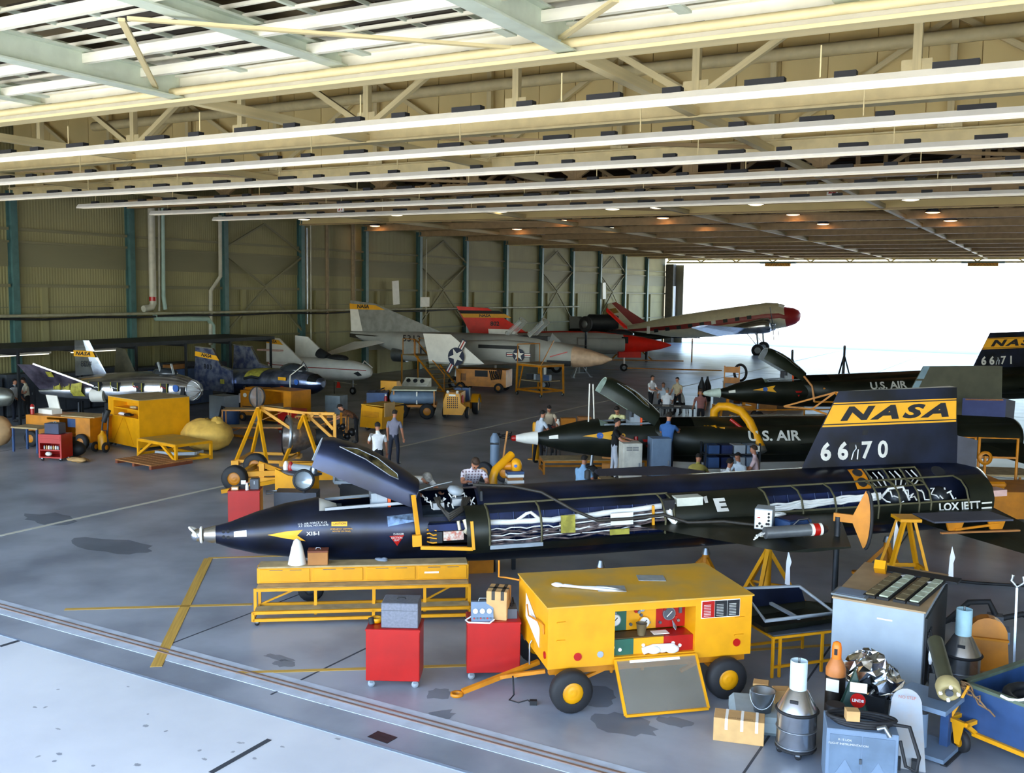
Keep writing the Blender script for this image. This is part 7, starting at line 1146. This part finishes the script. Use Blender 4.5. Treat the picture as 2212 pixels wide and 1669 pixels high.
o = MB().tube([mp(3.1, -.7, .1), mp(3.1, -.78, -.35)], .06, 6).build('red_streamer', RED); tag(o, 'red streamer hanging beside the middle cockpit', 'streamer')
for k in (0, 1):
    pass
o = MB().bar(mp(1.75, -.35, .5), mp(1.78, -.3, 1.62), .03, .03).build('canopy_prop', WHT); tag(o, 'thin white prop rod under the raised middle canopy edge', 'rod'); o = MB().bar(mp(2.05, .3, .5), mp(2.0, .3, 1.55), .03, .03).build('canopy_prop', WHT); tag(o, 'second white prop rod under the raised middle canopy', 'rod')
t = thing('gantry_frame', 'yellow lattice handling frame over the middle rocket plane', 'frame', (0, 0, 0)); A_ = [mp(8.2, .9, .75), mp(9.6, .3, 1.25), mp(10.2, -.4, 1.2), mp(10.6, -.9, .3), mp(9.0, .6, .7), mp(9.9, -.7, .35)]
for i, j in ((0, 1), (1, 2), (2, 3), (0, 4), (4, 1), (1, 5), (2, 5), (5, 3), (4, 5)): MB().bar(A_[i], A_[j], .05, .05).build('frame_bar', YELD, t)
MB().bar(A_[3], (A_[3].x, A_[3].y, 0), .06, .06).build('stand_leg', YELD, t)
o = MB().cb((0, 0, 0), (1.15, .04, .5)).build('blue_cloth', mat('blue_cloth', '38406a', .9, var=.1)); o.location = PY(2125, 880, 31.5); o.rotation_euler.z = math.radians(12); tag(o, 'plain dark blue cloth hung over the middle tail brake', 'cloth')
MB().bar((-.5, 0, .22), (.5, 0, .24), .04, .04).build('cloth_rail', YELD, o)
# far work area
t = thing('work_table', 'dark work table where seated men meet near the middle canopy', 'table', G(1455, 915), math.radians(20)); lbox(t, 'table_top', DRK, -.9, -.5, .72, .9, .5, .77); [MB().bar((x, y, 0), (x, y, .72), .06, .06).build('leg', DRK, t) for x in (-.8, .8) for y in (-.4, .4)]; [lbox(t, 'paper_sheet', PAPER, -.5 + .5 * k, -.2, .772, -.2 + .5 * k, .1, .776) for k in range(2)]
for k, (px, py, m_, w_, h_, l) in enumerate(((1610, 865, YELD, 1.2, .5, 'yellow crate beyond the far rocket plane nose'), (1655, 852, BLK, .9, .6, 'black drum crate beside the yellow crates'), (1690, 855, CARD, 1.1, .6, 'pale wooden crate under the far canopy'), (1632, 868, CARDD, 1.0, .4, 'brown crate under the far canopy prop'), (1540, 858, DGRY, 1.0, .7, 'dark grey machine crate near the gas bottles'), (1560, 848, GRY, .7, 1.0, 'tall grey instrument crate behind the far nose'), (1740, 835, DGRY, 1.6, .7, 'dark equipment crate behind the far canopy'))):
    o = thing('equipment_crate', l, 'crate', G(px, py + 18), .3); lbox(o, 'body', m_, 0, 0, 0, w_, .7, h_); lbox(o, 'lid', m_, -.02, -.02, h_, w_ + .02, .72, h_ + .05)
t = thing('ladder_frame', 'yellow ladder-back frame standing beyond the far nose', 'frame', G(1563, 868), .2); [MB().bar((x, 0, 0), (x, 0, 1.9), .08, .06).build('rail', YELD, t) for x in (0, .75)]; [lbox(t, 'panel', YELD, 0, -.03, z, .75, .03, z + .3) for z in (.5, 1.0, 1.55)]
MB().box(-.1, 0, 0, .85, .5, .05).build('foot', YELD, t)
for px, py, l in ((1515, 868, 'dark gas bottle pair member with cone top, nearer the frame'), (1527, 866, 'dark gas bottle with cone top in front of ladder frame')): o = tag(MB().lathe([(.2, 0), (.2, .8), (.06, 1.2), (.05, 1.3)], n=14, cap0=True, cap1=True).build('cone_bottle', DRK), l, 'bottle'); o.location = G(px, py); MB().cyl((0, 0, .4), (0, 0, .5), .205).build('band', YELD, o)
t = thing('tyre_stand', 'upright black tyre ring on a dark stand beyond the far nose', 'tyre', G(1597, 866)); MB().tube([V(.32 * math.cos(q), 0, 1.5 + .42 * math.sin(q)) for q in np.linspace(0, 2 * PI, 22)[:-1]], .07, 8, closed=True).build('ring', BLK, t); lbox(t, 'stand_box', DRK, -.5, -.3, 0, .5, .3, 1.02); lbox(t, 'paper', PAPER, -.3, -.2, 1.02, .2, .1, 1.03)
RM = Matrix.LocRotScale(V(-12.69, 39.63, 1.5), frame_rot(36, 2.5).to_euler(), None); rp = lambda s, y, z: RM @ V(s, y, z)
t = thing('long_platform', 'long yellow work platform with red lockers under the far rocket plane', 'stand', (rp(.6, -1.4, 0).xy.to_3d()), math.radians(36)); lbox(t, 'deck', WOOD, 0, 0, .62, 8.5, .9, .66); [MB().bar((x, y, 0), (x, y, .64), .06, .06).build('post', YELD, t) for x in (0, 2.1, 4.2, 6.3, 8.5) for y in (0, .9)]; MB().bar((0, 0, .64), (8.5, 0, .64), .06, .06).build('rail', YELD, t); MB().bar((0, 0, .95), (8.5, 0, .98), .05, .05).build('guard_rail', YELD, t); [MB().bar((x, 0, .64), (x, 0, .96), .05, .05).build('guard_post', YELD, t) for x in (0, 2.8, 5.6, 8.5)]; [lbox(t, 'locker', RED, .3 + 1.3 * k, .15, .02, 1.3 + 1.3 * k, .75, .55) for k in range(3)]
t = thing('nose_trestle', 'yellow trestle under the pale nose cone of the far rocket plane', 'trestle', rp(.7, 0, 0).xy.to_3d(), math.radians(36)); lbox(t, 'beam', YELD, -.6, -.35, .85, .9, .35, 1.0); [MB().bar((x, y, 0), (x * .8, y, .85), .08, .08).build('leg', YELD, t) for x in (-.5, .7) for y in (-.3, .3)]; [lbox(t, 'saddle', YELD, x, -.06, 1.0, x + .1, .06, 1.3) for x in (-.1, .6)]
for s, y, l in ((3.6, -.75, 'yellow sill guard frame on the far rocket plane'),):
    o = thing('sill_frame', l, 'frame'); pts = [(3.7, -.6, .6), (3.95, -.85, .2), (4.0, -.95, -.45), (5.6, -1.2, -.5), (4.4, -.9, .1)]
    for i, j in ((0, 1), (1, 2), (2, 3), (4, 3)): MB().bar(rp(*pts[i]), rp(*pts[j]), .07, .07).build('frame_bar', YELD, o)
for s, h_, px, l in ((0, 1.3, 1710, 'dark tripod stand silhouetted beyond the far spine'), (0, 1.7, 1822, 'taller dark tripod stand silhouetted beyond the far spine')): p = PY(px, 805, 62); jackstand(V(p.x, p.y, 0), 2.6 if h_ > 1.5 else 2.2, l, DRK, .6)
# ---- right-hand rails, tug and table
t = thing('platform_rails', 'yellow tube guard rails of a work platform by the tail', 'platform', (-2.75, 27.4, 0), math.radians(24)); lbox(t, 'deck', WOOD, 0, 0, 1.0, 2.6, 1.2, 1.05); [MB().tube([(x, 0, 0), (x, 0, 2.0), (x + .95, 0, 2.0), (x + .95, 0, 0)], .04, 8).build('rail_hoop', YELD, t) for x in (0, 1.05)]; [MB().bar((x, 0, 1.5), (x + .95, 0, 1.5), .05, .05).build('mid_rail', YELD, t) for x in (0, 1.05)]; [MB().bar((x, 1.2, 0), (x, 1.2, 1.0), .05, .05).build('post', YELD, t) for x in (0, 2.6)]
MB().bar((-.9, .1, 1.2), (0, 0, 1.6), .05, .05).bar((-.9, .1, 1.2), (0, 0, .6), .05, .05).bar((-.9, .1, 1.2), (-.9, .1, 0), .05, .05).build('brace', YELD, t)
t = thing('tow_tug', 'big orange-yellow tug with flat hood behind the rocket plane tail', 'tug', (-2.2, 25.2, 0), math.radians(30)); MB().box(0, 0, .35, 1.3, 1.6, 1.1).box(1.3, 0, .35, 3.2, 1.6, 1.0).build('body', YELD, t); lbox(t, 'hood', YELD, -.1, -.05, 1.1, 1.35, 1.65, 1.25, bevel=.05); wheel(t, (.5, -.1, .38), .38, .24, hub=YELD); wheel(t, (2.6, -.1, .38), .38, .24, hub=YELD); wheel(t, (.5, 1.7, .38), .38, .24, hub=YELD); wheel(t, (2.6, 1.7, .38), .38, .24, hub=YELD); MB().bar((1.0, .4, 1.2), (1.0, .4, 1.8), .05, .05).build('lift_lug', YELD, t); MB().lathe([(.1, -.03), (.17, -.03), (.17, .03), (.1, .03), (.1, -.03)], o=(1.0, .4, 1.75), ax=(0, 1, 0), n=16).build('lift_ring', YELD, t)
t = thing('tail_tray', 'flat dark tray with yellow brackets resting on the near tail plane', 'tray', wp(13.75, -1.75, -.33), math.radians(40)); lbox(t, 'tray_board', mat('tray_slate', '4a4c5a', .6, var=.1), -.75, -.35, .16, .85, .35, .19); [MB().prism([(-.12, 0), (.12, 0), (.18, .16), (-.18, .16)], (x, -.3, 0), (1, 0, 0), (0, 0, 1), -.04).build('bracket', YELD, t) for x in (-.3, .55)]; MB().bar((-.3, -.3, .02), (.6, -.3, .1), .04, .04).build('bar', YELD, t); lbox(t, 'wood_edge', CARDD, -.6, -.36, -.04, 1.0, -.3, -.01)
# ---- on top of the front rocket plane
t = thing('book_stack', 'stack of manuals and binders on a small stand behind the spine', 'books', wp(5.95, 1.35, .28)); t.rotation_euler.z = .7
for k, (mm, w_) in enumerate(((GRY, .36), (PAPER, .34), (CARDD, .3), (PAPER, .33), (BLUD, .34))): lbox(t, 'manual', mm, -w_ / 2, -.13, .06 * k, w_ / 2, .13, .06 * k + .055)
lbox(t, 'stand_leg', DSTEEL, -.04, -.04, -1.75, .04, .04, 0); lbox(t, 'stand_plate', DSTEEL, -.22, -.18, -.02, .22, .18, 0)
o = MB().sph((0, 0, 0), (.12, .12, .16), 14).build('baseball_cap', YEL); o.location = wp(6.0, 1.4, .66); tag(o, 'yellow cap with round blue patch on the stack of manuals', 'cap'); MB().cyl((-.08, -.05, .0), (-.26, -.14, -.02), .09, .06).build('brim', YELD, o); MB().cyl((.05, -.1, .02), (.055, -.125, .02), .03, n=12).build('patch', mat('emblem_blue', '2c5fb0', .5), o)
t = thing('duct_elbow', 'bright yellow elbow duct rising behind the front rocket plane', 'duct'); MB().tube([wp(5.5, 1.25, -.1), wp(5.5, 1.25, .5), wp(5.56, 1.3, .62), wp(5.95, 1.6, .86)], .085, 12).build('duct_tube', YEL, t); MB().cyl(wp(5.5, 1.25, -.1), wp(5.5, 1.25, -.15), .12).build('duct_flange', YELD, t); q0 = wp(5.5, 1.25, -.1); MB().cyl(q0, (q0.x, q0.y, 0), .05).build('duct_stand', DSTEEL, t)
t = thing('gas_cart', 'upright blue gas cylinder with black tyre cart behind the spine', 'cart', G(1068, 1040), .4); MB().lathe([(.13, .1), (.14, .2), (.14, 1.3), (.06, 1.45)], n=16, cap0=True, cap1=True).build('cylinder', BLUG, t); wheel(t, (.32, -.1, .3), .3, .15, ax=(.3, 1, 0), hub=YELD); wheel(t, (-.3, -.1, .3), .3, .15, ax=(.3, 1, 0), hub=YELD); MB().bar((-.3, 0, .3), (.32, 0, .3), .06, .06).bar((.2, 0, .3), (.35, .1, 1.5), .05, .05).build('cart_frame', YELD, t); m = MB(); [m.tube(wob((0, 0, 1.4), (.6, .2 + .1 * k, 1.3), 6, .12, 900 + k), .015, 5) for k in range(4)]; m.build('hose_tangle', BLK, t)
MB().cyl((-.13, -.12, 1.15), (.13, -.12, 1.15), .03).build('strap', DRK, t)
o = MB().lathe([(.06, 0), (.06, .14), (.03, .17)], n=12, cap0=True, cap1=True).build('dark_knob', BLK); o.location = wp(7.15, .2, .57); tag(o, 'small dark round-topped fitting on the rocket plane spine', 'fitting')
o = MB().loft([[V(-1.2, -.2, 0), V(-1.2, .2, 0), V(-1.2, .1, .08)], [V(.2, -.25, 0), V(.2, .25, 0), V(.2, .1, .12)], [V(1.0, -.1, 0), V(1.0, .1, 0), V(1.0, 0, .02)]], True, True, True, False).build('loose_panel', mat('loose_panel', '34384a', .4, .5)); o.location = wp(8.6, .42, .56); o.rotation_euler.z = math.radians(40); tag(o, 'loose curved dark panel lying on top of the spine', 'panel')
# ================================================================ PEOPLE
SKIN = mat('skin', 'b87a5c', .55, var=.05, scale=9); SHOE = mat('shoe_black', '16130f', .4, var=.1)
HAIRS = {k: mat('hair_' + k, c, .8, var=.15, scale=30) for k, c in (('dark', '1c1410'), ('brown', '3c2a1c'), ('grey', '8a8680'), ('bald', '6a5040'))}
def striped(name, c1, c2, sc, two=False, rough=.85):
    m = mat(name, c1, rough, var=0); t = m.node_tree; b = t.nodes['Principled BSDF']; tc = t.nodes.new('ShaderNodeTexCoord'); mix = t.nodes.new('ShaderNodeMixRGB')
    mix.inputs[1].default_value = (*lin(c1), 1); mix.inputs[2].default_value = (*lin(c2), 1); w = t.nodes.new('ShaderNodeTexWave'); w.inputs['Scale'].default_value = sc; w.bands_direction = 'Z' if not two else 'X'; t.links.new(tc.outputs['Object'], w.inputs['Vector'])
    if two:
        w2 = t.nodes.new('ShaderNodeTexWave'); w2.inputs['Scale'].default_value = sc; w2.bands_direction = 'Z'; t.links.new(tc.outputs['Object'], w2.inputs['Vector']); mu = t.nodes.new('ShaderNodeMath'); mu.operation = 'MULTIPLY'; t.links.new(w.outputs[1], mu.inputs[0]); t.links.new(w2.outputs[1], mu.inputs[1]); t.links.new(mu.outputs[0], mix.inputs[0])
    else: t.links.new(w.outputs[1], mix.inputs[0])
    t.links.new(mix.outputs[0], b.inputs['Base Color']); return m
cloth = lambda n, c: mat('cloth_' + n, c, .9, var=.06, scale=8)
def person(label, loc, face, shirt, trousers, hair='dark', lean=4, headp=8, legs='stand', arms=((15, 20), (15, 20)), hh=.93, sc=1.0, twist=0, bald=False, hat=None, spread=.1, long_sleeve=False):
    """one skinned figure facing local +Y; lean = torso pitch, arms = (shoulder swing, elbow bend) per side in degrees"""
    th, hp = math.radians(lean), math.radians(lean * .35 + headp); d = V(0, math.sin(th), math.cos(th)); fwd = V(0, math.cos(th), -math.sin(th)); dh = V(0, math.sin(hp), math.cos(hp)); fh = V(0, math.cos(hp), -math.sin(hp))
    vs, es, rad, em = [], [], [], []
    def a(p, r, par=None, m=0):
        vs.append(V(p)); rad.append(r if isinstance(r, tuple) else (r, r))
        if par is not None: es.append((par, len(vs) - 1)); em.append(m)
        return len(vs) - 1
    P = V(0, 0, hh); pel = a(P, (.165, .12)); wa = a(P + d * .16, (.165, .12), pel, 1); ch = a(P + d * .36, (.185, .13), wa, 1); nb = a(P + d * .5, (.09, .08), ch, 1)
    NB = P + d * .5; nk = a(NB + (d + dh) * .04, .055, nb, 0); jaw = a(NB + dh * .14 + fh * .025, (.062, .075), nk, 0); hd = a(NB + dh * .23 + fh * .02, (.075, .095), jaw, 0); tp = a(NB + dh * .295 + fh * .005, (.05, .06), hd, 0)
    for s, (sw, be) in ((-1, arms[0]), (1, arms[1])):
        sh = a(P + d * .44 + V(s * .185, 0, 0), .074, ch, 1); sa = math.radians(sw); u = V(s * spread * 1.6, math.sin(sa), -math.cos(sa)).normalized(); ms = a(vs[sh] + u * .15 + V(s * .02, 0, 0), .055, sh, 1); el = a(vs[sh] + u * .29 + V(s * .02, 0, 0), .043, ms, 1 if long_sleeve else 0)
        sb = math.radians(sw + be); f = V(-s * .25 if be > 30 else s * .05, math.sin(sb), -math.cos(sb)).normalized(); wr = a(vs[el] + f * .24, .029, el, 1 if long_sleeve else 0); pm = a(vs[wr] + f * .07, (.036, .022), wr, 0); side = f.cross(V(s, 0, 0)); side = side.normalized() if side.length > .1 else V(0, 0, 1); ax = V(s, 0, 0) - f * f.x * s; ax.normalize()
        for k, L in enumerate((.07, .08, .078, .06)):
            b0 = vs[pm] + ax * (.026 - .017 * k) + f * .025; k1 = a(b0, .0095, pm, 0); k2 = a(b0 + f * L * .55 + side * .008, .0088, k1, 0); a(b0 + f * L * .95 + side * .028, .0075, k2, 0)
        k1 = a(vs[wr] + f * .035 + ax * .036, .011, pm, 0); a(vs[wr] + f * .08 + ax * .052 + side * .02, .009, k1, 0)
    for s in (-1, 1):
        hpj = a(P + V(s * .095, 0, -.06), .092, pel, 2)
        if legs == 'sit': kn = a(V(s * .13, .40, hh - .02), .064, hpj, 2); an = a(V(s * .13, .40, .09), .046, kn, 2); y0 = .40
        elif legs == 'squat': kn = a(V(s * .17, .34, .46), .064, hpj, 2); an = a(V(s * .14, .02, .09), .046, kn, 2); y0 = .02
        else: st_ = .06 * s; kn = a(V(s * .11, st_ + .02, hh * .53), .064, hpj, 2); an = a(V(s * .12, st_ - .02, .09), .046, kn, 2); y0 = st_ - .02
        he = a(V(s * .12 if legs == 'stand' else s * .14, y0 + .02, .045), .045, an, 3); a(V(s * .135 if legs == 'stand' else s * .15, y0 + .19, .035), (.045, .032), he, 3)
    me = bpy.data.meshes.new('person'); me.from_pydata([v * 1 for v in vs], es, []); ob = bpy.data.objects.new('person', me); COL.objects.link(ob)
    sk = ob.modifiers.new('s', 'SKIN'); sk.use_smooth_shade = True; sk.branch_smoothing = .4
    for i, sv in enumerate(me.skin_vertices[0].data): sv.radius = rad[i]; sv.use_root = (i == pel)
    su = ob.modifiers.new('d', 'SUBSURF'); su.levels = su.render_levels = 1
    dg = bpy.context.evaluated_depsgraph_get(); m2 = bpy.data.meshes.new_from_object(ob.evaluated_get(dg)); bpy.data.objects.remove(ob); bpy.data.meshes.remove(me)
    for m in (SKIN, shirt, trousers, SHOE): m2.materials.append(m)
    A = np.array([tuple(vs[i]) for i, _ in es]); B = np.array([tuple(vs[j]) for _, j in es]); RR = np.array([(max(rad[i]) + max(rad[j])) / 2 for i, j in es]); AB = B - A; LL = (AB ** 2).sum(1)
    for p in m2.polygons:
        c = np.array(p.center); t_ = np.clip(((c - A) * AB).sum(1) / LL, 0, 1); dd = np.linalg.norm(A + AB * t_[:, None] - c, axis=1) / RR; p.material_index = em[int(dd.argmin())]; p.use_smooth = True
        if c[2] < hh + .02 and p.material_index == 1 and lean < 60 and legs == 'stand' and abs(c[0]) < .2 and abs(c[1]) < .16: p.material_index = 2
    hc = NB + dh * .215 + fh * .01                                                    # nose and ears drawn out of the head surface
    for v in m2.vertices:
        r = v.co - hc; f_, u_, x_ = r.dot(fh), r.dot(dh), r.x
        if f_ > .06 and abs(x_) < .02 and -.05 < u_ < .01: v.co += fh * .022
        if abs(x_) > .06 and abs(f_) < .025 and abs(u_) < .035: v.co.x += math.copysign(.014, x_)
    m2.update(); ob = bpy.data.objects.new('person', m2); COL.objects.link(ob); ob.location = loc; ob.rotation_euler = (0, 0, math.radians(face - 90)); ob.scale = (sc, sc, sc); tag(ob, label, 'person')
    M3 = Matrix((V(1, 0, 0), fh, dh)).transposed(); h = MB(); n = 14; rings = []
    for i in range(6):
        ph = (PI * .56 if not bald else PI * .5) * i / 5; rr = [.083 * math.sin(ph) + 1e-3] * n; rings.append([hc + M3 @ V(.086 * math.sin(ph) * math.cos(2 * PI * j / n), .106 * math.sin(ph) * math.sin(2 * PI * j / n) - .014, .03 + .1 * math.cos(ph) + (.055 if (math.sin(2 * PI * j / n) > .25 and i >= 4) else 0) - (.03 if (math.sin(2 * PI * j / n) < -.3 and i == 5) else 0))for j in range(n)])
    h.loft(rings[::-1], False, False).build('hair', HAIRS[hair], ob)
    for s in (-1, 1): MB().sph(hc + M3 @ V(s * .03, .088, .0), .011, 6).build('eye', mat('eye_dark', '20160f', .3), ob)
    if hat: MB().lathe([(.1, 0), (.105, .03), (.08, .09), (.02, .12)], o=hc + dh * .06, ax=dh, n=16).build('cap', hat, ob)
    return ob
def at_head(px, py, z=1.72): g = G(px, py, z); return V(g.x, g.y, 0)
NAVYT = cloth('navy', '1d2232'); BLKT = cloth('black', '14141a'); WSH = cloth('white', 'e8e8ea'); GRYT = cloth('greytrouser', 'b4b8c4')
person('man in plaid shirt bending over the open bay of the front rocket plane', wp(5.05, 1.4, 0).xy.to_3d() + V(0, 0, .86), 312, striped('plaid', 'dcd4dc', '5a2038', 5, True), NAVYT, 'brown', lean=48, headp=30, arms=((40, 60), (50, 55)))
o = MB().box(-.45, -.3, 0, .45, .3, .84).build('work_step', YELD); o.location = wp(5.05, 1.45, 0).xy.to_3d(); o.rotation_euler.z = math.radians(40); tag(o, 'yellow step box under the man in plaid shirt', 'step'); MB().box(-.45, -.3, .84, .45, .3, .86).build('tread', WOOD, o)
person('grey-haired man in white shirt reaching into the bay behind the cockpit', wp(3.85, 1.15, 0).xy.to_3d() + V(0, 0, .98), 330, WSH, NAVYT, 'grey', lean=80, headp=40, arms=((50, 40), (60, 30)))
o = MB().box(-.4, -.3, 0, .4, .3, .96).build('work_step', YELD); o.location = wp(3.85, 1.25, 0).xy.to_3d(); o.rotation_euler.z = math.radians(40); tag(o, 'yellow step box under the grey-haired man', 'step'); MB().box(-.4, -.3, .96, .4, .3, .98).build('tread', WOOD, o)
person('man in white T-shirt seen from behind beside the raised canopy', at_head(816, 915), 130, WSH, BLKT, 'dark', lean=10, arms=((35, 40), (5, 10)))
person('man in violet-grey shirt and dark trousers walking away', at_head(851, 888), 105, cloth('violet', '7a7888'), NAVYT, 'dark', arms=((8, 10), (8, 10)))
person('man in brown patterned shirt bending over the rocket engine', at_head(770, 880, 1.3), 200, mat('camo_shirt', '7a4a24', .9, col2='2a1810', scale=9, var=.2), BLKT, 'dark', lean=62, headp=30, arms=((40, 30), (50, 30)))
person('man in light blue-white shirt standing at the red desk', at_head(1163, 888), 60, cloth('pale_blue', 'c9d2de'), BLKT, 'dark', lean=14, arms=((30, 40), (30, 40)))
person('man in tan shirt leaning over the red desk', at_head(1192, 878, 1.62) + V(-.3, .35, 0), 300, cloth('tan', 'b8a890'), cloth('dkgrey', '2a2a30'), 'dark', lean=32, headp=20, arms=((45, 20), (45, 20)))
person('man in black shirt and pale trousers with hand on the white cabinet', V(-11.2, 25.98, .24), 20, cloth('black_shirt', '0e0e12'), GRYT, 'dark', arms=((45, 35), (40, 40)))
person('man in pale yellow shirt leaning into the middle cockpit', mp(3.1, 1.35, 0).xy.to_3d() + V(0, 0, .62), 280, cloth('lemon', 'e2dca0'), NAVYT, 'dark', lean=55, headp=15, arms=((50, 30), (50, 30)))
o = MB().box(-.45, -.35, 0, .45, .35, .6).build('work_step', YELD); o.location = mp(3.1, 1.35, 0).xy.to_3d(); tag(o, 'yellow step box under the man in pale yellow shirt', 'step'); MB().box(-.45, -.35, .6, .45, .35, .62).build('tread', WOOD, o)
person('man in blue shirt seen from behind at the middle rocket plane', V(-9.83, 26.62, .4), 95, cloth('blue', '3a64a0'), NAVYT, 'dark', lean=8, arms=((40, 40), (50, 50)), sc=1.02)
person('man in mustard shirt crouching before the blue electronics rack', V(-8.66, 25.75, .1), 100, cloth('mustard', 'a89a4c'), NAVYT, 'dark', legs='squat', hh=.42, lean=48, headp=10, arms=((50, 30), (50, 30)))
person('man in white checked shirt sitting behind the front spine', at_head(1568, 988, 1.3), 60, striped('check', 'e6e6e6', '8a8a92', 12, True), NAVYT, 'dark', legs='sit', hh=.45, lean=12, arms=((30, 50), (30, 50)))
person('man in pale blue shirt sitting next to the checked shirt', at_head(1605, 985, 1.12), 250, cloth('icy', 'c8d6e4'), NAVYT, 'dark', legs='sit', hh=.45, lean=20, arms=((30, 50), (30, 50)))
person('man in pinkish shirt facing the two seated men', at_head(1636, 967, 1.35), 190, cloth('pink', 'dcc0c4'), BLKT, 'brown', legs='sit', hh=.55, lean=6, arms=((25, 50), (25, 50)), sc=1.03)
person('man in light blue shirt sitting with his back to the front rocket plane', at_head(1256, 988, 1.25), 80, cloth('sky', '8ab4dc'), NAVYT, 'dark', legs='sit', hh=.48, lean=10, arms=((25, 40), (25, 40)))
person('man in white short-sleeved shirt standing at the far work table', at_head(1407, 812), 340, WSH, BLKT, 'dark', arms=((25, 60), (25, 60)))
person('man in pale shirt seated at the far side of the work table', at_head(1434, 826, 1.3), 280, cloth('icy', 'c8d6e4'), NAVYT, 'bald', legs='sit', hh=.48, lean=6, arms=((30, 50), (30, 50)))
person('man in white shirt seated with his back turned at the work table', at_head(1440, 838, 1.28), 100, WSH, BLKT, 'grey', legs='sit', hh=.48, lean=14, arms=((30, 40), (30, 40)))
person('man in beige shirt standing behind the far work table', at_head(1465, 816), 260, cloth('beige', 'b8a888'), BLKT, 'dark', arms=((15, 50), (15, 50)))
person('man in striped white shirt seated at the end of the work table', at_head(1479, 833, 1.3), 200, striped('fine_stripe', 'dcdcd8', '9a9a98', 18), BLKT, 'dark', legs='sit', hh=.48, lean=18, arms=((30, 50), (30, 50)))
person('broad man in red-striped shirt standing near the work table', at_head(1515, 848, 1.5), 120, striped('red_stripe', 'a86a60', '6a4a4c', 10), BLKT, 'brown', lean=16, hh=.85, arms=((15, 30), (15, 30)), sc=1.0)
person('man in white T-shirt with hands low beside the silver tank', at_head(28, 820), 20, WSH, NAVYT, 'dark', arms=((10, 40), (15, 40)))
person('man in cream shirt looking down beside lifting body 804', at_head(57, 816), 250, cloth('cream', 'd8ccb0'), BLKT, 'dark', headp=25, arms=((20, 80), (20, 80)))
person('man in white shirt crouched with his back turned below lifting body 803', at_head(514, 832, 1.45), 90, WSH, BLKT, 'dark', lean=40, hh=.7, legs='squat', arms=((40, 30), (40, 30)))
person('dark-haired man in pale blue shirt facing forward by lifting body 803', at_head(536, 816, 1.42), 290, cloth('icy', 'c8d6e4'), NAVYT, 'dark', lean=22, headp=15, arms=((40, 40), (40, 40)))
for px, py, z, l in ((1434, 826, 1.3, 'dark stool under the pale-shirted man'), (1440, 838, 1.28, 'dark stool under the white-shirted seated man'), (1479, 833, 1.3, 'dark stool under the striped-shirt man'), (1568, 988, 1.3, 'low dark stool under the checked-shirt man'), (1605, 985, 1.12, 'low dark stool under the pale blue seated man'), (1636, 967, 1.35, 'dark stool under the pinkish-shirted man'), (1256, 988, 1.25, 'low dark stool under the light-blue-shirted man')):
    t = thing('stool', l, 'stool', at_head(px, py, z)); lbox(t, 'seat', DRK, -.18, -.18, .33, .18, .18, .37); [MB().bar((x, y, 0), (x * .8, y * .8, .33), .03, .03).build('leg', DRK, t) for x in (-.17, .17) for y in (-.17, .17)]
for x, y, h_, l in ((-11.2, 25.98, .24, 'low yellow step under the man in black shirt'), (-9.83, 26.62, .4, 'yellow step under the man in blue shirt')):
    o = MB().box(-.4, -.3, 0, .4, .3, h_ - .02).build('work_step', YELD); o.location = (x, y, 0); o.rotation_euler.z = math.radians(36); tag(o, l, 'step'); MB().box(-.4, -.3, h_ - .02, .4, .3, h_).build('tread', WOOD, o)
